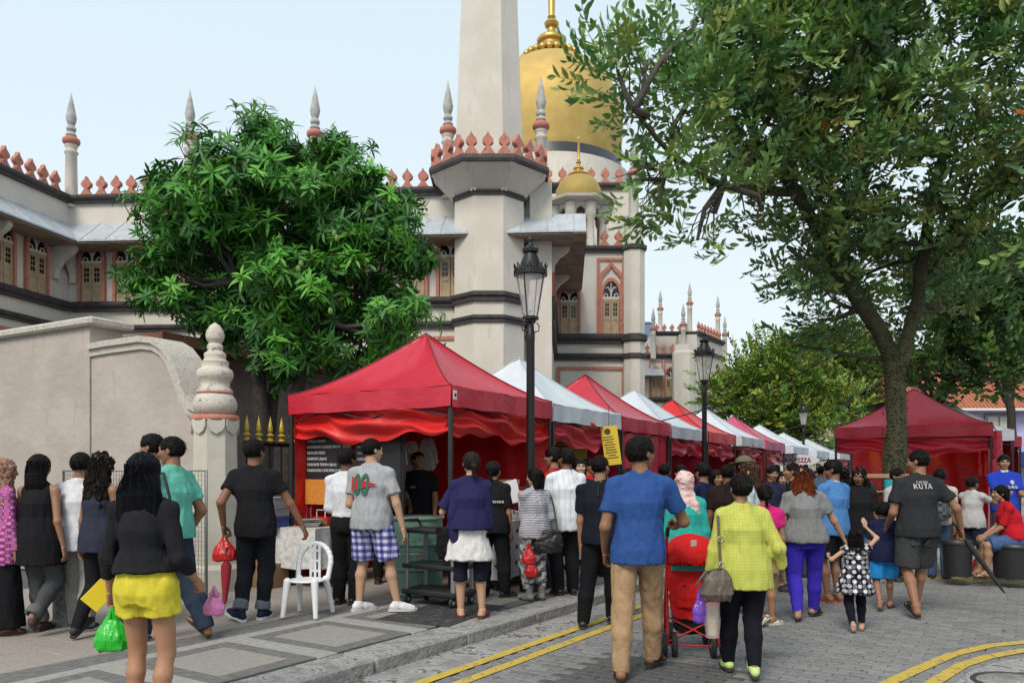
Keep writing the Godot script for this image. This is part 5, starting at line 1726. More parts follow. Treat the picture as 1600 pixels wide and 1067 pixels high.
func spray_mesh(sd: int, n: int, ln: float, wd: float, stalk: float) -> ArrayMesh:       # a twig with leaves along both sides
	var r := RandomNumberGenerator.new()
	r.seed = sd
	var st := open()
	var sag := r.randf_range(0.2, 0.6)
	var pos := func(t: float) -> Vector3: return Vector3(0, t * stalk, -sag * t * t * stalk)
	for i in n:
		var t := (i + 1.0) / n
		var side := 1.0 if i % 2 else -1.0
		var b := Basis(Vector3(0, 0, 1), -side * r.randf_range(0.7, 1.2) * (1.0 if i < n - 1 else 0.1)) * Basis(Vector3(1, 0, 0), r.randf_range(-0.7, 0.1)) * Basis(Vector3.UP, r.randf_range(-0.7, 0.7))
		add_leaf(st, Transform3D(b, pos.call(t)), ln * r.randf_range(0.75, 1.15), wd * r.randf_range(0.8, 1.1), r.randf_range(0.1, 0.45))
	add_tube(st, [Vector3.ZERO, pos.call(0.5), pos.call(1.0)], 0.004, 3)
	return st.commit()

func whorl_mesh(sd: int, n: int, ln: float, wd: float) -> ArrayMesh:            # long drooping leaves all round a shoot that points along +y
	var r := RandomNumberGenerator.new()
	r.seed = sd
	var st := open()
	for i in n:
		var a := i * 2.4 + r.randf_range(-0.3, 0.3)
		var tilt := r.randf_range(0.7, 1.7)
		var b := Basis(Vector3.UP, a) * Basis(Vector3(1, 0, 0), -tilt) * Basis(Vector3.UP, r.randf_range(-0.4, 0.4))
		add_leaf(st, Transform3D(b, Vector3(0, -0.012 * i + 0.06, 0)), ln * r.randf_range(0.7, 1.15), wd * r.randf_range(0.85, 1.1), r.randf_range(0.25, 0.6))
	add_tube(st, [Vector3(0, -0.22, 0), Vector3(0, 0.05, 0)], 0.007, 4)
	return st.commit()

func leaf_mat() -> StandardMaterial3D:
	var m := StandardMaterial3D.new()
	m.vertex_color_use_as_albedo = true
	m.roughness = 0.5
	m.metallic_specular = 0.4
	m.backlight_enabled = true
	m.backlight = Color(0.24, 0.36, 0.07)
	return m

func plain_leaf(c: Color) -> StandardMaterial3D:
	var m := StandardMaterial3D.new()
	m.albedo_color = c.linear_to_srgb()
	m.roughness = 0.5
	m.metallic_specular = 0.4
	m.backlight_enabled = true
	m.backlight = Color(0.24, 0.36, 0.07)
	return m

# lobes: [centre, radii]; every clump of leaves lies in a lobe, mostly near its skin; near ones become parts of their own
func crown(tree: Node3D, lobes: Array, limbs: Array, meshes: Array, count: int, colors: Array, leafname: String, singles: int, sd: int, upward: float, scale_ := Vector2(0.8, 1.25), skin := 0.45, odd: Array = [], clump := 0.2) -> void:
	var r := RandomNumberGenerator.new()
	r.seed = sd
	var vol := []
	var total := 0.0
	for l in lobes:
		total += pow(l[1].x * l[1].y * l[1].z, 0.75)
		vol.append(total)
	var put := []
	var hubs := []
	for i in int(count / 16.0):
		var pick := r.randf() * total
		var j := 0
		while vol[j] < pick: j += 1
		var u := Vector3(r.randfn(), r.randfn(), r.randfn()).normalized()
		hubs.append([lobes[j][0] + u * pow(r.randf(), skin) * lobes[j][1], u, clump * r.randf_range(0.6, 1.3)])
	for i in count:
		var hub: Array = hubs[r.randi() % hubs.size()]
		var v3 := Vector3(r.randfn(), r.randfn() * 0.6, r.randfn())
		var p: Vector3 = hub[0] + v3 * hub[2]
		var u: Vector3 = (hub[1] * 0.7 + v3.normalized() * 0.7).normalized()
		var out := (u * 0.9 + Vector3(0, upward, 0) + Vector3(r.randfn(), r.randfn(), r.randfn()) * 0.4).normalized()
		var side := out.cross(Vector3(r.randfn(), r.randfn(), r.randfn())).normalized()
		# the flat of the leaf turns upwards
		var zz := Vector3.UP - out * out.y
		if zz.length() > 0.2: side = out.cross(zz.normalized().slerp(side, 0.3)).normalized() * -1.0
		var b := Basis(side, out, side.cross(out)).scaled(Vector3.ONE * r.randf_range(scale_.x, scale_.y))
		var c: Color = colors[r.randi() % colors.size()]
		var v := r.randf_range(0.7, 1.3)
		c = Color(c.r * v, c.g * v, c.b * v)
		if odd and r.randf() < 0.012: c = odd[r.randi() % odd.size()]
		put.append([p.distance_to(Vector3(0, EYE, 0)), Transform3D(b, p), c, i % meshes.size()])
	put.sort_custom(func(a, b): return a[0] < b[0])
	var mat := leaf_mat()
	var few := []
	for c in colors: few.append(plain_leaf(c))
	for k in singles:
		part(tree, leafname, meshes[put[k][3]], few[k % few.size()], tree.transform.affine_inverse() * put[k][1])
	for m in meshes.size():
		var mine := []
		for k in range(singles, put.size()):
			if put[k][3] == m: mine.append(put[k])
		var mm := MultiMesh.new()
		mm.transform_format = MultiMesh.TRANSFORM_3D
		mm.use_colors = true
		mm.mesh = meshes[m]
		mm.instance_count = mine.size()
		for k in mine.size():
			mm.set_instance_transform(k, tree.transform.affine_inverse() * mine[k][1])
			mm.set_instance_color(k, mine[k][2])
		var o := MultiMeshInstance3D.new()
		o.name = "crown"
		o.multimesh = mm
		o.material_override = mat
		o.set_meta("kind", "stuff")
		tree.add_child(o, true)
	# twigs from the limbs out into the lobes
	var tw := open()
	var pts := []
	for l in limbs:
		for q in l: pts.append(q)
	for l in lobes:
		var near: Vector3 = pts[0]
		for q in pts:
			if q.distance_to(l[0]) < near.distance_to(l[0]): near = q
		var inv := tree.transform.affine_inverse()
		var mid: Vector3 = near.lerp(l[0], 0.5) + Vector3(r.randfn(), r.randfn(), r.randfn()) * 0.12
		var end: Vector3 = l[0]
		add_tube(tw, [inv * near, inv * mid, inv * end], [0.055, 0.04, 0.025], 6)
		for k in 5:
			var u := ((end - near).normalized() * 0.8 + Vector3(r.randfn(), r.randfn() + 0.3, r.randfn()).normalized()).normalized()
			var e: Vector3 = l[0] + u * l[1] * 0.85
			var st: Vector3 = near.lerp(mid, 0.4).lerp(end, r.randf() * 0.9)
			add_tube(tw, [inv * st, inv * (st.lerp(e, 0.5) + Vector3(r.randfn(), r.randfn(), r.randfn()) * 0.12), inv * e], [0.013, 0.009, 0.004], 4)
	part(tree, "twigs", tw.commit(), M.bark_grey)

func limb(tree: Node3D, called: String, pts: Array, r0: float, r1: float, m: Material, sides := 10) -> void:
	var inv := tree.transform.affine_inverse()
	var p := []
	var c := Curve3D.new()
	for i in pts.size():
		var tan: Vector3 = (pts[mini(i + 1, pts.size() - 1)] - pts[maxi(i - 1, 0)]) / 6.0
		c.add_point(inv * pts[i], -(inv.basis * tan), inv.basis * tan)
	var n := 14
	var rr := []
	for i in n + 1:
		p.append(c.sample_baked(c.get_baked_length() * i / n) + Vector3(sin(i * 2.1), 0, cos(i * 1.7)) * r0 * 0.08)
		rr.append(lerpf(r0, r1, float(i) / n) * (1.0 + 0.08 * sin(i * 2.7)))
	part(tree, called, tube(p, rr, sides), m)

func lobe(px: float, py: float, d: float, rx: float, ry := 0.0, rz := 0.0) -> Array:      # radii in photo pixels at that distance
	var s := d / F
	return [at(px, py, d), Vector3(rx, ry if ry else rx, rz if rz else rx) * s]

func build_trees() -> void:
	# mango tree in the mosque yard
	var mt := thing("mango_tree", "dense mango tree with long glossy leaves in front of the mosque", "tree", Vector3(-4.35, 0, -13.6))
	var base := mt.position
	var top := at(450, 470, 13.6)
	var L1 := [base, base + Vector3(0.1, 1.6, 0), at(405, 600, 13.6), at(395, 530, 13.5), at(370, 440, 13.4)]
	var L2 := [base + Vector3(0.35, 0, 0.1), base + Vector3(0.5, 1.5, 0), at(470, 590, 13.5), at(500, 500, 13.5), at(520, 420, 13.5)]
	var L3 := [base + Vector3(0.1, 1.3, 0), at(430, 590, 13.9), at(445, 480, 13.9), at(440, 350, 13.9)]
	limb(mt, "trunk", L1, 0.2, 0.07, M.bark_dark); limb(mt, "trunk", L2, 0.17, 0.06, M.bark_dark); limb(mt, "limb", L3, 0.12, 0.05, M.bark_dark)
	var lob := []
	for q in [[300, 330, 95], [270, 430, 85], [250, 385, 50], [360, 270, 90], [400, 215, 55], [450, 300, 110], [520, 270, 85], [480, 230, 60], [580, 330, 85], [610, 420, 80], [560, 440, 100], [470, 420, 120], [370, 400, 110], [330, 480, 75], [400, 500, 80], [490, 520, 75], [570, 520, 75], [630, 500, 55], [640, 380, 50], [300, 260, 40], [395, 190, 30], [540, 230, 45], [255, 320, 45], [450, 560, 50], [550, 580, 45], [235, 445, 40]]:
		lob.append(lobe(lerpf(q[0], 448, 0.08) + 6.0, lerpf(q[1], 400, 0.06) + 8.0, 13.6 + rng.randf_range(-0.7, 0.7), q[2] * 0.8, q[2] * 0.72, q[2] * 1.1))
	var wh := []
	for i in 6: wh.append(whorl_mesh(i + 1, 9 + i % 4, [0.2, 0.23, 0.17, 0.25, 0.2, 0.15][i], 0.046))
	crown(mt, lob, [L1, L2, L3], wh, 3600, [Color(0.051, 0.186, 0.024), Color(0.068, 0.253, 0.029), Color(0.041, 0.136, 0.029), Color(0.103, 0.330, 0.037), Color(0.051, 0.165, 0.040)], "leaf_whorl", 250, 5, 0.55, Vector2(0.8, 1.25), 0.33, [Color(0.13, 0.24, 0.03), Color(0.2, 0.27, 0.06)], 0.2)
	var fruit := lathe([Vector2(0, -0.06), Vector2(0.03, -0.045), Vector2(0.04, 0.0), Vector2(0.03, 0.045), Vector2(0, 0.055)], 10)
	for q in [[522, 365], [526, 372], [466, 420], [470, 412], [516, 486]]:
		part(mt, "mango", fruit, plain(lin(0.13, 0.22, 0.05), 0.5), mt.transform.affine_inverse() * T(at(q[0], q[1], 12.2)))
	# street tree with leaning limbs and a mossy trunk
	var b2 := Vector3(0, 0.1, 0) + Vector3(at(1400, 738, 13.4).x, 0, -13.4)
	var st := thing("street_tree", "tall spreading street tree with mossy forked trunk beside the red tent", "tree", b2)
	var A := [b2, at(1398, 760, 13.4), at(1400, 660, 13.4), at(1397, 565, 13.4), at(1350, 480, 13.2), at(1300, 400, 12.8), at(1245, 300, 12.2), at(1180, 220, 11.6)]
	var Bm := [at(1402, 585, 13.4), at(1432, 480, 13.4), at(1445, 380, 13.4), at(1470, 260, 13.2), at(1500, 130, 13.0)]
	var Cm := [at(1300, 400, 12.8), at(1330, 320, 12.6), at(1370, 220, 12.4), at(1390, 100, 12.0)]
	var Dm := [at(1245, 300, 12.2), at(1130, 290, 11.4), at(1050, 240, 10.8), at(990, 170, 10.4)]
	var Em := [at(1395, 562, 13.4), at(1340, 556, 13.6), at(1280, 545, 13.9), at(1240, 540, 14.1)]
	var Fm := [at(1445, 400, 13.4), at(1510, 330, 12.8), at(1580, 280, 12.0)]
	limb(st, "trunk", A, 0.205, 0.07, M.bark); limb(st, "limb", Bm, 0.125, 0.06, M.bark); limb(st, "limb", Cm, 0.09, 0.04, M.bark); limb(st, "limb", Dm, 0.08, 0.025, M.bark); limb(st, "limb", Em, 0.05, 0.02, M.bark); limb(st, "limb", Fm, 0.09, 0.03, M.bark)
	var lb := []
	for q in [[1010, 95, 10.6, 55], [965, 110, 10.4, 28], [1000, 190, 10.6, 45], [1060, 60, 10.8, 60], [1080, 150, 11.0, 85], [1000, 280, 10.6, 50], [1060, 265, 10.9, 75], [1030, 320, 10.8, 38], [1110, 330, 11.2, 50], [1150, 250, 11.4, 90], [1160, 100, 11.6, 110], [1130, 10, 11.6, 80], [1250, 60, 12.0, 120], [1250, 180, 12.0, 110], [1240, 300, 12.2, 80], [1190, 330, 11.6, 40], [1350, 30, 12.4, 110], [1350, 160, 12.2, 110], [1340, 270, 12.4, 90], [1450, 60, 12.6, 110], [1450, 190, 12.4, 110], [1440, 300, 12.4, 85], [1550, 90, 12.4, 100], [1550, 210, 12.0, 100], [1560, 330, 12.2, 85], [1500, 390, 12.8, 80], [1280, 400, 12.8, 60], [1240, 420, 13.4, 50], [1320, 370, 13.8, 60], [1590, 420, 12.6, 60], [1450, 430, 13.8, 60], [1300, 470, 14.2, 70], [1350, 430, 14.6, 60], [1280, 500, 14.2, 38], [1230, 385, 12.6, 35], [1090, 375, 11.2, 22], [1650, 150, 12.0, 110], [1650, 300, 12.4, 110], [1400, -90, 12.5, 160], [1200, -90, 12.0, 120], [1570, -60, 12.4, 130], [1480, 480, 14.6, 45]]:
		lb.append(lobe(q[0], q[1], q[2], q[3], q[3] * 0.85, q[3] * 1.3))
	var sp := []
	for i in 6: sp.append(spray_mesh(i + 20, 9, 0.15, 0.062, 0.36))
	crown(st, lb, [A, Bm, Cm, Dm, Fm], sp, 4400, [Color(0.125, 0.222, 0.063), Color(0.093, 0.162, 0.054), Color(0.190, 0.306, 0.076), Color(0.148, 0.271, 0.103), Color(0.232, 0.271, 0.076), Color(0.084, 0.198, 0.076)], "leaf_spray", 280, 9, -0.15, Vector2(0.75, 1.3), 0.42, [Color(0.42, 0.11, 0.02), Color(0.10, 0.26, 0.03), Color(0.12, 0.3, 0.05), Color(0.09, 0.22, 0.04)], 0.19)
	# moss and small ferns on the trunk
	var ms := MultiMesh.new()
	ms.transform_format = MultiMesh.TRANSFORM_3D
	ms.use_colors = true
	ms.mesh = leaf_mesh(0.045, 0.03, 0.3)
	var trs := []
	var r := RandomNumberGenerator.new()
	r.seed = 4
	for path in [[A, 1500, 0.21, 1, 5], [Bm, 500, 0.14, 0, 3], [Cm, 200, 0.08, 0, 2]]:
		for i in path[1]:
			var seg: int = r.randi_range(path[3], path[4] - 1)
			var f := r.randf()
			var p: Vector3 = path[0][seg].lerp(path[0][seg + 1], f)
			var an := r.randf() * TAU
			var rad: float = path[2] * (1.0 - 0.09 * seg)
			var o := Vector3(cos(an), 0, sin(an))
			trs.append(Transform3D(Basis(Vector3.UP, -an - PI / 2) * Basis(Vector3.RIGHT, r.randf_range(-1.6, -0.4)), st.transform.affine_inverse() * (p + o * rad)))
	ms.instance_count = trs.size()
	for i in trs.size():
		ms.set_instance_transform(i, trs[i])
		var v := r.randf_range(0.6, 1.4)
		ms.set_instance_color(i, Color(0.05 * v, 0.075 * v, 0.015 * v))
	var mo := MultiMeshInstance3D.new()
	mo.name = "moss"
	mo.multimesh = ms
	mo.material_override = leaf_mat()
	mo.set_meta("kind", "stuff")
	st.add_child(mo, true)
	# trees further off
	var sf := []
	for i in 4: sf.append(spray_mesh(i + 40, 10, 0.17, 0.085, 0.5))
	var specs := [
		{label = "yellow-green street tree behind the white tents near the lamp post", p = at(1215, 738, 38.0), tr = [[1215, 738], [1205, 670], [1190, 610], [1180, 570]], d = 38.0, n = 2300, cols = [Color(0.12, 0.235, 0.03), Color(0.120, 0.210, 0.030), Color(0.255, 0.300, 0.045), Color(0.090, 0.165, 0.030)], lobes = [[1168, 596, 41], [1204, 566, 36], [1240, 576, 41], [1222, 626, 55], [1159, 646, 36], [1276, 616, 46], [1312, 636, 32], [1177, 676, 34], [1240, 676, 41], [1294, 676, 32], [1258, 546, 25], [1141, 616, 23], [1213, 646, 55]]},
		{label = "dark leafy tree leaning over the orange tiled roof", p = at(1466, 738, 20.0), tr = [[1466, 738], [1462, 650], [1480, 590], [1520, 500], [1560, 430]], d = 20.0, n = 1900, cols = [Color(0.051, 0.119, 0.034), Color(0.085, 0.170, 0.034), Color(0.043, 0.093, 0.034)], lobes = [[1470, 450, 50], [1520, 430, 50], [1570, 450, 50], [1450, 500, 30], [1620, 430, 60], [1590, 490, 35], [1500, 490, 28], [1480, 540, 35], [1448, 562, 26], [1556, 562, 34], [1506, 596, 20], [1438, 600, 16], [1530, 520, 30]]},
		{label = "pale green tree far down the street past the last tents", p = at(1330, 738, 48.0), tr = [[1330, 738], [1332, 660], [1325, 600]], d = 48.0, n = 1500, cols = [Color(0.09, 0.16, 0.03), Color(0.06, 0.12, 0.02), Color(0.12, 0.18, 0.03)], lobes = [[1320, 560, 40], [1350, 590, 40], [1300, 590, 40], [1340, 540, 35], [1370, 560, 35], [1330, 620, 30], [1280, 560, 30], [1290, 540, 25]]},
		{label = "light green tree standing against the pale yellow apartment block", p = at(1585, 738, 30.0), tr = [[1585, 738], [1580, 640], [1560, 560], [1540, 500]], d = 30.0, n = 900, cols = [Color(0.10, 0.17, 0.03), Color(0.07, 0.13, 0.02)], lobes = [[1540, 480, 40], [1590, 500, 40], [1620, 540, 40], [1640, 480, 60], [1560, 530, 22]]}]
	for q in specs:
		var pos: Vector3 = q.p
		pos.y = 0.1
		var t := thing("tree", q.label, "tree", pos, 0.0, "")
		var path := [pos]
		for k in range(1, q.tr.size()): path.append(at(q.tr[k][0], q.tr[k][1], q.d))
		var th: float = q.d / F * 9.0
		limb(t, "trunk", path, th, th * 0.4, M.bark_dark)
		for g in [-1.0, 1.0]:
			limb(t, "limb", [path[1], path[1].lerp(path[2], 0.5) + Vector3(g * q.d * 0.014, 0.3, 0), path[2] + Vector3(g * q.d * 0.035, 0.4, 0)], th * 0.5, th * 0.2, M.bark_dark, 7)
		var ll := []
		for k in q.lobes: ll.append(lobe(k[0], k[1], q.d + rng.randf_range(-1, 1), k[2] * 0.85, k[2] * 0.66, k[2] * 1.1))
		crown(t, ll, [path], sf, q.n, q.cols, "leaf_spray", 0, int(q.d), 0.1, Vector2(0.8, 1.4) * (1.0 if q.d < 32 else 1.2), 0.5, [], 0.012 * q.d)

# ---------------------------------------------------------------- stalls and street furniture
func canopy_mesh(a: float, ye: float, ya: float) -> ArrayMesh:
	var st := open()
	var n := 14
	var P := func(side: int, u: float, r: float) -> Vector3:           # u -1..1 along the side, r 0 apex .. 1 eave
		var x := u * r * a
		var z := r * a
		var y := ye + (ya - ye) * pow(1.0 - r, 1.32)
		y += 0.012 * sin(u * 5.0 + r * 9.0 + side * 2.0) * r * (1.0 - r) * 4.0 * (1.0 - u * u) + 0.006 * sin(u * 13.0 - r * 17.0) * r * (1.0 - u * u)
		y -= 0.085 * (1.0 - u * u) * sin(r * PI) * (0.6 + 0.4 * r) + 0.006 * sin(u * 9.0 + side) * r
		y += 0.018 * pow(absf(u), 14.0) * (1.0 - r * 0.6)
		return Vector3(x, y, z).rotated(Vector3.UP, side * PI / 2)
	for s in 4:
		st.set_smooth_group(s)
		for i in n:
			for j in n:
				var u0 := -1.0 + 2.0 * i / n
				var u1 := -1.0 + 2.0 * (i + 1) / n
				var r0 := float(j) / n
				var r1 := float(j + 1) / n
				var q := [P.call(s, u0, r0), P.call(s, u1, r0), P.call(s, u1, r1), P.call(s, u0, r1)]
				for k in [0, 2, 3]: st.add_vertex(q[k])
				if j > 0:
					for k in [0, 1, 2]: st.add_vertex(q[k])
	st.generate_normals()
	return st.commit()

func cloth_strip(w: float, top: Callable, bottom: Callable, wave: Callable, nu := 40, nv := 8) -> ArrayMesh:      # hanging cloth along x, facing +z
	var st := open()
	st.set_smooth_group(0)
	var P := func(u: float, v: float) -> Vector3:
		return Vector3((u - 0.5) * w, lerpf(top.call(u), bottom.call(u), v), wave.call(u, v))
	for i in nu:
		for j in nv:
			var q := [P.call(float(i) / nu, float(j) / nv), P.call(float(i + 1) / nu, float(j) / nv), P.call(float(i + 1) / nu, float(j + 1) / nv), P.call(float(i) / nu, float(j + 1) / nv)]
			for k in [0, 1, 2, 0, 2, 3]: st.add_vertex(q[k])
	st.generate_normals()
	return st.commit()

var tent_count := 0
# centre on the ground; sides: which of the four sides (+z street, +x far, -z mosque, -x near) carry a wall "w" or a swag "s"
func tent(c: Vector3, a: float, ye: float, ya: float, tone: String, under: String, label: String, sides: Array) -> Node3D:
	tent_count += 1
	var t := thing("canopy_tent", label, "tent", c, 0.0, "canopy tents of the bazaar")
	t.transform = frame(U, -W, c)
	var gy := c.y
	var m: Material = M["tent_" + tone]
	part(t, "canopy", canopy_mesh(a, ye - gy, ya - gy), m)
	var sd := tent_count * 1.7
	for k in 4:
		var e := Vector3(a, 0, a).rotated(Vector3.UP, k * PI / 2)
		var pts := []
		for j in 13:
			var rr := j / 12.0
			pts.append(Vector3(e.x * rr, ye - gy + (ya - ye) * pow(1.0 - rr, 1.32) + 0.018 * (1.0 - rr * 0.6) + 0.004, e.z * rr))
		part(t, "seam", tube(pts, 0.009, 5), M["seam_" + tone])
	for s in 4:
		var v := cloth_strip(2 * a, func(u): return ye - gy + 0.006 * sin(u * 18 + sd), func(u): return ye - gy - 0.225 - 0.012 * absf(sin(u * 11 + sd)), func(u, v): return v * (0.012 * sin(u * 16.0 + sd + s) + 0.006 * sin(u * 41.0)), 40, 4)
		part(t, "valance", v, m, Transform3D(Basis(Vector3.UP, s * PI / 2), Vector3.ZERO) * T(Vector3(0, 0, a + 0.004)))
		var kind: String = sides[s]
		if kind == "s":
			var d := cloth_strip(2 * a - 0.06, func(u): return ye - gy - 0.14 - 0.03 * absf(sin(u * 7 + sd)), func(u): return ye - gy - 0.52 - 0.11 * sin(u * PI) * (0.5 + 0.5 * sin(u * 8.0 + sd + s)) - 0.03 * sin(u * 23), func(u, v): return 0.055 * sin(v * 6.0 + u * 7.0 + sd) * (0.35 + 0.65 * sin(u * PI)) + 0.035 * sin(v * 13.0 - u * 11.0) - 0.03, 56, 16)
			part(t, "swag", d, M["tent_" + under], Transform3D(Basis(Vector3.UP, s * PI / 2), Vector3.ZERO) * T(Vector3(0, 0, a - 0.05)))
		elif kind == "w":
			var d := cloth_strip(2 * a - 0.08, func(u): return ye - gy - 0.1, func(u): return 0.06, func(u, v): return 0.03 * sin(u * 14 + sd) * (0.3 + v) + 0.015 * sin(u * 33 + v * 4), 48, 10)
			part(t, "side_wall", d, M["tent_" + under], Transform3D(Basis(Vector3.UP, s * PI / 2), Vector3.ZERO) * T(Vector3(0, 0, a - 0.08)))
		# folding truss under the eave
		var tr := open()
		for k in 2:
			var x0 := -a + 0.03 + k * (a - 0.03)
			add_tube(tr, [Vector3(x0, ye - gy - 0.06, a - 0.035), Vector3(x0 + a - 0.03, ye - gy - 0.34, a - 0.035)], 0.010, 5)
			add_tube(tr, [Vector3(x0, ye - gy - 0.34, a - 0.05), Vector3(x0 + a - 0.03, ye - gy - 0.06, a - 0.05)], 0.010, 5)
		part(t, "truss", tr.commit(), M.tent_pole, Transform3D(Basis(Vector3.UP, s * PI / 2), Vector3.ZERO))
	for x in [-1.0, 1.0]:
		for z in [-1.0, 1.0]:
			part(t, "leg", box(Vector3(0.045, ye - gy, 0.045), Vector3(x * (a - 0.03), (ye - gy) / 2, z * (a - 0.03)), 0.006), M.tent_pole)
	return t

func table(c: Vector3, yaw: float, w: float, d: float, h: float, m: Material, label: String, drop: float) -> Node3D:
	var t := thing("stall_table", label, "table", c, yaw)
	part(t, "top", box(Vector3(w, 0.03, d), Vector3(0, h - 0.015, 0), 0.006), M.white_plastic)
	for x in [-1.0, 1.0]:
		for z in [-1.0, 1.0]: part(t, "leg", box(Vector3(0.035, h - 0.03, 0.035), Vector3(x * (w / 2 - 0.05), (h - 0.03) / 2, z * (d / 2 - 0.05))), M.tent_pole)
	for s in 4:
		var wd := w if s % 2 == 0 else d
		var cl := cloth_strip(wd + 0.03, func(u): return h + 0.004, func(u): return h - drop - 0.012 * sin(u * 12), func(u, v): return v * 0.018 * sin(u * 17 + s * 2) * (1.0 + 0.6 * sin(u * 5)) + 0.01, 40, 6)
		part(t, "cloth", cl, m, Transform3D(Basis(Vector3.UP, s * PI / 2), Vector3.ZERO) * T(Vector3(0, 0, (d if s % 2 == 0 else w) / 2 + 0.012)))
	part(t, "cloth", box(Vector3(w + 0.03, 0.006, d + 0.03), Vector3(0, h + 0.003, 0)), m)
	return t

func plastic_bag(p: Vector3, w: float, h: float, m: Material, label: String, yaw := 0.0, called := "plastic_bag") -> Node3D:      # p: where the handles are held
	var b := thing(called, label, "bag", p, yaw)
	var hh := h * 0.72
	sculpt(b, "bag_body", m, [{prims = [loft([[-h, w * 0.34, w * 0.2, 0, 0], [-h * 0.93, w * 0.47, w * 0.3, 0, 0], [-h * 0.7, w * 0.5, w * 0.33, 0, 0], [-h * 0.42, w * 0.36, w * 0.2, 0, 0], [-h * 0.25, w * 0.16, w * 0.09, 0, 0]], 0.01)], cell = 0.011, wrinkle = [0.012, Vector3(17, 6, 17), int(p.x * 31), 1]}])
	var st := open()
	for g in [-1.0, 1.0]:
		add_tube(st, [Vector3(0, 0.005, 0.006 * g), Vector3(g * w * 0.07, -h * 0.14, 0.01 * g), Vector3(g * w * 0.11, -h * 0.3, 0)], [0.007, 0.011, 0.02], 6)
	part(b, "handle", st.commit(), m)
	return b

func lamp_post(p: Vector3, label: String) -> Node3D:
	var l := thing("street_lamp", label, "street lamp", p, 0.3, "street lamps along the kerb")
	l.scale = Vector3(0.87, 1.0, 0.87)
	part(l, "base", lathe([Vector2(0.16, 0), Vector2(0.16, 0.35), Vector2(0.13, 0.42), Vector2(0.10, 0.9), Vector2(0.085, 0.95)], 12), M.black_iron)
	part(l, "post", lathe([Vector2(0.062, 0.9), Vector2(0.058, 3.0), Vector2(0.062, 3.02), Vector2(0.062, 3.12), Vector2(0.05, 3.14), Vector2(0.048, 3.22), Vector2(0.075, 3.24), Vector2(0.08, 3.30)], 12), M.black_iron)
	var ar := open()
	for i in 4:
		var a := i * PI / 2
		add_tube(ar, [Vector3(cos(a) * 0.05, 3.12, sin(a) * 0.05), Vector3(cos(a) * 0.12, 3.14, sin(a) * 0.12), Vector3(cos(a) * 0.125, 3.2, sin(a) * 0.125), Vector3(cos(a) * 0.09, 3.24, sin(a) * 0.09)], 0.008, 5)
	part(l, "scroll", ar.commit(), M.black_iron)
	part(l, "lantern_base", lathe([Vector2(0.06, 3.26), Vector2(0.115, 3.27), Vector2(0.115, 3.30), Vector2(0.09, 3.31), Vector2(0.0, 3.31)], 16), M.black_iron)
	part(l, "glass", lathe([Vector2(0.10, 3.31), Vector2(0.20, 3.80)], 24), M.lamp_glass)
	for i in 4:
		var a := i * PI / 2 + PI / 4
		part(l, "bar", tube([Vector3(cos(a) * 0.103, 3.30, sin(a) * 0.103), Vector3(cos(a) * 0.205, 3.81, sin(a) * 0.205)], 0.009, 5), M.black_iron)
	part(l, "bulb", lathe([Vector2(0, 3.36), Vector2(0.03, 3.38), Vector2(0.035, 3.5), Vector2(0.02, 3.58), Vector2(0.0, 3.6)], 10), M.white_paint)
	var cr := open()
	for i in 16:
		var a := TAU * i / 16
		add_tube(cr, [Vector3(cos(a - 0.13) * 0.215, 3.87, sin(a - 0.13) * 0.215), Vector3(cos(a) * 0.235, 3.93, sin(a) * 0.235), Vector3(cos(a + 0.13) * 0.215, 3.87, sin(a + 0.13) * 0.215)], 0.009, 4)
	part(l, "crest", cr.commit(), M.black_iron)
	part(l, "cap", lathe([Vector2(0.20, 3.79), Vector2(0.235, 3.80), Vector2(0.235, 3.86), Vector2(0.19, 3.88), Vector2(0.15, 3.93), Vector2(0.10, 4.04), Vector2(0.085, 4.07), Vector2(0.11, 4.08), Vector2(0.115, 4.12), Vector2(0.07, 4.14), Vector2(0.04, 4.17), Vector2(0.03, 4.20), Vector2(0.045, 4.23), Vector2(0.03, 4.26), Vector2(0.0, 4.31)], 20), M.black_iron)
	return l

func printed_board(parent: Node, w: float, h: float, m: Material, lines: Array, ink: Material, size: float, xf: Transform3D, called := "board") -> Node3D:
	var b := part(parent, called, box(Vector3(w, h, 0.012), Vector3.ZERO, 0.002), m, xf)
	for l in lines:
		var t := words(l[0], l[3] if l.size() > 3 else size, "Droid Sans", 700, 0.002)
		t.horizontal_alignment = HORIZONTAL_ALIGNMENT_LEFT
		part(b, "lettering", t, ink, T(Vector3(l[1], l[2], 0.0075)))
	return b

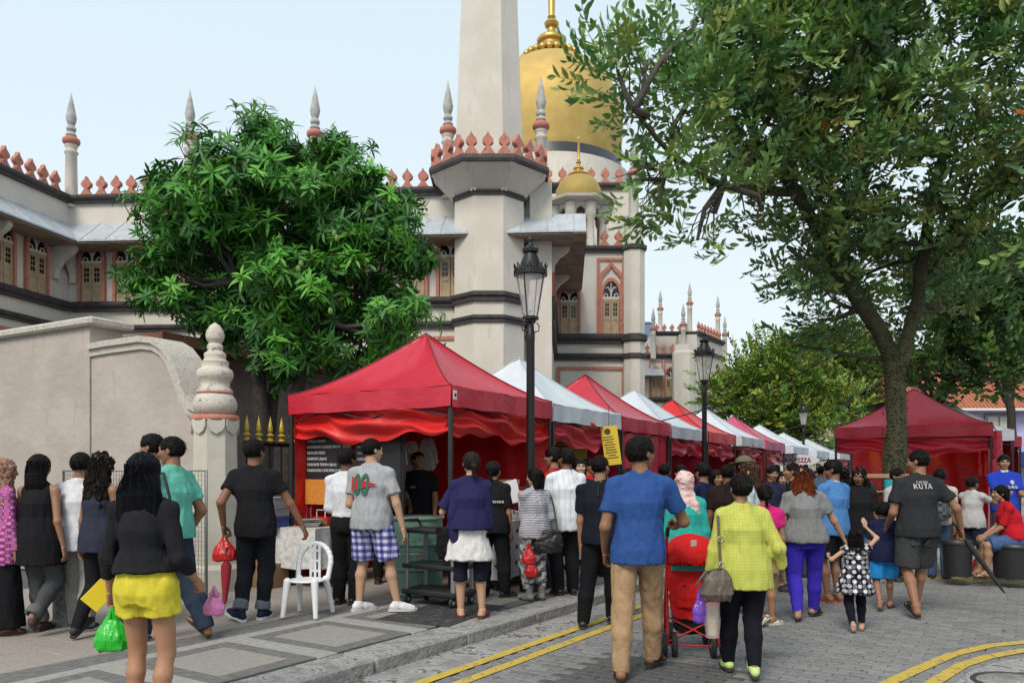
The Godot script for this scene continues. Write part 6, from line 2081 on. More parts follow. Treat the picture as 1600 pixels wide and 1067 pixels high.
func build_stalls() -> void:
	M.seam_red = plain(lin(0.16, 0.006, 0.012), 0.6); M.seam_scarlet = plain(lin(0.2, 0.008, 0.01), 0.6); M.seam_pink = plain(lin(0.22, 0.02, 0.06), 0.6); M.seam_white = plain(lin(0.40, 0.45, 0.5), 0.6)
	M.white_plastic = plain(lin(0.62, 0.62, 0.60), 0.4)
	M.lamp_glass = StandardMaterial3D.new()
	M.lamp_glass.transparency = BaseMaterial3D.TRANSPARENCY_ALPHA
	M.lamp_glass.albedo_color = Color(0.85, 0.82, 0.82, 0.35)
	M.lamp_glass.roughness = 0.08
	# the mosque-side row
	var c0 := Vector3(-1.147, KERB, -10.6)
	var row := [
		[0.0, 1.25, 2.52, 3.38, "red", "scarlet", "large red canopy tent with sagging red drapes above the menu board stall", ["s", "w", "w", "s"]],
		[2.55, 1.25, 2.50, 3.38, "white", "red", "pale blue-white canopy tent between the first red tent and the second", ["s", "", "w", ""]],
		[5.12, 1.25, 2.48, 3.38, "red", "red", "red canopy tent with the yellow menu hanging at its corner", ["w", "", "w", "w"]],
		[7.68, 1.25, 2.46, 3.34, "white", "red", "white canopy tent just before the scarlet tent by the lamp post", ["s", "w", "w", ""]],
		[10.25, 1.25, 2.46, 3.32, "scarlet", "red", "bright scarlet canopy tent beside the second street lamp", ["s", "", "w", "w"]],
		[13.2, 1.3, 2.46, 3.3, "white", "red", "white canopy tent just past the second street lamp", ["s", "w", "w", ""]],
		[16.2, 1.3, 2.44, 3.28, "pink", "red", "faded pink canopy tent in the middle of the row", ["s", "", "w", "w"]],
		[19.8, 1.4, 2.4, 3.2, "white", "red", "white canopy tent right after the faded pink tent", ["", "", "w", ""]],
		[24.0, 1.5, 2.35, 3.1, "white", "red", "small white canopy tent beside the third street lamp", ["", "", "w", ""]],
		[29.5, 1.6, 2.35, 3.05, "white", "red", "white canopy tent with a red stripe at the far end of the row", ["s", "", "w", ""]]]
	for r in row:
		tent(c0 + U * r[0], r[1], r[2], r[3], r[4], r[5], r[6], r[7])
	# the row across the street
	var c1 := Vector3(8.85, KERB, -17.5)
	tent(c1, 1.45, 2.5, 3.38, "red", "red", "red canopy tent with a steep peak behind the mossy tree trunk", ["w", "w", "", "s"])
	tent(c1 + U * 3.2 - W * 0.5, 1.45, 2.5, 3.38, "white", "red", "pale grey canopy tent half hidden behind the steep red tent", ["w", "w", "", ""])
	tent(c1 + U * 6.3 - W * 0.8, 1.45, 2.45, 3.2, "red", "red", "red canopy tent with bunched side walls beyond the pale grey tent", ["w", "w", "", ""])
	# bunched red cloth on the corner of the right-hand tent
	var dr := thing("bunched_curtain", "bunched red curtains tied at the tent corner near the blue jersey", "curtain", c1 - U * 1.38 - W * 1.52)
	for i in 3:
		sculpt(dr, "curtain", M.tent_red, [{prims = [loft([[1.35 - i * 0.02, 0.12, 0.09, i * 0.16, -i * 0.5], [1.7, 0.11, 0.08, i * 0.16, -i * 0.5], [2.25, 0.10, 0.08, i * 0.15, -i * 0.5]], 0.01)], cell = 0.02, wrinkle = [0.03, Vector3(9, 2.5, 9), i, 1]}])
		part(dr, "cord", tube([Vector3(i * 0.15, 2.2, -i * 0.5), Vector3(i * 0.15 - 0.12, 2.42, -i * 0.5)], 0.01, 5), M.tent_pole)
	build_stall_one(c0)
	build_far_counters(c0, c1)
	for q in [[829.0, 9.6, "black street lamp with a glass lantern standing before the first red tent"], [1101.0, 16.2, "black street lamp with a glass lantern next to the scarlet tent"], [1256.0, 31.5, "small far street lamp in front of the yellow-green tree"]]:
		var p := at(q[0], HZ, q[1])
		lamp_post(Vector3(p.x, KERB, p.z), q[2])
	var cb := thing("overhead_cable", "thin black cable slung from the white tents to the street tree", "cable")
	part(cb, "cable", tube([at(870, 693, 13.5), at(980, 672, 15.0), at(1101, 640, 16.2), at(1200, 612, 15.5), at(1330, 540, 14.3), at(1395, 490, 13.5)], 0.012, 5), M.black_iron)
	var cb2 := thing("overhead_cable", "thin black cable slung from the pink tent past the third lamp", "cable")
	part(cb2, "cable", tube([at(1140, 690, 25.0), at(1256, 664, 33.5), at(1330, 625, 30.0), at(1390, 585, 14.0)], 0.012, 5), M.black_iron)
	build_street_items()
	var lab := thing("maker_patch", "small white maker's patch on the near corner of the large red tent", "patch", at(711, 617, 8.72))
	part(lab, "patch", box(Vector3(0.06, 0.10, 0.006), Vector3.ZERO, 0.002), plain(lin(0.6, 0.58, 0.5), 0.6), T(Vector3.ZERO, 0.95))
	part(lab, "emblem", box(Vector3(0.03, 0.035, 0.004), Vector3.ZERO), plain(lin(0.03, 0.03, 0.03), 0.6), T(Vector3(0.004, 0.0, 0.003), 0.95))
	# bits of leaf and paper on the road
	var mm := MultiMesh.new()
	mm.transform_format = MultiMesh.TRANSFORM_3D
	mm.use_colors = true
	mm.mesh = leaf_mesh(0.05, 0.025, 0.3)
	mm.instance_count = 170
	var rr := RandomNumberGenerator.new()
	rr.seed = 31
	for i in 170:
		var n := rr.randf_range(-6.0, 1.6) if i % 3 else rr.randf_range(-0.4, -0.02)
		var p := road(rr.randf_range(-1.5, 12.0), n, 0.006 if n < 0.0 else 0.124)
		mm.set_instance_transform(i, Transform3D(Basis(Vector3.UP, rr.randf() * TAU) * Basis(Vector3.RIGHT, -PI / 2 + 0.1), p).scaled_local(Vector3.ONE * rr.randf_range(0.35, 1.0)))
		mm.set_instance_color(i, [Color(0.10, 0.06, 0.03), Color(0.06, 0.05, 0.03), Color(0.45, 0.44, 0.42), Color(0.16, 0.12, 0.03)][rr.randi() % 4])
	var lt := MultiMeshInstance3D.new()
	lt.name = "litter"
	lt.multimesh = mm
	var lmat := StandardMaterial3D.new()
	lmat.vertex_color_use_as_albedo = true
	lmat.roughness = 0.9
	lt.material_override = lmat
	tag(lt, "dry leaves and paper scraps scattered over the road", "litter", "", "stuff")
	add_child(lt)

func build_stall_one(c0: Vector3) -> void:
	var f := frame(U, -W, c0)
	# menu board on the near side, facing the pavement
	var nx := frame(-W, -U, c0 - U * 1.0)           # x to the right, faces the camera side
	var ink := plain(lin(0.5, 0.5, 0.5), 0.6)
	var slate := plain(lin(0.012, 0.011, 0.013), 0.5)
	var mb := thing("menu_board", "black menu board with white price list and food photographs under the red tent", "sign")
	var lines := []
	var k := 0
	for l in [["PLAIN NAAN", "$1.00"], ["BUTTER NAAN", "$1.50"], ["GARLIC NAAN", "$1.50"], ["KASHMIRI/CHEESE NAAN", "$3.50"], ["BRIYANI RICE", "$3.00"], ["SAMOSA (3pcs)", "$2.00"], ["CHICKEN TIKKA (4pcs)", "$3.00"], ["TANDOORI CHICKEN (1/4)", "$3.50"]]:
		lines.append([l[0], -0.36, 0.43 - k * 0.075])
		lines.append([l[1], 0.25, 0.43 - k * 0.075])
		k += 1
	printed_board(mb, 0.78, 1.02, slate, lines, ink, 0.034, nx * T(Vector3(-0.8, 1.55, 0.0)))
	var lines2 := []
	k = 0
	for l in ["CHICKEN MASALA", "MUTTON MASALA", "BUTTER CHICKEN", "PALAK PANEER", "DAL FRY", "CHICKEN KEBAB"]:
		lines2.append([l, -0.32, 0.42 - k * 0.075])
		k += 1
	printed_board(mb, 0.72, 1.02, slate, lines2, ink, 0.034, nx * T(Vector3(-0.02, 1.55, -0.02)))
	for q in [[-1.0, 0.36, M.noodles], [-0.62, 0.36, M.kebab]]:
		part(mb, "food_photo", box(Vector3(q[1], 0.32, 0.012), Vector3.ZERO), q[2], nx * T(Vector3(q[0], 1.18, 0.014)))
	part(mb, "post", box(Vector3(0.04, 2.1, 0.04), Vector3(-1.16, 1.05, -0.03)), M.tent_pole, nx)
	part(mb, "post", box(Vector3(0.04, 2.1, 0.04), Vector3(0.34, 1.05, -0.05)), M.tent_pole, nx)
	var sc := thing("red_side_sheet", "narrow red sheet hanging at the corner beside the menu board", "curtain")
	sculpt(sc, "sheet", M.tent_red, [{prims = [loft([[0.25, 0.2, 0.05, 0, 0], [1.2, 0.13, 0.05, 0.03, 0], [2.3, 0.04, 0.04, 0.1, 0]], 0.01)], cell = 0.02, wrinkle = [0.03, Vector3(11, 3, 11), 3, 1]}])
	sc.transform = nx * T(Vector3(-1.28, 0, -0.05))
	# plastic-covered table, crates, tubs
	var yaw := -0.5
	var tp := on(470, 917, KERB)
	var tb := table(tp + Vector3(-0.05, 0, -0.25), yaw, 1.0, 0.6, 0.74, M.sheet_plastic, "folding table under crumpled clear plastic sheeting in front of the menu board", 0.5)
	var cp := tp + Vector3(-0.42, 0.75, -0.1)
	var crate := open()
	var cs := Vector3(0.4, 0.12, 0.3)
	add_chamfer(crate, Vector3(0, 0.008, 0), Vector3(cs.x * 0.92, 0.016, cs.z * 0.92), 0.004)
	for g in [-1.0, 1.0]:
		add_chamfer(crate, Vector3(0, 0.06, g * (cs.z / 2 - 0.012)), Vector3(cs.x * 0.95, 0.115, 0.014), 0.003)
		add_chamfer(crate, Vector3(g * (cs.x / 2 - 0.012), 0.06, 0), Vector3(0.014, 0.115, cs.z * 0.9), 0.003)
		add_chamfer(crate, Vector3(0, 0.112, g * (cs.z / 2 - 0.005)), Vector3(cs.x, 0.016, 0.03), 0.004)
		add_chamfer(crate, Vector3(g * (cs.x / 2 - 0.005), 0.112, 0), Vector3(0.03, 0.016, cs.z - 0.06), 0.004)
	var cmesh := crate.commit()
	var names := ["blue", "grey", "grey"]
	for i in 3:
		var c := thing("stacking_crate", ["blue plastic stacking crate at the bottom of the stack on the covered table", "grey plastic stacking crate in the middle of the stack on the covered table", "grey plastic stacking crate on top of the stack on the covered table"][i], "crate", cp + Vector3(0.0, 0.003 + i * 0.124, 0), yaw + [0.0, 0.05, -0.04][i], "crates stacked on the covered table")
		part(c, "tray", cmesh, plain(lin(0.03, 0.05, 0.22) if i == 0 else lin(0.22, 0.23, 0.26), 0.5))
	for i in 2:
		var tr := thing("foil_tray", ["shallow foil tray beside the crates on the covered table", "shallow foil tray stacked on the other tray"][i], "tray", cp + Vector3(0.5, 0.004 + i * 0.045, 0.02), yaw + i * 0.2)
		part(tr, "tray", lathe([Vector2(0.0, 0.002), Vector2(0.15, 0.002), Vector2(0.185, 0.04), Vector2(0.2, 0.042), Vector2(0.2, 0.045), Vector2(0.18, 0.043)], 4), plain(lin(0.6, 0.6, 0.58), 0.3, 0.6))
	var rp := thing("drink_carton", "red and green drink carton with a carrying loop behind the foil trays", "carton", cp + Vector3(0.62, 0.006, -0.2), yaw)
	part(rp, "box", box(Vector3(0.24, 0.1, 0.12), Vector3(0, 0.05, 0), 0.006), plain(lin(0.45, 0.02, 0.02), 0.5))
	part(rp, "band", box(Vector3(0.1, 0.05, 0.124), Vector3(0.06, 0.035, 0), 0.003), plain(lin(0.03, 0.2, 0.05), 0.5))
	part(rp, "handle", tube([Vector3(-0.1, 0.1, 0), Vector3(-0.1, 0.19, 0), Vector3(0.04, 0.19, 0), Vector3(0.04, 0.1, 0)], 0.008, 6), M.white_plastic)
	var bx := thing("cardboard_box", "brown cardboard box on the ground under the covered table", "box", tp + Vector3(-0.42, 0, -0.05), yaw)
	part(bx, "carton", box(Vector3(0.4, 0.3, 0.3), Vector3(0, 0.15, 0), 0.004), plain(lin(0.26, 0.14, 0.07), 0.85))
	part(bx, "flap", box(Vector3(0.2, 0.006, 0.3), Vector3(-0.28, 0.27, 0)), plain(lin(0.26, 0.14, 0.07), 0.85))
	# green oil drum oven
	var dp := on(652, 928, KERB)
	var od := thing("oil_drum", "rusty green oil drum oven standing behind the service trolley", "drum", dp)
	part(od, "shell", lathe([Vector2(0.0, 0.01), Vector2(0.30, 0.01), Vector2(0.305, 0.03), Vector2(0.295, 0.04), Vector2(0.295, 0.29), Vector2(0.31, 0.30), Vector2(0.31, 0.32), Vector2(0.295, 0.33), Vector2(0.295, 0.58), Vector2(0.31, 0.59), Vector2(0.31, 0.61), Vector2(0.295, 0.62), Vector2(0.295, 0.87), Vector2(0.308, 0.88), Vector2(0.308, 0.90), Vector2(0.28, 0.90), Vector2(0.28, 0.6)], 32), M.drum_green)
	part(od, "rim", lathe([Vector2(0.30, 0.885), Vector2(0.318, 0.895), Vector2(0.318, 0.915), Vector2(0.28, 0.915)], 32), plain(lin(0.35, 0.36, 0.33), 0.5, 0.5))
	part(od, "handle", tube([Vector3(-0.12, 0.5, 0.29), Vector3(-0.1, 0.5, 0.36), Vector3(0.1, 0.5, 0.36), Vector3(0.12, 0.5, 0.29)], 0.01, 6), plain(lin(0.35, 0.36, 0.33), 0.5, 0.5))
	# service trolley
	var vp := on(686, 944, KERB)
	var tv := thing("service_trolley", "black two-shelf service trolley on castors in front of the oil drum", "trolley", vp, -0.55)
	var pl := plain(lin(0.018, 0.018, 0.02), 0.5)
	for y in [0.42, 0.80]:
		part(tv, "shelf", box(Vector3(0.72, 0.05, 0.4), Vector3(0, y, 0), 0.012), pl)
	part(tv, "base", box(Vector3(0.72, 0.06, 0.42), Vector3(0, 0.14, 0), 0.015), pl)
	part(tv, "push_handle", tube([Vector3(-0.36, 0.82, -0.16), Vector3(-0.42, 0.9, -0.16), Vector3(-0.42, 0.9, 0.16), Vector3(-0.36, 0.82, 0.16)], 0.016, 8), pl)
	for x in [-1.0, 1.0]:
		for z in [-1.0, 1.0]:
			part(tv, "post", box(Vector3(0.05, 0.66, 0.03), Vector3(x * 0.31, 0.47, z * 0.17), 0.005), plain(lin(0.36, 0.37, 0.38), 0.35, 0.7))
			var w := part(tv, "castor", lathe([Vector2(0.0, -0.016), Vector2(0.05, -0.016), Vector2(0.058, -0.008), Vector2(0.058, 0.008), Vector2(0.05, 0.016), Vector2(0.0, 0.016)], 18), pl, Transform3D(Basis(Vector3(0, 0, 1), PI / 2), Vector3(x * 0.3, 0.058, z * 0.17)))
			part(w, "hub", lathe([Vector2(0.0, -0.02), Vector2(0.022, -0.02), Vector2(0.022, 0.02), Vector2(0.0, 0.02)], 12), plain(lin(0.4, 0.4, 0.4), 0.4, 0.5))
	var hb := thing("black_carrier_bag", "black carrier bag hanging from the trolley end", "bag", vp + Vector3(0.12, 0.0, 0.27))
	sculpt(hb, "bag_body", cloth(lin(0.012, 0.012, 0.014)), [{prims = [loft([[0.52, 0.10, 0.06, 0, 0], [0.6, 0.14, 0.07, 0, 0], [0.86, 0.13, 0.06, 0, 0]], 0.01)], cell = 0.014, wrinkle = [0.02, Vector3(12, 7, 12), 4, 1]}])
	struct("rubber_mat", sheet([on(585, 968, KERB), on(700, 980, KERB), on(790, 948, KERB), on(700, 938, KERB)], 0.127, 0.004), textured(mottle(lin(0.02, 0.02, 0.021), lin(0.045, 0.045, 0.046), 0.05, 80, 128, 0.3, 0.6, lin(0.3, 0.3, 0.3), 0.68), 0.8, 1.2))
	# counter along the street side of the stall, with a chequered cloth
	var ct := table(f * Vector3(0.35, 0.0, 1.05), atan2(-U.z, U.x), 1.5, 0.6, 0.82, M.diamond_cloth, "serving counter with a white cloth printed with dark red diamonds", 0.7)
	var ci := f * Vector3(0.35, 0.84, 1.05)
	for i in 9:
		var p := ci + U * (-0.62 + (i % 5) * 0.3) - W * (0.12 if i < 5 else -0.12) + Vector3(0, 0.0, 0)
		var tub := thing("food_tub", "%s food tub with %s lid on the serving counter" % ["white" if i % 3 else "orange", "an orange" if i % 2 else "a cream"], "tub", p, 0.0, "food tubs on the serving counter")
		part(tub, "tub", lathe([Vector2(0.0, 0.0), Vector2(0.055, 0.0), Vector2(0.07, 0.075), Vector2(0.0, 0.075)], 18), plain(lin(0.62, 0.60, 0.56) if i % 3 else lin(0.6, 0.25, 0.03), 0.3))
		part(tub, "lid", lathe([Vector2(0.0, 0.09), Vector2(0.068, 0.09), Vector2(0.075, 0.085), Vector2(0.075, 0.075), Vector2(0.0, 0.075)], 18), plain(lin(0.6, 0.25, 0.03) if i % 2 else lin(0.65, 0.62, 0.58), 0.35))
	for i in 2:
		var gs := thing("glass_shelf", ["glass food case standing on the serving counter", "upper wooden shelf above the serving counter"][i], "shelf", ci + Vector3(0, 0.18 + i * 0.2, 0) - W * -0.18, atan2(-U.z, U.x))
		part(gs, "shelf", box(Vector3(1.3, 0.025, 0.26), Vector3(0, 0, 0), 0.004), plain(lin(0.18, 0.09, 0.05), 0.5))
		for x in [-0.62, 0.62]: part(gs, "upright", box(Vector3(0.03, 0.2, 0.03), Vector3(x, -0.1 - (0.0 if i == 0 else 0.012), 0.0)), M.tent_pole)
	for i in 6:
		var tub := thing("food_tub", "white food tub with %s lid on the upper shelf of the counter" % ("an orange" if i % 2 else "a cream"), "tub", ci + Vector3(0, 0.393, 0) + U * (-0.5 + i * 0.2) + W * 0.18, 0.0, "food tubs on the upper shelf")
		part(tub, "tub", lathe([Vector2(0.0, 0.0), Vector2(0.06, 0.0), Vector2(0.075, 0.07), Vector2(0.0, 0.07)], 18), plain(lin(0.62, 0.60, 0.56), 0.3))
		part(tub, "lid", lathe([Vector2(0.0, 0.1), Vector2(0.07, 0.1), Vector2(0.08, 0.09), Vector2(0.08, 0.07), Vector2(0.0, 0.07)], 18), plain(lin(0.6, 0.28, 0.04) if i % 2 else lin(0.65, 0.62, 0.58), 0.35))
	var ps := thing("price_sheet", "white printed price sheet propped on the counter by the capped worker", "sign", at(801, 768, 9.75))
	part(ps, "sheet", box(Vector3(0.16, 0.28, 0.006), Vector3.ZERO), plain(lin(0.68, 0.68, 0.72), 0.6), Transform3D(Basis(Vector3(0, 0, 1), 0.25), Vector3.ZERO))
	part(ps, "prop", tube([Vector3(0, -0.1, -0.02), Vector3(0.02, -0.28, -0.12)], 0.008, 5), M.tent_pole)
	# shirts and bags hung inside
	for q in [[620.0, 690.0, 10.4, "pale blue shirt hanging under the first red tent", lin(0.42, 0.46, 0.60), 0.62], [641.0, 695.0, 10.6, "cream apron hanging inside the first red tent", lin(0.5, 0.42, 0.34), 0.5], [668.0, 690.0, 10.9, "clear plastic bags hanging inside the first red tent", lin(0.45, 0.42, 0.42), 0.4]]:
		var sp := thing("hanging_shirt", q[3], "shirt", at(q[0], q[1], q[2]))
		sculpt(sp, "cloth", cloth(q[4]), [{prims = [loft([[-q[5], 0.12, 0.035, 0, 0], [-0.2, 0.11, 0.035, 0, 0], [0.06, 0.05, 0.03, 0, 0]], 0.01), cone(Vector3(-0.07, 0, 0), 0.03, Vector3(-0.14, -0.3, 0), 0.03, 0.02, true), cone(Vector3(0.07, 0, 0), 0.03, Vector3(0.13, -0.3, 0), 0.03, 0.02, true)], cell = 0.017, wrinkle = [0.02, Vector3(14, 4, 14), 2, 1]}])
		part(sp, "hook", tube([Vector3(0, 0.05, 0), Vector3(0, 0.62, 0)], 0.006, 5), M.tent_pole)

func build_far_counters(c0: Vector3, c1: Vector3) -> void:
	var yaw := atan2(-U.z, U.x)
	var cols := [lin(0.5, 0.5, 0.52), lin(0.3, 0.02, 0.03), lin(0.12, 0.13, 0.2), lin(0.55, 0.45, 0.1), lin(0.3, 0.02, 0.03), lin(0.4, 0.4, 0.42), lin(0.2, 0.03, 0.04)]
	var says := ["grey", "crimson", "slate blue", "mustard", "dark red", "pale grey", "maroon"]
	var nr := ["in the pale blue-white tent", "in the tent with the yellow menu", "in the white tent before the scarlet one", "in the scarlet tent", "in the white tent past the lamp", "in the faded pink tent", "after the faded pink tent"]
	var ts := [2.55, 5.12, 7.68, 10.25, 13.2, 16.2, 19.8]
	for i in 7:
		var p: Vector3 = c0 + U * ts[i] - W * 0.85
		table(p, yaw, 2.1, 0.6, 0.85, cloth(cols[i]), "stall counter with %s cloth %s" % [says[i], nr[i]], 0.75)
		for k in 7:
			var b := thing("goods_box", "%s packet of goods on the stall counter %s" % [["orange", "white", "red", "green", "brown", "navy", "pink"][(k + i) % 7], nr[i]], "packet", p + Vector3(0, 0.857, 0) + U * (-0.85 + k * 0.28), yaw + rng.randf_range(-0.3, 0.3), "packets on the stall counters")
			var hh := rng.randf_range(0.1, 0.26)
			part(b, "packet", box(Vector3(0.16, hh, 0.14), Vector3(0, hh / 2, 0), 0.012), plain([lin(0.5, 0.25, 0.03), lin(0.5, 0.5, 0.48), lin(0.3, 0.03, 0.03), lin(0.05, 0.2, 0.1), lin(0.2, 0.1, 0.05), lin(0.03, 0.04, 0.15), lin(0.5, 0.2, 0.25)][(k + i) % 7], 0.6))
			part(b, "lid", box(Vector3(0.165, 0.02, 0.145), Vector3(0, hh + 0.01, 0), 0.004), plain(lin(0.5, 0.48, 0.44), 0.5))
	# yellow menus
	var ylw := plain(lin(0.62, 0.44, 0.03), 0.55)
	var inkd := plain(lin(0.06, 0.04, 0.01), 0.6)
	var y1 := thing("yellow_menu", "large yellow menu poster at the back of the pale blue-white tent", "sign", at(884, 688, 13.4))
	part(y1, "poster", box(Vector3(0.72, 0.62, 0.01), Vector3.ZERO), plain(lin(0.42, 0.33, 0.03), 0.6), T(Vector3.ZERO, -0.1))
	for k in 7:
		part(y1, "printed_line", box(Vector3([0.42, 0.5, 0.34, 0.5, 0.44, 0.5, 0.4][k], 0.018, 0.004), Vector3(-0.03, 0.12 - k * 0.055, 0.008)), inkd)
	part(y1, "pot_emblem", prism(PackedVector2Array([Vector2(-0.09, 0), Vector2(-0.07, -0.06), Vector2(0.07, -0.06), Vector2(0.09, 0), Vector2(0.07, 0.01), Vector2(0.05, 0.05), Vector2(-0.05, 0.05), Vector2(-0.07, 0.01)]), 0.004, 0.009), inkd, T(Vector3(-0.08, 0.22, 0)))
	part(y1, "stand", box(Vector3(0.04, 1.2, 0.03), Vector3(0, -0.9, -0.03)), M.tent_pole)
	var y2 := thing("yellow_menu", "narrow yellow menu hanging tilted at the red tent corner", "sign", at(955, 696, 12.6))
	part(y2, "poster", box(Vector3(0.26, 0.62, 0.01), Vector3.ZERO), ylw, Transform3D(Basis(Vector3(0, 0, 1), 0.13), Vector3.ZERO))
	for k in 9:
		part(y2, "printed_line", box(Vector3([0.16, 0.18, 0.12, 0.18, 0.15][k % 5], 0.014, 0.004), Vector3(-0.02 + (0.14 - k * 0.04) * -0.13, 0.14 - k * 0.042, 0.008)), inkd, Transform3D(Basis(Vector3(0, 0, 1), 0.13), Vector3.ZERO))
	part(y2, "emblem", lathe([Vector2(0, -0.002), Vector2(0.05, -0.002), Vector2(0.05, 0.002), Vector2(0, 0.002)], 16), inkd, Transform3D(Basis(Vector3.RIGHT, PI / 2), Vector3(-0.06, 0.22, 0.008)))
	part(y2, "cord", tube([Vector3(-0.04, 0.3, 0), Vector3(-0.04, 0.62, 0)], 0.004, 4), M.tent_pole)
	# banner on the far white tents
	var bn := thing("oval_banner", "white oval banner with dark red lettering on the far white tent", "sign", at(1241, 719, 26.5))
	part(bn, "banner", prism(oval(0.85, 0.2), -0.02, 0.02), plain(lin(0.6, 0.6, 0.65), 0.6))
	part(bn, "pole", tube([Vector3(0, -1.9, -0.05), Vector3(0, 0.1, -0.05)], 0.02, 6), M.tent_pole)
	part(bn, "lettering", words("VERA PIZZA", 0.15, "Droid Sans", 700, 0.01), plain(lin(0.2, 0.02, 0.05), 0.6), T(Vector3(0, 0, 0.027)))
	# stall under the steep red tent: table, goods, a lit bulb
	table(c1 - U * 0.9 + W * 0.3, yaw - PI / 2, 2.3, 0.6, 0.86, cloth(lin(0.10, 0.05, 0.03)), "brown serving table under the steep red tent across the street", 0.7)
	for i in 9:
		var g := thing("fruit_bundle", "%s bundle of produce on the brown serving table" % ["dark brown", "grey-brown", "olive"][i % 3], "produce", c1 - U * 0.9 + W * (-0.72 + i * 0.24) + Vector3(0, 0.865, 0), 0.0, "bundles of produce on the brown table")
		sculpt(g, "bundle", cloth([lin(0.10, 0.07, 0.06), lin(0.16, 0.12, 0.10), lin(0.08, 0.09, 0.05)][i % 3]), [{prims = [ell(Vector3(0, 0.13, 0), Vector3(0.14, 0.14, 0.14)), {t = 3, y = 0.0, s = 1.0, op = 1}], cell = 0.025, wrinkle = [0.06, Vector3(12, 12, 12), i, 1]}])
	var rl := thing("wooden_rail", "pale wooden trestle rail in front of the steep red tent", "rail", at(1375, 738, 13.0))
	rl.position.y = 0
	part(rl, "beam", box(Vector3(0.95, 0.07, 0.06), Vector3(0, 1.49, 0), 0.008), plain(lin(0.30, 0.19, 0.10), 0.7))
	for x in [-0.36, 0.4]: part(rl, "post", box(Vector3(0.06, 1.47, 0.06), Vector3(x, 0.735, -0.01), 0.008), plain(lin(0.28, 0.17, 0.09), 0.7))
	var tubs := thing("blue_tub", "small turquoise tub standing on the wooden rail's lower shelf", "tub", at(1390, 757, 12.9))
	part(tubs, "tub", lathe([Vector2(0.0, -0.1), Vector2(0.07, -0.1), Vector2(0.08, 0.08), Vector2(0.0, 0.08)], 16), plain(lin(0.02, 0.3, 0.36), 0.4))
	part(tubs, "shelf", box(Vector3(0.5, 0.02, 0.2), Vector3(-0.1, -0.112, 0)), plain(lin(0.28, 0.17, 0.09), 0.7))
	var bp := at(1372, 697, 17.0)
	var lb := thing("hanging_bulb", "lit warm bulb hanging inside the steep red tent", "lamp", bp)
	var gm := StandardMaterial3D.new()
	gm.albedo_color = Color(1, 0.8, 0.5)
	gm.emission_enabled = true
	gm.emission = Color(1.0, 0.62, 0.25)
	gm.emission_energy_multiplier = 3.0
	part(lb, "bulb", lathe([Vector2(0, -0.06), Vector2(0.035, -0.045), Vector2(0.05, -0.01), Vector2(0.035, 0.03), Vector2(0.02, 0.06), Vector2(0, 0.06)], 14), gm)
	part(lb, "cord", tube([Vector3(0, 0.06, 0), Vector3(0, 0.55, 0)], 0.006, 5), M.black_iron)
	var om := OmniLight3D.new()
	om.light_color = Color(1.0, 0.65, 0.32)
	om.light_energy = 0.35
	om.omni_range = 8.0
	om.light_size = 0.05
	om.shadow_enabled = true
	lb.add_child(om)
	# black weight bins at the kerb
	for q in [[1497.0, 900.0, 0.19, 0.5, "tall black weight bin by the checked backpack"], [1586.0, 903.0, 0.27, 0.47, "wide black bin that the woman in red sits on"]]:
		var p := on(q[0], q[1], KERB)
		var b := thing("black_bin", q[4], "bin", p)
		part(b, "tub", lathe([Vector2(0, 0.005), Vector2(q[2] * 0.9, 0.005), Vector2(q[2], q[3] * 0.9), Vector2(0.0, q[3] * 0.9)], 24), plain(lin(0.014, 0.014, 0.016), 0.5))
		part(b, "lid", lathe([Vector2(q[2] * 1.05, q[3] * 0.88), Vector2(q[2] * 1.07, q[3] * 0.93), Vector2(q[2] * 0.98, q[3]), Vector2(0, q[3] + 0.002)], 24), plain(lin(0.018, 0.018, 0.02), 0.45))

func oval(rx: float, ry: float, n := 28) -> PackedVector2Array:
	var o := PackedVector2Array()
	for i in n: o.append(Vector2(cos(TAU * i / n) * rx, sin(TAU * i / n) * ry))
	return o

func build_street_items() -> void:
	# wire crowd barriers along the boundary wall
	var galv := plain(lin(0.20, 0.20, 0.195), 0.5, 0.4)
	var r0 := on(322, 945, KERB)
	for k in 2:
		var b := thing("wire_barrier", ["grey welded-wire barrier panel next to the gate pillar", "grey welded-wire barrier panel behind the woman in black tunic"][k], "barrier", Vector3.ZERO, 0.0, "wire barrier panels")
		b.transform = frame(-W, (-W).cross(Vector3.UP), r0 + W * (1.33 * k))
		part(b, "frame", tube([Vector3(0, 0.03, 0), Vector3(0, 1.45, 0), Vector3(-1.29, 1.45, 0), Vector3(-1.29, 0.03, 0)], 0.016, 6), galv)
		part(b, "frame", tube([Vector3(0, 0.12, 0), Vector3(-1.29, 0.12, 0)], 0.014, 6), galv)
		var w := open()
		for i in 25: add_box(w, Vector3(-0.03 - i * 0.051, 0.785, 0), Vector3(0.004, 1.33, 0.004))
		for i in 27: add_box(w, Vector3(-0.645, 0.12 + i * 0.051, 0.004), Vector3(1.29, 0.004, 0.004))
		part(b, "wire_grid", w.commit(), galv).set_meta("kind", "stuff")
		for x in [0.0, -1.29]: part(b, "foot", box(Vector3(0.04, 0.02, 0.4), Vector3(x, 0.012, 0), 0.004), galv)
	var bo := thing("concrete_bollard", "round-topped grey concrete bollard among the walkers on the pavement", "bollard", on(100, 976, KERB))
	part(bo, "post", lathe([Vector2(0.1, 0), Vector2(0.1, 0.52), Vector2(0.095, 0.56), Vector2(0.07, 0.6), Vector2(0.0, 0.62)], 20), M.kerb)
	part(bo, "collar", lathe([Vector2(0.1, 0.0), Vector2(0.115, 0.0), Vector2(0.115, 0.05), Vector2(0.1, 0.06)], 20), M.kerb)
	build_chair()
	build_pram()

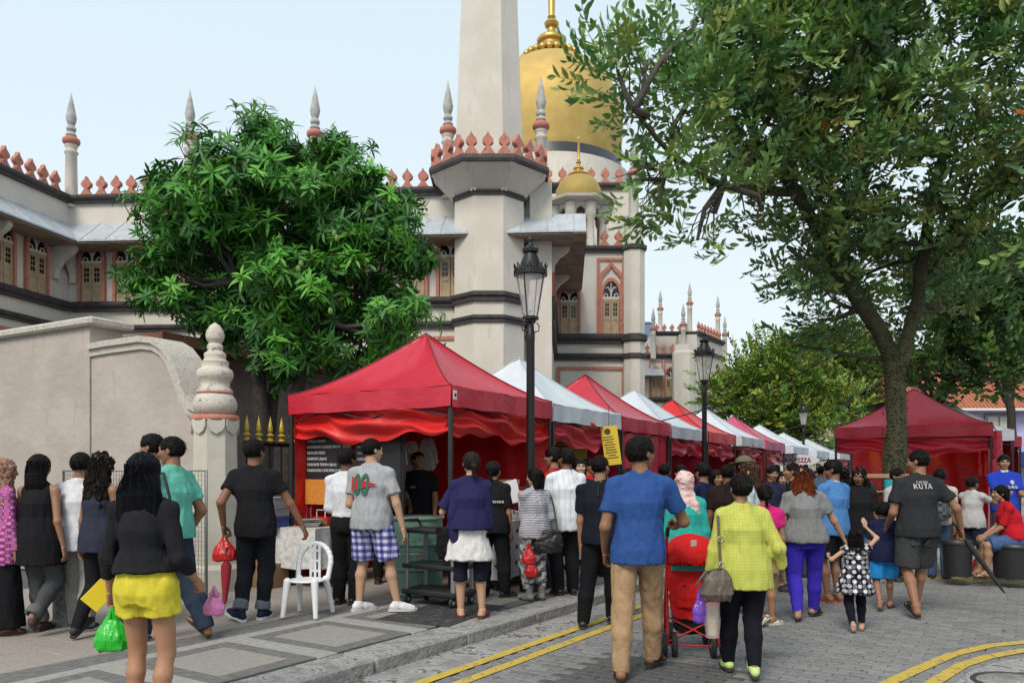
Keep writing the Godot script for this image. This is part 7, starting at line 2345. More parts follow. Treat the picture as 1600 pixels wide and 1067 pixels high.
func build_chair() -> void:
	var c := thing("plastic_chair", "white moulded plastic chair with slotted arched back on the pavement", "chair", on(480, 963, KERB), -0.18)
	c.scale = Vector3.ONE * 0.86
	var w := M.chair_white as Material
	# faces +z (the street)
	var seat := []
	sculpt(c, "seat", w, [{prims = [ell(Vector3(0, 0.42, 0.02), Vector3(0.215, 0.028, 0.215), 0.02), ell(Vector3(0, 0.47, 0.02), Vector3(0.17, 0.045, 0.16), 0.02, 1)], cell = 0.011}])
	for x in [-1.0, 1.0]:
		sculpt(c, "leg", w, [{prims = [cone(Vector3(x * 0.165, 0.42, 0.17), 0.044, Vector3(x * 0.2, 0.016, 0.22), 0.026, 0.01, true)], cell = 0.009}])
		sculpt(c, "leg", w, [{prims = [cone(Vector3(x * 0.165, 0.42, -0.14), 0.04, Vector3(x * 0.21, 0.016, -0.24), 0.026, 0.01, true)], cell = 0.009}])
	var arch_ := []
	for i in 13:
		var t := PI * i / 12.0
		arch_.append(Vector3(cos(t) * 0.2, 0.60 + sin(t) * 0.22, -0.2 - sin(t) * 0.05))
	arch_.push_front(Vector3(0.185, 0.42, -0.15)); arch_.append(Vector3(-0.185, 0.42, -0.15))
	var bs := []
	for i in arch_.size() - 1: bs.append(cone(arch_[i], 0.029, arch_[i + 1], 0.029, 0.015))
	sculpt(c, "back_frame", w, [{prims = bs, cell = 0.009}])
	var sl := open()
	for x in [-0.055, 0.0, 0.055]: add_chamfer(sl, Vector3(x, 0.61, -0.21), Vector3(0.032, 0.39, 0.014), 0.005)
	for y in [0.5, 0.62, 0.74]: add_chamfer(sl, Vector3(0, y, -0.2105), Vector3(0.14, 0.028, 0.012), 0.004)
	part(c, "splat", sl.commit(), w)

func build_pram() -> void:
	# seen from behind: the sitter faces away
	var o := on(1083, 1024, 0.0)
	var s := thing("pram", "red folding pushchair with red fabric hood and twin black wheels", "pushchair", o, -0.12)
	var red := plain(lin(0.42, 0.012, 0.012), 0.45)
	var fab := M.pram_red as Material
	sculpt(s, "seat_back", fab, [{prims = [loft([[0.30, 0.15, 0.03, 0, 0.02], [0.4, 0.2, 0.045, 0, -0.01], [0.7, 0.225, 0.04, 0, -0.06], [0.86, 0.22, 0.03, 0, -0.09]], 0.01)], cell = 0.014, wrinkle = [0.012, Vector3(7, 7, 7), 3, 1]}])
	sculpt(s, "hood", fab, [{prims = [ell(Vector3(0, 0.82, -0.16), Vector3(0.24, 0.2, 0.27)), ell(Vector3(0, 0.78, -0.2), Vector3(0.22, 0.19, 0.29), 0.005, 1), {t = 3, y = 0.76, s = 1.0, op = 1}], cell = 0.012, wrinkle = [0.006, Vector3(6, 8, 6), 1, 1]}])
	part(s, "hood_trim", box(Vector3(0.36, 0.05, 0.01), Vector3(0, 0.735, -0.025), 0.003), plain(lin(0.03, 0.24, 0.2), 0.7))
	part(s, "hood_strap", box(Vector3(0.05, 0.12, 0.012), Vector3(0, 0.92, 0.055), 0.003), plain(lin(0.35, 0.34, 0.32), 0.7))
	sculpt(s, "pocket", fab, [{prims = [loft([[0.40, 0.14, 0.03, 0, 0.035], [0.5, 0.15, 0.035, 0, 0.03], [0.62, 0.145, 0.02, 0, 0.0]], 0.01)], cell = 0.012, wrinkle = [0.01, Vector3(9, 9, 9), 6, 1]}])
	sculpt(s, "basket", cloth(lin(0.02, 0.02, 0.022)), [{prims = [loft([[0.17, 0.14, 0.1, 0, -0.1], [0.3, 0.17, 0.13, 0, -0.1]], 0.01)], cell = 0.016, wrinkle = [0.02, Vector3(9, 9, 9), 7, 1]}])
	for x in [-1.0, 1.0]:
		part(s, "frame_tube", tube([Vector3(x * 0.21, 0.1, 0.06), Vector3(x * 0.21, 0.32, -0.02), Vector3(x * 0.215, 0.75, -0.08), Vector3(x * 0.225, 0.95, 0.06), Vector3(x * 0.22, 1.06, 0.13)], 0.012, 8), red)
		part(s, "frame_tube", tube([Vector3(x * 0.215, 0.7, -0.08), Vector3(x * 0.215, 0.35, -0.3), Vector3(x * 0.2, 0.1, -0.46)], 0.012, 8), red)
		part(s, "brace", tube([Vector3(x * 0.21, 0.32, -0.02), Vector3(-x * 0.21, 0.12, 0.05)], 0.009, 6), red)
		part(s, "brace", tube([Vector3(x * 0.21, 0.14, 0.04), Vector3(x * 0.2, 0.14, -0.42)], 0.009, 6), red)
		part(s, "grip", tube([Vector3(x * 0.222, 1.02, 0.105), Vector3(x * 0.22, 1.08, 0.14), Vector3(x * 0.21, 1.1, 0.2)], 0.018, 8), plain(lin(0.02, 0.02, 0.02), 0.7))
		for z in [0.07, -0.46]:
			for k in [-1.0, 1.0]:
				var w := part(s, "wheel", lathe([Vector2(0.05, -0.02), Vector2(0.083, -0.022), Vector2(0.097, -0.012), Vector2(0.097, 0.012), Vector2(0.083, 0.022), Vector2(0.05, 0.02)], 22), plain(lin(0.02, 0.02, 0.021), 0.8), Transform3D(Basis(Vector3(0, 0, 1), PI / 2), Vector3(x * 0.2 + k * 0.042, 0.098, z)))
				part(w, "rim", lathe([Vector2(0.0, -0.019), Vector2(0.02, -0.02), Vector2(0.046, -0.012), Vector2(0.046, 0.012), Vector2(0.02, 0.02), Vector2(0.0, 0.019)], 16), plain(lin(0.14, 0.14, 0.15), 0.4))
	part(s, "axle", tube([Vector3(-0.2, 0.098, 0.07), Vector3(0.2, 0.098, 0.07)], 0.009, 6), red)
	part(s, "axle", tube([Vector3(-0.2, 0.098, -0.46), Vector3(0.2, 0.098, -0.46)], 0.009, 6), red)

# ---------------------------------------------------------------- the crowd
func who(label: String, px: float, fy: float, lvl: float, h: float, yaw: float, o: Dictionary) -> Node3D:
	var p := on(px, fy, lvl)
	return person({label = label, pos = p, h = h, yaw = yaw}.merged(o))

func near_at(label: String, px: float, d: float, lvl: float, h: float, yaw: float, o: Dictionary) -> Node3D:
	var p := at(px, HZ, d)
	p.y = lvl
	return person({label = label, pos = p, h = h, yaw = yaw}.merged(o))

func stamp(p: Node3D, mesh: Mesh, x: float, y: float, m: Material, front := false, called := "print") -> void:     # a flat print on a shirt
	var pl := Transform3D(Basis(Vector3.UP, PI) if front else Basis.IDENTITY, Vector3(x, y, 0))
	part(p, called, drape_mesh(mesh, pl, cloth_prims[p], Vector3(0, 0, 1) if front else Vector3(0, 0, -1)), m)

func patch(p: Node3D, x: float, y: float, w: float, h: float, m: Material) -> void:       # a sewn-on back pocket
	var st := open()
	add_prism(st, PackedVector2Array([Vector2(-w / 2, h / 2), Vector2(-w / 2, -h * 0.35), Vector2(0, -h / 2), Vector2(w / 2, -h * 0.35), Vector2(w / 2, h / 2)]), -0.002, 0.002)
	part(p, "pocket", drape_mesh(st.commit(), T(Vector3(x, y, 0)), low_prims[p], Vector3(0, 0, -1), 0.011), m)

func tee(c: Color, o := {}) -> Dictionary:
	return {mat = cloth(c), sleeve = 0.6, hem = 0.49, loose = 0.018}.merged(o, true)

func pants(c: Color, o := {}) -> Dictionary:
	return {kind = "trousers", mat = cloth(c), loose = 0.014, len = 1.0}.merged(o, true)

func build_people() -> void:
	var blk := lin(0.012, 0.012, 0.014)
	var dark_skin := Color(0.15, 0.075, 0.042)
	var mid_skin := Color(0.27, 0.145, 0.088)
	var pale_skin := Color(0.42, 0.25, 0.17)
	var rubber := plain(lin(0.015, 0.013, 0.012), 0.7)
	var leather := plain(lin(0.02, 0.016, 0.014), 0.45)
	var flip := {kind = "flip", mat = rubber}
	var shoe := {kind = "shoe", mat = leather}
	var magenta := pattern(128, 6.0, func(u, v): return lin(0.30, 0.02, 0.19) if sin(u * TAU * 2) * sin(v * TAU * 3) > -0.1 else lin(0.45, 0.25, 0.38))
	var leopard := pattern(128, 9.0, func(u, v): return lin(0.04, 0.02, 0.02) if sin(u * TAU * 3 + sin(v * 19) * 1.5) * sin(v * TAU * 4) > 0.15 else lin(0.38, 0.22, 0.16))
	# ---- walkers on the pavement
	who("woman in leopard-print headscarf and magenta patterned top at the pavement edge", 2, 990, KERB, 1.55, 40, {fem = true, hair = "hijab", scarf = leopard, skin = mid_skin, look = [25, 0], top = {mat = magenta, sleeve = 1.95, hem = 0.40, loose = 0.03}, low = {kind = "skirt", mat = cloth(blk), hem = 0.04}, shoe = {kind = "flat", mat = plain(lin(0.12, 0.03, 0.03), 0.5)}})
	var p2 := who("woman in long sleeveless black tunic and rolled grey jeans, mid-stride", 60, 990, KERB, 1.585, 4, {fem = true, hair = "bob", hairlen = 1.12, skin = mid_skin, top = {mat = cloth(blk), sleeve = 0.0, hem = 0.385, loose = 0.035, flare = 0.02, drape = 1}, low = pants(lin(0.065, 0.067, 0.072), {len = 0.9, loose = 0.012, cuff = cloth(lin(0.12, 0.12, 0.125))}), shoe = {kind = "shoe", mat = plain(lin(0.05, 0.025, 0.018), 0.6)}, lf = [-0.075, 0.0, 0.14, -5, 0], rf = [0.07, 0.12, -0.2, 8, -55], lh = Vector3(-0.27, 0.80, 0.1), rh = Vector3(0.26, 0.82, -0.04)})
	who("boy in plain white tee shirt and light grey trousers, seen from behind", 124, 984, KERB, 1.60, 3, {hair = "short", skin = mid_skin, look = [-8, 0], top = tee(lin(0.62, 0.63, 0.68), {hem = 0.45, loose = 0.03}), low = pants(lin(0.30, 0.29, 0.28), {loose = 0.024}), shoe = {kind = "sneaker", mat = plain(lin(0.02, 0.02, 0.022), 0.6), sole = plain(lin(0.5, 0.5, 0.5), 0.7)}, lf = [-0.09, 0, 0.1, -6, 0], rf = [0.09, 0.0, -0.06, 10, 0]})
	who("woman with long wavy dark hair in sleeveless navy top and black leggings", 157, 994, KERB, 1.595, 22, {fem = true, hair = "wavy", hairlen = 1.85, hairwide = 0.5, haircolor = Color(0.018, 0.012, 0.011), skin = mid_skin, top = {mat = cloth(lin(0.03, 0.033, 0.055)), sleeve = 0.0, hem = 0.46, loose = 0.028}, low = {kind = "leggings", mat = cloth(blk), len = 1.0}, shoe = {kind = "shoe", mat = rubber}, lf = [-0.08, 0.05, -0.2, -8, -30], rf = [0.08, 0.0, 0.22, 5, 0], lh = Vector3(-0.28, 0.80, 0.03)})
	var p5 := person({label = "woman with straight black hair in black top and yellow shorts holding a yellow notebook", pos = Vector3(-2.02, KERB, -4.38), h = 1.535, yaw = 6, fem = true, wide = 1.02, hair = "long", hairlen = 1.62, hairwide = 0.56, haircolor = Color(0.006, 0.006, 0.008), skin = Color(0.36, 0.19, 0.115), top = {mat = cloth(lin(0.016, 0.016, 0.019)), sleeve = 1.55, hem = 0.575, loose = 0.012, fold = 0.009, sleeve_wide = 0.01}, low = {kind = "shorts", mat = cloth(lin(0.60, 0.52, 0.05)), len = 0.20, loose = 0.014, fold = 0.009, waist = 0.62}, shoe = flip, lf = [-0.10, 0, 0.05, -8, 0], rf = [0.11, 0, -0.03, 12, 0], lh = Vector3(-0.30, 0.83, 0.10), rh = Vector3(0.24, 0.90, 0.16), curl = [0.85, 0.7]})
	var p6 := who("stocky man in teal polo shirt and blue jeans with a crossbody strap", 266, 1000, KERB, 1.73, -76, {wide = 1.12, hair = "crop", skin = Color(0.25, 0.12, 0.07), look = [-18, 3], top = tee(lin(0.12, 0.42, 0.33), {collar = cloth(lin(0.12, 0.40, 0.32)), loose = 0.026, sleeve = 0.68, hem = 0.5, fold = 0.012}), low = pants(lin(0.025, 0.036, 0.06), {loose = 0.022, fold = 0.012}), shoe = {kind = "flip", mat = plain(lin(0.03, 0.025, 0.01), 0.7)}, lf = [-0.09, 0, 0.22, -5, 0], rf = [0.09, 0.05, -0.28, 8, -35], lh = Vector3(-0.2, 1.0, 0.26), rh = Vector3(0.25, 0.86, 0.02)})
	near_at("person with bushy dark hair hidden behind the man in teal polo", 238, 7.9, KERB, 1.80, -80, {hair = "boy", skin = mid_skin, top = tee(lin(0.5, 0.42, 0.44)), low = pants(lin(0.05, 0.05, 0.06))})
	var p8 := who("man in black tee shirt and rolled dark jeans carrying a red bag and red umbrella", 397, 968, KERB, 1.745, 3, {hair = "short", skin = Color(0.20, 0.10, 0.058), look = [22, 0], top = tee(blk, {hem = 0.46, loose = 0.024, sleeve = 0.55}), low = pants(lin(0.010, 0.011, 0.016), {loose = 0.012, len = 0.93, cuff = cloth(lin(0.11, 0.12, 0.15))}), shoe = {kind = "sneaker", mat = cloth(lin(0.014, 0.02, 0.045)), sole = plain(lin(0.55, 0.55, 0.55), 0.7)}, lf = [-0.09, 0.02, -0.12, -60, -15], rf = [0.06, 0.0, 0.05, 4, 0], lh = Vector3(-0.29, 0.88, -0.05), rh = Vector3(0.43, 0.83, 0.14), rpole = Vector3(0.7, -0.1, -0.6), curl = [0.95, 0.5], rhd = Vector3(0.35, -0.9, 0.25)})
	who("man in white long-sleeved shirt and black trousers facing the menu board", 541, 944, KERB, 1.68, 12, {hair = "short", skin = dark_skin, look = [25, 4], top = tee(lin(0.62, 0.63, 0.68), {sleeve = 1.9, tucked = true, hem = 0.56, collar = cloth(lin(0.62, 0.63, 0.68))}), low = pants(blk, {loose = 0.02}), shoe = shoe, lh = Vector3(-0.16, 1.02, 0.25), rh = Vector3(0.24, 0.86, 0.08)})
	var plaid := pattern(128, 7.0, func(u, v): return [lin(0.58, 0.58, 0.64), lin(0.13, 0.14, 0.38), lin(0.028, 0.03, 0.15)][int(fmod(u * 2.0, 1.0) < 0.5) + int(fmod(v * 2.0, 1.0) < 0.5)])
	var p11 := who("man in light grey tee with green and red back print and blue plaid shorts", 580, 955, KERB, 1.775, 16, {hair = "crop", skin = pale_skin, look = [45, 0], wide = 1.05, top = tee(lin(0.33, 0.34, 0.36), {loose = 0.026, sleeve = 0.68, hem = 0.475, fold = 0.012}), low = {kind = "shorts", mat = plaid, len = 0.46, loose = 0.03}, shoe = {kind = "sneaker", mat = plain(lin(0.62, 0.63, 0.64), 0.6), sole = plain(lin(0.5, 0.5, 0.5), 0.7), stripe = plain(lin(0.03, 0.04, 0.08), 0.6)}, lf = [-0.13, 0, 0.0, 30, 0], rf = [0.27, 0, 0.03, 62, 0], rh = Vector3(0.33, 0.80, 0.03), lh = Vector3(-0.2, 0.95, 0.22)})
	who("stall worker in plain black tee behind the man with plaid shorts", 602, 940 - 30, KERB, 1.66, 165, {hair = "short", skin = dark_skin, look = [10, 12], top = tee(blk), low = pants(blk), shoe = shoe, rh = Vector3(-0.06, 1.02, 0.42), lh = Vector3(-0.3, 1.0, 0.36)})
	var p12 := who("stall worker in black polo with small chest logo looking down at the drum", 655, 908, KERB, 1.70, 178, {hair = "crop", skin = mid_skin, look = [-18, 22], top = tee(blk, {collar = cloth(blk)}), low = pants(blk), shoe = shoe, lh = Vector3(-0.2, 0.86, 0.2), rh = Vector3(0.22, 0.86, 0.2)})
	stamp(p12, words("LEC", 0.03), 0.07, 1.24, plain(lin(0.4, 0.4, 0.38), 0.7), true)
	var p14 := who("woman with ponytail in navy cardigan, white skirt and red clogs", 735, 966, KERB, 1.625, -4, {fem = true, hair = "pony", haircolor = Color(0.03, 0.02, 0.016), skin = pale_skin, look = [-8, 0], top = {mat = cloth(lin(0.022, 0.02, 0.075)), sleeve = 0.85, sleeve_wide = 0.03, hem = 0.535, loose = 0.045, flare = 0.01, drape = 1, name = "cardigan"}, low = {kind = "skirt", mat = cloth(lin(0.60, 0.58, 0.58)), hem = 0.35, loose = 0.03, fold = 0.018}, shoe = {kind = "clog", mat = plain(lin(0.30, 0.02, 0.025), 0.45), sole = plain(lin(0.09, 0.03, 0.02), 0.7)}, lh = Vector3(-0.17, 1.28, 0.18), rh = Vector3(0.10, 1.1, 0.25), lf = [-0.10, 0, 0.02, -8, 0], rf = [0.12, 0, 0.0, 20, 0]})
	cropped_leggings(p14, 1.625)
	var p15 := who("stall worker woman in black cap and black polo with white back lettering", 770, 933, KERB, 1.555, 14, {fem = true, wide = 1.1, hair = "cap", scarf = cloth(blk), skin = mid_skin, top = tee(blk, {hem = 0.47, loose = 0.03, sleeve = 0.75}), low = pants(blk, {loose = 0.018}), shoe = shoe, lf = [-0.11, 0, 0, -10, 0], rf = [0.15, 0, 0.03, 40, 0]})
	stamp(p15, words("Deji Systems", 0.034, "Droid Sans"), 0.01, 1.10, plain(lin(0.5, 0.5, 0.5), 0.7))
	var stripes := pattern(64, 55.0, func(u, v): return lin(0.05, 0.05, 0.085) if v < 0.45 else lin(0.52, 0.52, 0.56))
	var camo := pattern(128, 4.0, func(u, v): return lin(0.5, 0.5, 0.5) if sin(u * TAU + sin(v * TAU * 2) * 2.0) + sin(v * TAU * 2 + u * 9.0) > 0.2 else lin(0.05, 0.05, 0.055))
	var p16 := who("short woman in fine striped top and patterned trousers with black shoulder bag", 836, 938, KERB, 1.475, -28, {fem = true, hair = "bob", hairlen = 0.85, skin = pale_skin, look = [-28, 3], top = {mat = stripes, sleeve = 1.9, hem = 0.47, loose = 0.022}, low = pants(blk, {mat = camo, loose = 0.02, len = 0.88}), shoe = {kind = "boot", mat = cloth(lin(0.22, 0.22, 0.21))}, lh = Vector3(-0.11, 1.30, 0.2), rh = Vector3(0.2, 0.98, 0.18)})
	who("man in white short-sleeved striped shirt and black trousers at the serving counter", 884, 929, KERB, 1.70, -14, {hair = "short", skin = dark_skin, look = [-35, 0], top = tee(lin(0.60, 0.62, 0.66), {sleeve = 0.75, hem = 0.44, loose = 0.035, sleeve_wide = 0.025, collar = cloth(lin(0.60, 0.62, 0.66)), mat = pattern(64, 16.0, func(u, v): return lin(0.5, 0.52, 0.58) if u < 0.2 else lin(0.64, 0.66, 0.70)), fold = 0.013}), low = pants(blk, {loose = 0.02}), shoe = shoe, lh = Vector3(-0.22, 0.96, 0.28), rh = Vector3(0.16, 1.0, 0.25)})
	var redcheck := pattern(64, 9.0, func(u, v): return lin(0.25, 0.015, 0.02) if (u < 0.5) == (v < 0.5) else lin(0.36, 0.05, 0.05))
	near_at("man in dark red checked shirt reaching over the serving counter", 868, 9.9, KERB, 1.73, -70, {hair = "short", skin = mid_skin, top = tee(blk, {mat = redcheck, sleeve = 0.7}), low = pants(lin(0.03, 0.03, 0.05)), lh = Vector3(-0.12, 1.13, 0.50), rh = Vector3(0.16, 1.13, 0.47)})
	near_at("smiling woman with glasses in black top facing the street", 905, 10.4, KERB, 1.60, 170, {fem = true, hair = "long", hairlen = 1.0, skin = pale_skin, smile = true, top = tee(blk, {sleeve = 0.5}), low = {kind = "skirt", mat = cloth(lin(0.3, 0.1, 0.12)), hem = 0.28}})
	near_at("person in bright red jacket beyond the smiling woman", 922, 11.6, KERB, 1.62, 150, {hair = "short", skin = mid_skin, top = tee(lin(0.55, 0.015, 0.02), {sleeve = 1.9}), low = pants(lin(0.03, 0.03, 0.04))})
	near_at("woman with long dark hair in dark red tee beyond the lime-striped polo", 938, 11.0, 0.0, 1.56, 70, {fem = true, hair = "long", hairlen = 1.3, skin = mid_skin, top = tee(lin(0.2, 0.03, 0.04)), low = pants(blk)})
	var p20 := who("man in black polo with a lime collar stripe and black jeans on the yellow lines", 939, 980, 0.0, 1.715, 18, {hair = "balding", skin = mid_skin, look = [20, 0], wide = 1.04, top = tee(lin(0.009, 0.011, 0.018), {collar = cloth(lin(0.08, 0.09, 0.09)), sleeve = 0.72, hem = 0.485, loose = 0.026}), low = pants(lin(0.008, 0.008, 0.010), {loose = 0.014}), shoe = shoe, lf = [-0.16, 0, -0.1, -12, 0], rf = [0.07, 0.0, 0.22, 6, 0], rh = Vector3(0.2, 0.95, 0.22)})
	stamp(p20, box(Vector3(0.014, 0.13, 0.002)), 0.0, 1.38, plain(lin(0.5, 0.62, 0.2), 0.7), false, "lime_stripe")
	# ---- people on the road
	var p21 := who("tall man in blue tee shirt and khaki trousers pushing the red pushchair", 1000, 1055, 0.0, 1.815, 10, {hair = "short", skin = Color(0.23, 0.115, 0.065), look = [38, 0], top = {mat = cloth(lin(0.028, 0.075, 0.24)), sleeve = 0.66, hem = 0.47, loose = 0.022, fold = 0.011, sleeve_wide = 0.016}, low = pants(lin(0.36, 0.235, 0.135), {loose = 0.015, fold = 0.011}), shoe = {kind = "sandal", mat = plain(lin(0.02, 0.014, 0.011), 0.6)}, lf = [-0.13, 0.0, -0.16, -4, 0], rf = [0.09, 0, 0.26, 28, 0], lh = Vector3(-0.24, 0.86, 0.10), rh = Vector3(0.29, 1.06, 0.34), curl = [0.4, 0.9], rpole = Vector3(0.5, -0.5, -1)})
	var knit := pattern(64, 42.0, func(u, v): return lin(0.36, 0.38, 0.07) if (u - 0.5) * (u - 0.5) + (v - 0.5) * (v - 0.5) < 0.06 else lin(0.45, 0.47, 0.10))
	var p23 := who("woman with hair in a bun wearing lime green open-knit sweater and black leggings", 1161, 1057, 0.0, 1.535, 0, {fem = true, wide = 1.12, hair = "bun", skin = mid_skin, look = [4, 0], top = {mat = knit, sleeve = 1.72, hem = 0.435, loose = 0.035, flare = 0.012, fold = 0.011, sleeve_wide = 0.02, name = "sweater"}, low = {kind = "leggings", mat = cloth(lin(0.009, 0.009, 0.014)), len = 0.97}, shoe = {kind = "shoe", mat = plain(lin(0.45, 0.62, 0.2), 0.6)}, lf = [-0.07, 0, 0.2, 0, 0], rf = [0.05, 0.05, -0.16, 6, -28], lh = Vector3(-0.30, 0.78, 0.05), rh = Vector3(0.34, 0.86, 0.05), curl = [0.9, 0.5]})
	var scarfm := pattern(128, 5.0, func(u, v): return lin(0.62, 0.24, 0.27) if sin(u * TAU * 2 + v * 9) * sin(v * TAU * 2) > 0.45 else lin(0.60, 0.47, 0.44))
	near_at("woman in pale pink floral headscarf and turquoise top ahead of the pushchair", 1072, 7.9, 0.0, 1.56, 8, {fem = true, hair = "hijab", scarf = scarfm, skin = mid_skin, look = [10, 0], top = {mat = cloth(lin(0.03, 0.33, 0.29)), sleeve = 1.95, hem = 0.42, loose = 0.03}, low = pants(lin(0.05, 0.05, 0.06))})
	who("girl in hot pink tee and beige shorts walking behind the lime sweater", 1196, 978, 0.0, 1.42, 12, {fem = true, hair = "pony", skin = mid_skin, top = tee(lin(0.52, 0.02, 0.17), {sleeve = 0.5}), low = {kind = "shorts", mat = cloth(lin(0.32, 0.2, 0.13)), len = 0.27, loose = 0.025}, shoe = {kind = "flat", mat = plain(lin(0.55, 0.52, 0.45), 0.5)}, lf = [-0.08, 0.04, -0.12, 40, -20], rf = [0.09, 0, 0.1, 50, 0]})
	var p26 := who("woman with auburn wavy hair in grey tee and bright cobalt trousers", 1258, 968, 0.0, 1.615, 12, {fem = true, wide = 1.13, hair = "wavy", hairlen = 1.5, hairwide = 0.52, haircolor = Color(0.03, 0.016, 0.012), ombre = Color(0.17, 0.04, 0.014), skin = Color(0.34, 0.19, 0.12), look = [8, 0], top = tee(lin(0.19, 0.195, 0.2), {hem = 0.50, loose = 0.04, sleeve = 0.62, fold = 0.012, sleeve_wide = 0.02}), low = pants(lin(0.045, 0.03, 0.42), {loose = 0.008, len = 0.98}), shoe = {kind = "sandal", mat = rubber}, lf = [-0.09, 0.04, -0.14, 10, -22], rf = [0.13, 0, 0.24, 34, 0], rh = Vector3(0.44, 0.84, 0.10), lh = Vector3(-0.28, 0.82, 0.08)})
	who("man in sky blue shirt and black shorts turning his head away by the red slippers", 1302, 940, 0.0, 1.69, -28, {wide = 1.05, hair = "short", skin = Color(0.20, 0.10, 0.06), look = [-30, -3], top = tee(lin(0.07, 0.20, 0.45), {sleeve = 0.8, hem = 0.47, loose = 0.03, collar = cloth(lin(0.5, 0.55, 0.6))}), low = {kind = "shorts", mat = cloth(blk), len = 0.42, loose = 0.03}, shoe = {kind = "flip", mat = plain(lin(0.35, 0.05, 0.04), 0.6)}})
	who("young woman with long loose black hair, black top and jeans showing her face", 1342, 928, 0.0, 1.60, 196, {fem = true, wide = 1.12, hair = "wavy", hairlen = 1.75, hairwide = 0.58, haircolor = Color(0.012, 0.009, 0.009), skin = Color(0.17, 0.085, 0.05), look = [6, 0], top = tee(blk, {hem = 0.49, loose = 0.035, sleeve = 0.7}), low = pants(lin(0.07, 0.13, 0.26), {loose = 0.014}), shoe = shoe})
	var dots := pattern(64, 11.0, func(u, v): return lin(0.66, 0.66, 0.7) if minf(Vector2(u - 0.5, v - 0.5).length(), Vector2(minf(u, 1.0 - u), minf(v, 1.0 - v)).length()) < 0.21 else lin(0.008, 0.008, 0.014))
	var p29 := who("small girl in black polka-dot dress raising one hand", 1338, 986, 0.0, 1.0, 8, {fem = true, hair = "girl", skin = pale_skin, look = [10, -5], top = {mat = dots, sleeve = 0.25, hem = 0.37, loose = 0.05, flare = 0.10, drape = 1, name = "dress"}, low = {kind = "leggings", mat = cloth(lin(0.01, 0.01, 0.018)), len = 0.9}, shoe = {kind = "sandal", mat = plain(lin(0.12, 0.06, 0.05), 0.6)}, lf = [-0.1, 0.05, -0.22, 5, -45], rf = [0.12, 0, 0.1, 25, 0], lh = Vector3(-0.38, 1.22, 0.2), rh = Vector3(0.22, 1.72, 0.2), rpole = Vector3(1.0, 0.1, 0.2), rhd = Vector3(-0.3, 1.0, 0.0), rpalm = Vector3(0, 0, 1), curl = [0.6, 0.05]})
	who("boy in navy tee and bright blue shorts looking up at the man in charcoal", 1383, 953, 0.0, 1.20, 16, {hair = "boy", skin = mid_skin, look = [55, -22], top = tee(lin(0.012, 0.016, 0.05), {sleeve = 0.75, hem = 0.46, loose = 0.03, sleeve_wide = 0.025}), low = {kind = "shorts", mat = cloth(lin(0.02, 0.24, 0.60)), len = 0.46, loose = 0.035}, shoe = {kind = "flip", mat = plain(lin(0.06, 0.03, 0.025), 0.7)}, lf = [-0.1, 0.06, -0.2, 20, -30], rf = [0.12, 0.0, 0.22, 25, 0]})
	var p31 := who("man in charcoal tee and dark grey shorts carrying a closed black umbrella", 1436, 962, 0.0, 1.785, 6, {hair = "crop", skin = Color(0.26, 0.13, 0.078), look = [-58, 0], wide = 1.04, top = tee(lin(0.026, 0.027, 0.031), {sleeve = 0.66, hem = 0.475, loose = 0.03, sleeve_wide = 0.02, fold = 0.012}), low = {kind = "shorts", mat = cloth(lin(0.045, 0.047, 0.05)), len = 0.47, loose = 0.034}, shoe = {kind = "sandal", mat = rubber}, lf = [-0.10, 0.05, -0.2, -8, -25], rf = [0.07, 0.0, 0.24, 16, 0], rh = Vector3(0.44, 0.88, 0.03), lh = Vector3(-0.24, 0.9, 0.2), curl = [0.4, 0.9], rpole = Vector3(0.4, 0.1, -1)})
	stamp(p31, words("KUTA", 0.055), 0.0, 1.40, plain(lin(0.5, 0.5, 0.5), 0.7))
	stamp(p31, words("DREAM", 0.025), 0.0, 1.445, plain(lin(0.5, 0.5, 0.5), 0.7))
	var p32 := near_at("person in jeans with a checked backpack behind the man in charcoal", 1468, 11.6, 0.0, 1.60, 30, {hair = "short", skin = mid_skin, top = tee(lin(0.45, 0.42, 0.36)), low = pants(lin(0.05, 0.09, 0.16)), shoe = shoe})
	near_at("dark-haired person bending behind the man in charcoal near the rail", 1400, 11.4, 0.0, 1.60, 150, {hair = "short", skin = mid_skin, top = tee(lin(0.4, 0.38, 0.36)), low = pants(blk)})
	who("boy in pale grey tee and dark shorts stretching an arm to the blue jersey", 1520, 893, KERB, 1.36, 62, {hair = "boy", skin = Color(0.18, 0.09, 0.05), look = [10, 0], top = tee(lin(0.42, 0.42, 0.42), {hem = 0.46, loose = 0.03}), low = {kind = "shorts", mat = cloth(lin(0.02, 0.024, 0.05)), len = 0.48, loose = 0.04}, shoe = flip, rh = Vector3(0.16, 1.32, 0.5), lh = Vector3(-0.05, 1.30, 0.55)})
	var p34 := near_at("man in royal blue football jersey and jeans standing by the red curtains", 1570, 12.6, KERB, 1.70, 196, {hair = "short", skin = Color(0.30, 0.16, 0.095), look = [14, 6], top = tee(lin(0.018, 0.05, 0.42), {hem = 0.48, sleeve = 0.75, loose = 0.026, collar = cloth(lin(0.55, 0.55, 0.58))}), low = pants(lin(0.03, 0.045, 0.08)), shoe = shoe, rh = Vector3(0.1, 1.1, 0.36), lh = Vector3(-0.16, 1.08, 0.35)})
	stamp(p34, words("SAMSUNG", 0.046), 0.0, 1.20, plain(lin(0.6, 0.6, 0.62), 0.7), true)
	stamp(p34, prism(oval(0.035, 0.035, 14), -0.001, 0.001), -0.075, 1.275, plain(lin(0.55, 0.55, 0.6), 0.7), true, "crest")
	var seatp := on(1586, 903, KERB)
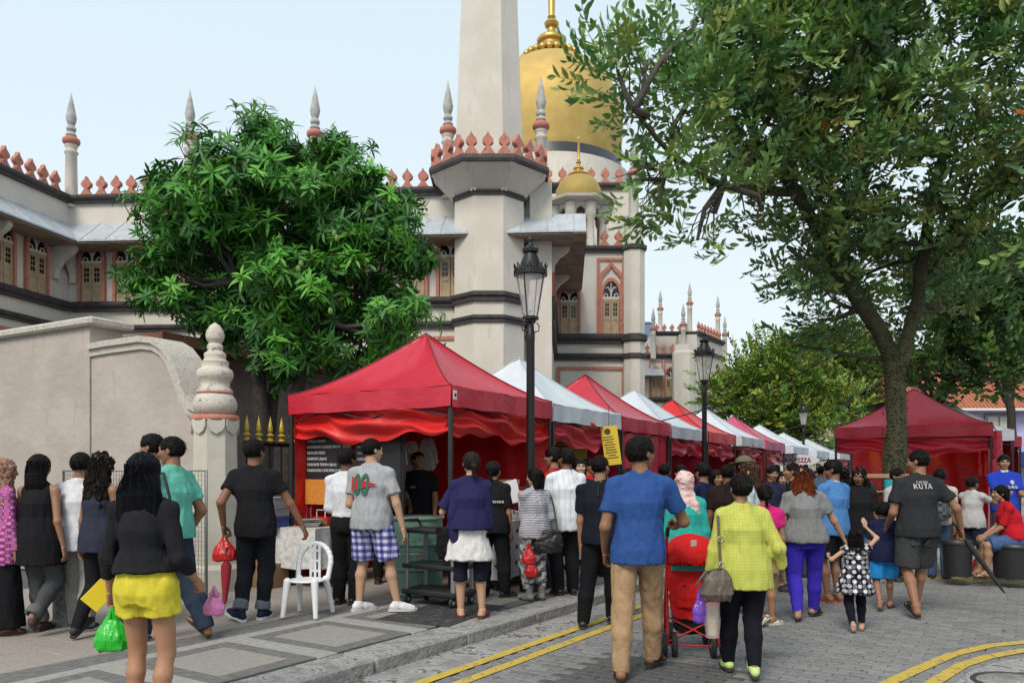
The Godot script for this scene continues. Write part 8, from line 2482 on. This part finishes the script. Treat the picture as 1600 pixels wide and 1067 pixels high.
	person({label = "woman in red polo shirt and denim shorts seated on the black bin", pos = seatp + Vector3(0.02, 0, 0.0), h = 1.56, yaw = -72, fem = true, wide = 1.15, hair = "bob", hairlen = 0.75, skin = Color(0.34, 0.19, 0.12), look = [0, 4], pel = Vector3(0, -0.325, 0.0), lean = Vector3(0, 0, 0.13), headoff = Vector3(0, -0.01, 0.03), top = tee(lin(0.42, 0.012, 0.02), {sleeve = 0.85, hem = 0.53, loose = 0.03, collar = cloth(lin(0.42, 0.012, 0.02))}), low = {kind = "shorts", mat = cloth(lin(0.055, 0.10, 0.22)), len = 0.46, loose = 0.02}, shoe = flip, lf = [-0.1, 0, 0.40, -5, 0], rf = [0.1, 0, 0.45, 5, 0], lh = Vector3(-0.08, 0.92, 0.42), rh = Vector3(0.05, 0.93, 0.42)})
	# back pockets, belt line
	for x in [-0.075, 0.075]: patch(p21, x, 0.89, 0.10, 0.12, cloth(lin(0.33, 0.215, 0.122)))
	for x in [-0.075, 0.075]: patch(p31, x, 0.80, 0.10, 0.10, cloth(lin(0.05, 0.052, 0.055)))
	build_far_crowd()
	build_held(p5, p6, p8, p11, p14, p16, p21, p23, p31, p32)

func cropped_leggings(p: Node3D, H: float) -> void:
	var P := []
	for g in [-1.0, 1.0]:
		P.append(cone(Vector3(g * 0.058 * H, 0.5 * H, 0), 0.05 * H, Vector3(g * 0.06 * H, 0.225 * H, -0.005), 0.037 * H + 0.012, 0.02, true))
	sculpt(p, "leggings", cloth(lin(0.012, 0.014, 0.024)), [{prims = P, cell = 0.015, wrinkle = [0.008, Vector3(5, 9, 5), 4, 1]}])
	# the cardigan's shawl sleeve hanging at the side
	sculpt(p, "sleeve", cloth(lin(0.022, 0.02, 0.075)), [{prims = [loft([[0.46 * H, 0.05, 0.05, -0.15, 0.07], [0.62 * H, 0.07, 0.06, -0.165, 0.05], [0.77 * H, 0.06, 0.07, -0.14, 0.01], [0.80 * H, 0.04, 0.05, -0.11, 0.0]], 0.01), loft([[0.53 * H, 0.05, 0.06, 0.175, 0.02], [0.64 * H, 0.06, 0.07, 0.17, 0.0], [0.77 * H, 0.06, 0.07, 0.14, 0.0], [0.80 * H, 0.04, 0.05, 0.11, 0.0]], 0.01)], cell = 0.015, wrinkle = [0.012, Vector3(8, 3, 8), 4, 1]}])

func build_far_crowd() -> void:
	var mid := Color(0.27, 0.145, 0.088)
	var pale := Color(0.40, 0.24, 0.165)
	var dark := Color(0.16, 0.08, 0.046)
	# label, px, distance, height, yaw, shirt, extra
	for q in [
		["woman in plain black headscarf between the navy polo man and the blue tee", 985, 10.6, 1.60, -60, lin(0.012, 0.012, 0.014), {fem = true, hair = "hijab", scarf = cloth(lin(0.010, 0.010, 0.012)), skin = mid}],
		["man in dark navy sweatshirt seen from behind next to the pink headscarf", 1099, 10.0, 1.66, -35, lin(0.012, 0.016, 0.05), {hair = "boy", skin = mid, top = {mat = cloth(lin(0.012, 0.016, 0.05)), sleeve = 1.9, hem = 0.48}}],
		["bald-templed man with glasses in dark brown polo", 1138, 9.7, 1.64, 20, lin(0.02, 0.013, 0.012), {hair = "crop", skin = dark, wide = 1.1}],
		["tall man in olive bush hat above the lime sweater", 1163, 9.3, 1.74, 160, lin(0.02, 0.016, 0.015), {hair = "hat", scarf = cloth(lin(0.13, 0.12, 0.08)), skin = pale}],
		["woman with loose brown hair in pale blue top before the man in the hat", 1172, 8.9, 1.66, -70, lin(0.45, 0.52, 0.58), {fem = true, hair = "wavy", hairlen = 1.3, haircolor = Color(0.07, 0.035, 0.02), skin = pale}],
		["man with short hair in navy shirt looking up the street", 1207, 12.0, 1.64, 170, lin(0.02, 0.022, 0.05), {hair = "short", skin = mid}],
		["woman with round face peeking beside the navy-shirted man", 1222, 12.6, 1.56, 185, lin(0.05, 0.06, 0.15), {fem = true, hair = "bob", skin = pale}],
		["man in black tee with dark-rimmed glasses in profile", 1240, 10.4, 1.67, -75, lin(0.012, 0.012, 0.013), {hair = "crop", skin = mid}],
		["woman in dark blue hooded shawl beyond the auburn hair", 1262, 11.8, 1.60, -20, lin(0.02, 0.022, 0.06), {fem = true, hair = "hijab", scarf = cloth(lin(0.022, 0.024, 0.065)), skin = mid}],
		["woman in orange blouse half hidden behind the navy sweatshirt", 1118, 11.2, 1.58, 150, lin(0.5, 0.14, 0.03), {fem = true, hair = "long", skin = mid}],
		["man in grey shirt deep in the crowd near the scarlet tent", 1040, 12.4, 1.68, 30, lin(0.05, 0.05, 0.055), {hair = "short", skin = dark}],
		["person in black standing close to the second street lamp", 1065, 13.2, 1.66, -40, lin(0.012, 0.012, 0.013), {hair = "short", skin = mid}],
		["woman with bushy black hair in dark red top by the wooden rail", 1318, 12.4, 1.62, 10, lin(0.10, 0.02, 0.03), {fem = true, hair = "wavy", skin = dark}],
		["man in maroon cap waiting at the brown serving table", 1345, 14.2, 1.66, 20, lin(0.05, 0.05, 0.06), {hair = "cap", scarf = cloth(lin(0.1, 0.02, 0.03)), skin = mid}],
		["man in pale blue shirt far down the street among the tents", 1283, 17.0, 1.68, 10, lin(0.2, 0.28, 0.4), {hair = "short", skin = mid}],
		["woman in purple headscarf far down the street", 1262, 20.0, 1.58, 190, lin(0.12, 0.05, 0.16), {fem = true, hair = "hijab", scarf = cloth(lin(0.14, 0.06, 0.2)), skin = mid}],
		["man in white tee far down the street beside the pale tents", 1240, 18.0, 1.70, 175, lin(0.5, 0.5, 0.5), {hair = "short", skin = dark}],
		["man in dark green tee in the distance between both tent rows", 1302, 22.0, 1.70, 5, lin(0.03, 0.06, 0.035), {hair = "short", skin = mid}],
		["woman in black abaya in the distance near the far lamp", 1275, 25.0, 1.60, 180, lin(0.012, 0.012, 0.012), {fem = true, hair = "hijab", scarf = cloth(lin(0.012, 0.012, 0.013)), skin = mid}],
		["person in red tee at the far end of the street", 1290, 29.0, 1.66, 0, lin(0.35, 0.03, 0.03), {hair = "short", skin = mid}],
		["man in navy polo shopping at the white tent past the lamp", 1178, 15.5, 1.70, -30, lin(0.015, 0.02, 0.05), {hair = "short", skin = dark}],
		["woman in beige blouse shopping at the pink tent", 1215, 17.5, 1.58, -45, lin(0.35, 0.28, 0.2), {fem = true, hair = "long", skin = pale}]]:
		var o: Dictionary = {top = tee(q[5], {sleeve = 0.7}), low = pants([lin(0.03, 0.035, 0.06), lin(0.012, 0.012, 0.013), lin(0.06, 0.055, 0.05)][int(q[1]) % 3]), shoe = {kind = "shoe", mat = plain(lin(0.02, 0.018, 0.016), 0.6)}}
		near_at(q[0], q[1], q[2], 0.0, q[3], q[4], o.merged(q[6], true))

func build_held(p5: Node3D, p6: Node3D, p8: Node3D, p11: Node3D, p14: Node3D, p16: Node3D, p21: Node3D, p23: Node3D, p31: Node3D, p32: Node3D) -> void:
	# notebook, bags
	var lp: Vector3 = palms[p5][0]
	var nb := thing("notebook", "yellow notebook in the hand of the woman in yellow shorts", "notebook", lp + Vector3(-0.05, 0.05, 0.03), 0.25)
	part(nb, "cover", box(Vector3(0.115, 0.155, 0.006), Vector3.ZERO, 0.002), plain(lin(0.62, 0.48, 0.01), 0.6), Transform3D(Basis(Vector3(0, 0, 1), -0.75), Vector3(0, 0, 0.01)))
	part(nb, "pages", box(Vector3(0.11, 0.15, 0.012), Vector3.ZERO), plain(lin(0.6, 0.58, 0.5), 0.8), Transform3D(Basis(Vector3(0, 0, 1), -0.75), Vector3(0, 0, 0.0)))
	plastic_bag(lp + Vector3(0.02, -0.02, 0.02), 0.21, 0.25, M.green_bag, "bright green plastic bag hanging from the notebook hand")
	plastic_bag(palms[p5][1] + Vector3(0.05, 0.0, -0.05), 0.14, 0.17, M.pink_bag, "small pink plastic bag at the side of the yellow shorts")
	var st := thing("crossbody_strap", "black crossbody strap with a green pouch on the man in teal", "bag", Vector3.ZERO)
	var sh: Vector3 = shoulders[p6][0]
	part(st, "strap", tube([sh + Vector3(-0.02, 0.05, 0.02), sh + Vector3(0.10, 0.04, 0.09), sh + Vector3(0.17, -0.15, 0.14), sh + Vector3(0.19, -0.42, 0.12)], 0.014, 6), plain(lin(0.015, 0.015, 0.015), 0.8))
	sculpt(st, "pouch", cloth(lin(0.06, 0.2, 0.04)), [{prims = [ell(sh + Vector3(0.2, -0.48, 0.11), Vector3(0.05, 0.08, 0.05))], cell = 0.012}])
	var l8: Vector3 = palms[p8][0]
	plastic_bag(l8, 0.24, 0.27, M.red_bag, "red plastic carrier bag held above the red umbrella", 0.2)
	umbrella(l8 + Vector3(0.04, -0.2, 0.05), l8 + Vector3(0.03, -0.72, 0.08), plain(lin(0.32, 0.012, 0.02), 0.6), "closed red umbrella held point-down by the man in black tee", 0.05)
	# emblem on the grey tee
	var gr := plain(lin(0.02, 0.12, 0.08), 0.8)
	for x in [-0.075, 0.025]:
		var o := oval(0.05, 0.11, 24)
		var i := oval(0.022, 0.072, 24)
		o.append(o[0]); i.append(i[0])
		stamp(p11, hoop(o, i, 0.0, 0.0015), x - 0.03, 1.31, gr, false, "back_print")
	var tri := open()
	for k in 10:
		var x0 := -0.15 + k * 0.031
		var h0 := 0.078 * (1.0 - k / 10.0)
		var h1 := 0.078 * (1.0 - (k + 1) / 10.0)
		for q in 4: poly(tri, [Vector3(x0, lerpf(-h0, h0, q / 4.0), 0), Vector3(x0 + 0.031, lerpf(-h1, h1, q / 4.0), 0), Vector3(x0 + 0.031, lerpf(-h1, h1, (q + 1) / 4.0), 0), Vector3(x0, lerpf(-h0, h0, (q + 1) / 4.0), 0)])
	var tm := tri.commit()
	part(p11, "back_print", drape_mesh(tm, T(Vector3(-0.03, 1.31, 0)), cloth_prims[p11], Vector3(0, 0, -1), 0.0135), plain(lin(0.42, 0.015, 0.03), 0.8))
	# shoulder bag and red bags of the short woman
	var s16: Vector3 = shoulders[p16][1]
	var tb := thing("shoulder_bag", "black leather shoulder bag of the woman in striped top", "bag", s16 + Vector3(0.02, -0.5, 0.16))
	sculpt(tb, "bag_body", plain(lin(0.010, 0.010, 0.011), 0.5), [{prims = [loft([[-0.14, 0.14, 0.05, 0, 0], [-0.05, 0.165, 0.065, 0, 0], [0.12, 0.14, 0.045, 0, 0]], 0.02)], cell = 0.013, wrinkle = [0.012, Vector3(9, 9, 9), 2, 1]}])
	part(tb, "strap", tube([Vector3(-0.1, 0.1, 0), Vector3(-0.03, 0.42, -0.1), Vector3(0.02, 0.53, -0.16), Vector3(0.06, 0.4, -0.1), Vector3(0.1, 0.1, 0)], 0.010, 6), plain(lin(0.010, 0.010, 0.011), 0.5))
	for k in 2:
		plastic_bag(s16 + Vector3(-0.2 + k * 0.03, -0.52 - k * 0.14, 0.22), 0.17, 0.24, M.red_bag, ["upper red plastic bag at the hip of the woman in striped top", "lower red plastic bag at the hip of the woman in striped top"][k], 0.6 * k)
	# brown handbag on the lime sweater, purple bag, drink bag
	var s23: Vector3 = shoulders[p23][0]
	var hb := thing("handbag", "taupe leather handbag with ring straps slung on the lime sweater", "bag", s23 + Vector3(-0.08, -0.50, 0.17), 0.15)
	sculpt(hb, "bag_body", M.taupe, [{prims = [loft([[-0.13, 0.10, 0.05, 0, 0], [-0.07, 0.135, 0.075, 0, 0], [0.04, 0.12, 0.06, 0, 0], [0.11, 0.07, 0.03, 0, 0]], 0.02)], cell = 0.011, wrinkle = [0.012, Vector3(16, 4, 16), 2, 1]}])
	part(hb, "strap", box(Vector3(0.022, 0.42, 0.008), Vector3(0.055, 0.30, -0.05), 0.003), M.taupe, Transform3D(Basis(Vector3.RIGHT, -0.12), Vector3.ZERO))
	part(hb, "strap", tube([Vector3(-0.12, 0.06, 0), Vector3(-0.17, 0.0, 0.02), Vector3(-0.1, 0.1, 0.03), Vector3(0.04, 0.12, 0)], 0.008, 6), M.taupe)
	for y in [0.14, 0.33]:
		var ring := []
		for i in 13: ring.append(Vector3(0.055 + cos(TAU * i / 12) * 0.02, y + sin(TAU * i / 12) * 0.02, -0.025 - y * 0.1))
		part(hb, "ring", tube(ring, 0.004, 6), plain(lin(0.5, 0.48, 0.42), 0.3, 0.8))
	var l23: Vector3 = palms[p23][0]
	plastic_bag(l23 + Vector3(-0.05, 0, 0.02), 0.13, 0.27, M.purple_bag, "small violet plastic bag in the hand by the pushchair")
	var db := thing("drink_cups", "two stacked cups of pale yellow drink in a clear bag by the pushchair", "cup", l23 + Vector3(0.04, -0.1, 0.04))
	part(db, "cup", lathe([Vector2(0, -0.25), Vector2(0.036, -0.25), Vector2(0.048, -0.06), Vector2(0.05, -0.05), Vector2(0, -0.05)], 18), plain(lin(0.55, 0.47, 0.26), 0.3))
	part(db, "bag", lathe([Vector2(0.0, -0.28), Vector2(0.05, -0.27), Vector2(0.062, -0.15), Vector2(0.052, -0.02), Vector2(0.008, 0.1)], 16), M.lamp_glass)
	# black umbrella of the man in charcoal
	var r31: Vector3 = palms[p31][1]
	umbrella(r31 + Vector3(-0.04, 0.06, 0.0), r31 + Vector3(0.42, -0.66, 0.14), plain(lin(0.012, 0.012, 0.013), 0.6), "closed black umbrella slanting from the hand of the man in charcoal", 0.032)
	# backpack
	var bk := thing("backpack", "dark checked backpack on the person in jeans", "backpack", p32.position + Vector3(0.0, 0, 0.0), p32.rotation.y)
	sculpt(bk, "pack", pattern(64, 9.0, func(u, v): return lin(0.03, 0.035, 0.045) if (u < 0.5) == (v < 0.5) else lin(0.10, 0.12, 0.14)), [{prims = [loft([[0.86, 0.13, 0.09, 0.0, 0.22], [0.95, 0.165, 0.12, 0.0, 0.22], [1.15, 0.15, 0.11, 0, 0.21], [1.3, 0.09, 0.06, 0, 0.18]], 0.02)], cell = 0.02, wrinkle = [0.02, Vector3(7, 7, 7), 2, 1]}])
	for x in [-0.1, 0.1]: part(bk, "strap", tube([Vector3(x, 1.27, 0.17), Vector3(x, 1.34, 0.04), Vector3(x, 1.24, -0.14), Vector3(x, 1.0, -0.14), Vector3(x * 1.5, 0.92, 0.1)], 0.016, 6), plain(lin(0.012, 0.012, 0.012), 0.8))
	plastic_bag(on(1236, 922, 0.0) + Vector3(0, 0.38, -0.3), 0.24, 0.3, M.cyan_bag, "turquoise shopping bag low beside the cobalt trousers")
	plastic_bag(on(1541, 893, KERB) + Vector3(0, 0.28, -0.15), 0.22, 0.27, M.red_bag, "red plastic bag on the pavement by the seated woman's shins")

func umbrella(a: Vector3, b: Vector3, m: Material, label: String, r: float) -> void:
	var u := thing("umbrella", label, "umbrella", a)
	var d := b - a
	part(u, "canopy", tube([d * 0.12, d * 0.2, d * 0.45, d * 0.85, d * 0.9], [r * 0.5, r, r * 0.85, r * 0.4, 0.008], 10), m)
	part(u, "shaft", tube([Vector3.ZERO, d], 0.006, 6), plain(lin(0.25, 0.25, 0.25), 0.4, 0.6))
	part(u, "handle", tube([d * 0.02, -d * 0.08, -d * 0.14], 0.012, 8), plain(lin(0.02, 0.02, 0.02), 0.5))

func _ready() -> void:
	rng.seed = 77
	var cam := Camera3D.new()
	cam.projection = Camera3D.PROJECTION_FRUSTUM
	cam.near = 0.1
	cam.size = 1067.0 / F * 0.1
	cam.frustum_offset = Vector2(0, (HZ - 533.5) / F * 0.1)
	cam.far = 1200.0
	cam.position = Vector3(0, EYE, 0)
	add_child(cam)
	cam.current = true
	var sky := Sky.new()
	var psm := ProceduralSkyMaterial.new()
	psm.sky_top_color = Color(0.625, 0.685, 0.725)
	psm.sky_horizon_color = Color(0.73, 0.757, 0.768)
	psm.sky_curve = 0.25
	psm.ground_horizon_color = Color(0.55, 0.55, 0.55)
	psm.ground_bottom_color = Color(0.35, 0.35, 0.35)
	psm.sky_energy_multiplier = 1.0
	sky.sky_material = psm
	var env := Environment.new()
	env.background_mode = Environment.BG_SKY
	env.sky = sky
	env.tonemap_mode = Environment.TONE_MAPPER_LINEAR
	env.tonemap_exposure = 1.95
	env.sdfgi_enabled = true
	env.ssao_enabled = true
	env.ssil_enabled = true
	var we := WorldEnvironment.new()
	we.environment = env
	add_child(we)
	var sun := DirectionalLight3D.new()
	sun.light_energy = 0.5
	sun.light_angular_distance = 24.0
	sun.light_color = Color(1.0, 0.97, 0.92)
	sun.rotation_degrees = Vector3(-47, -24, 0)
	sun.shadow_enabled = true
	add_child(sun)
	var t0 := Time.get_ticks_msec()
	base_materials()
	more_materials()
	print("materials ", Time.get_ticks_msec() - t0)
	build_ground()
	build_mosque()
	build_boundary()
	build_houses()
	print("setting ", Time.get_ticks_msec() - t0)
	build_trees()
	print("trees ", Time.get_ticks_msec() - t0)
	build_stalls()
	build_people()
	run_jobs()
	print("all ", Time.get_ticks_msec() - t0)
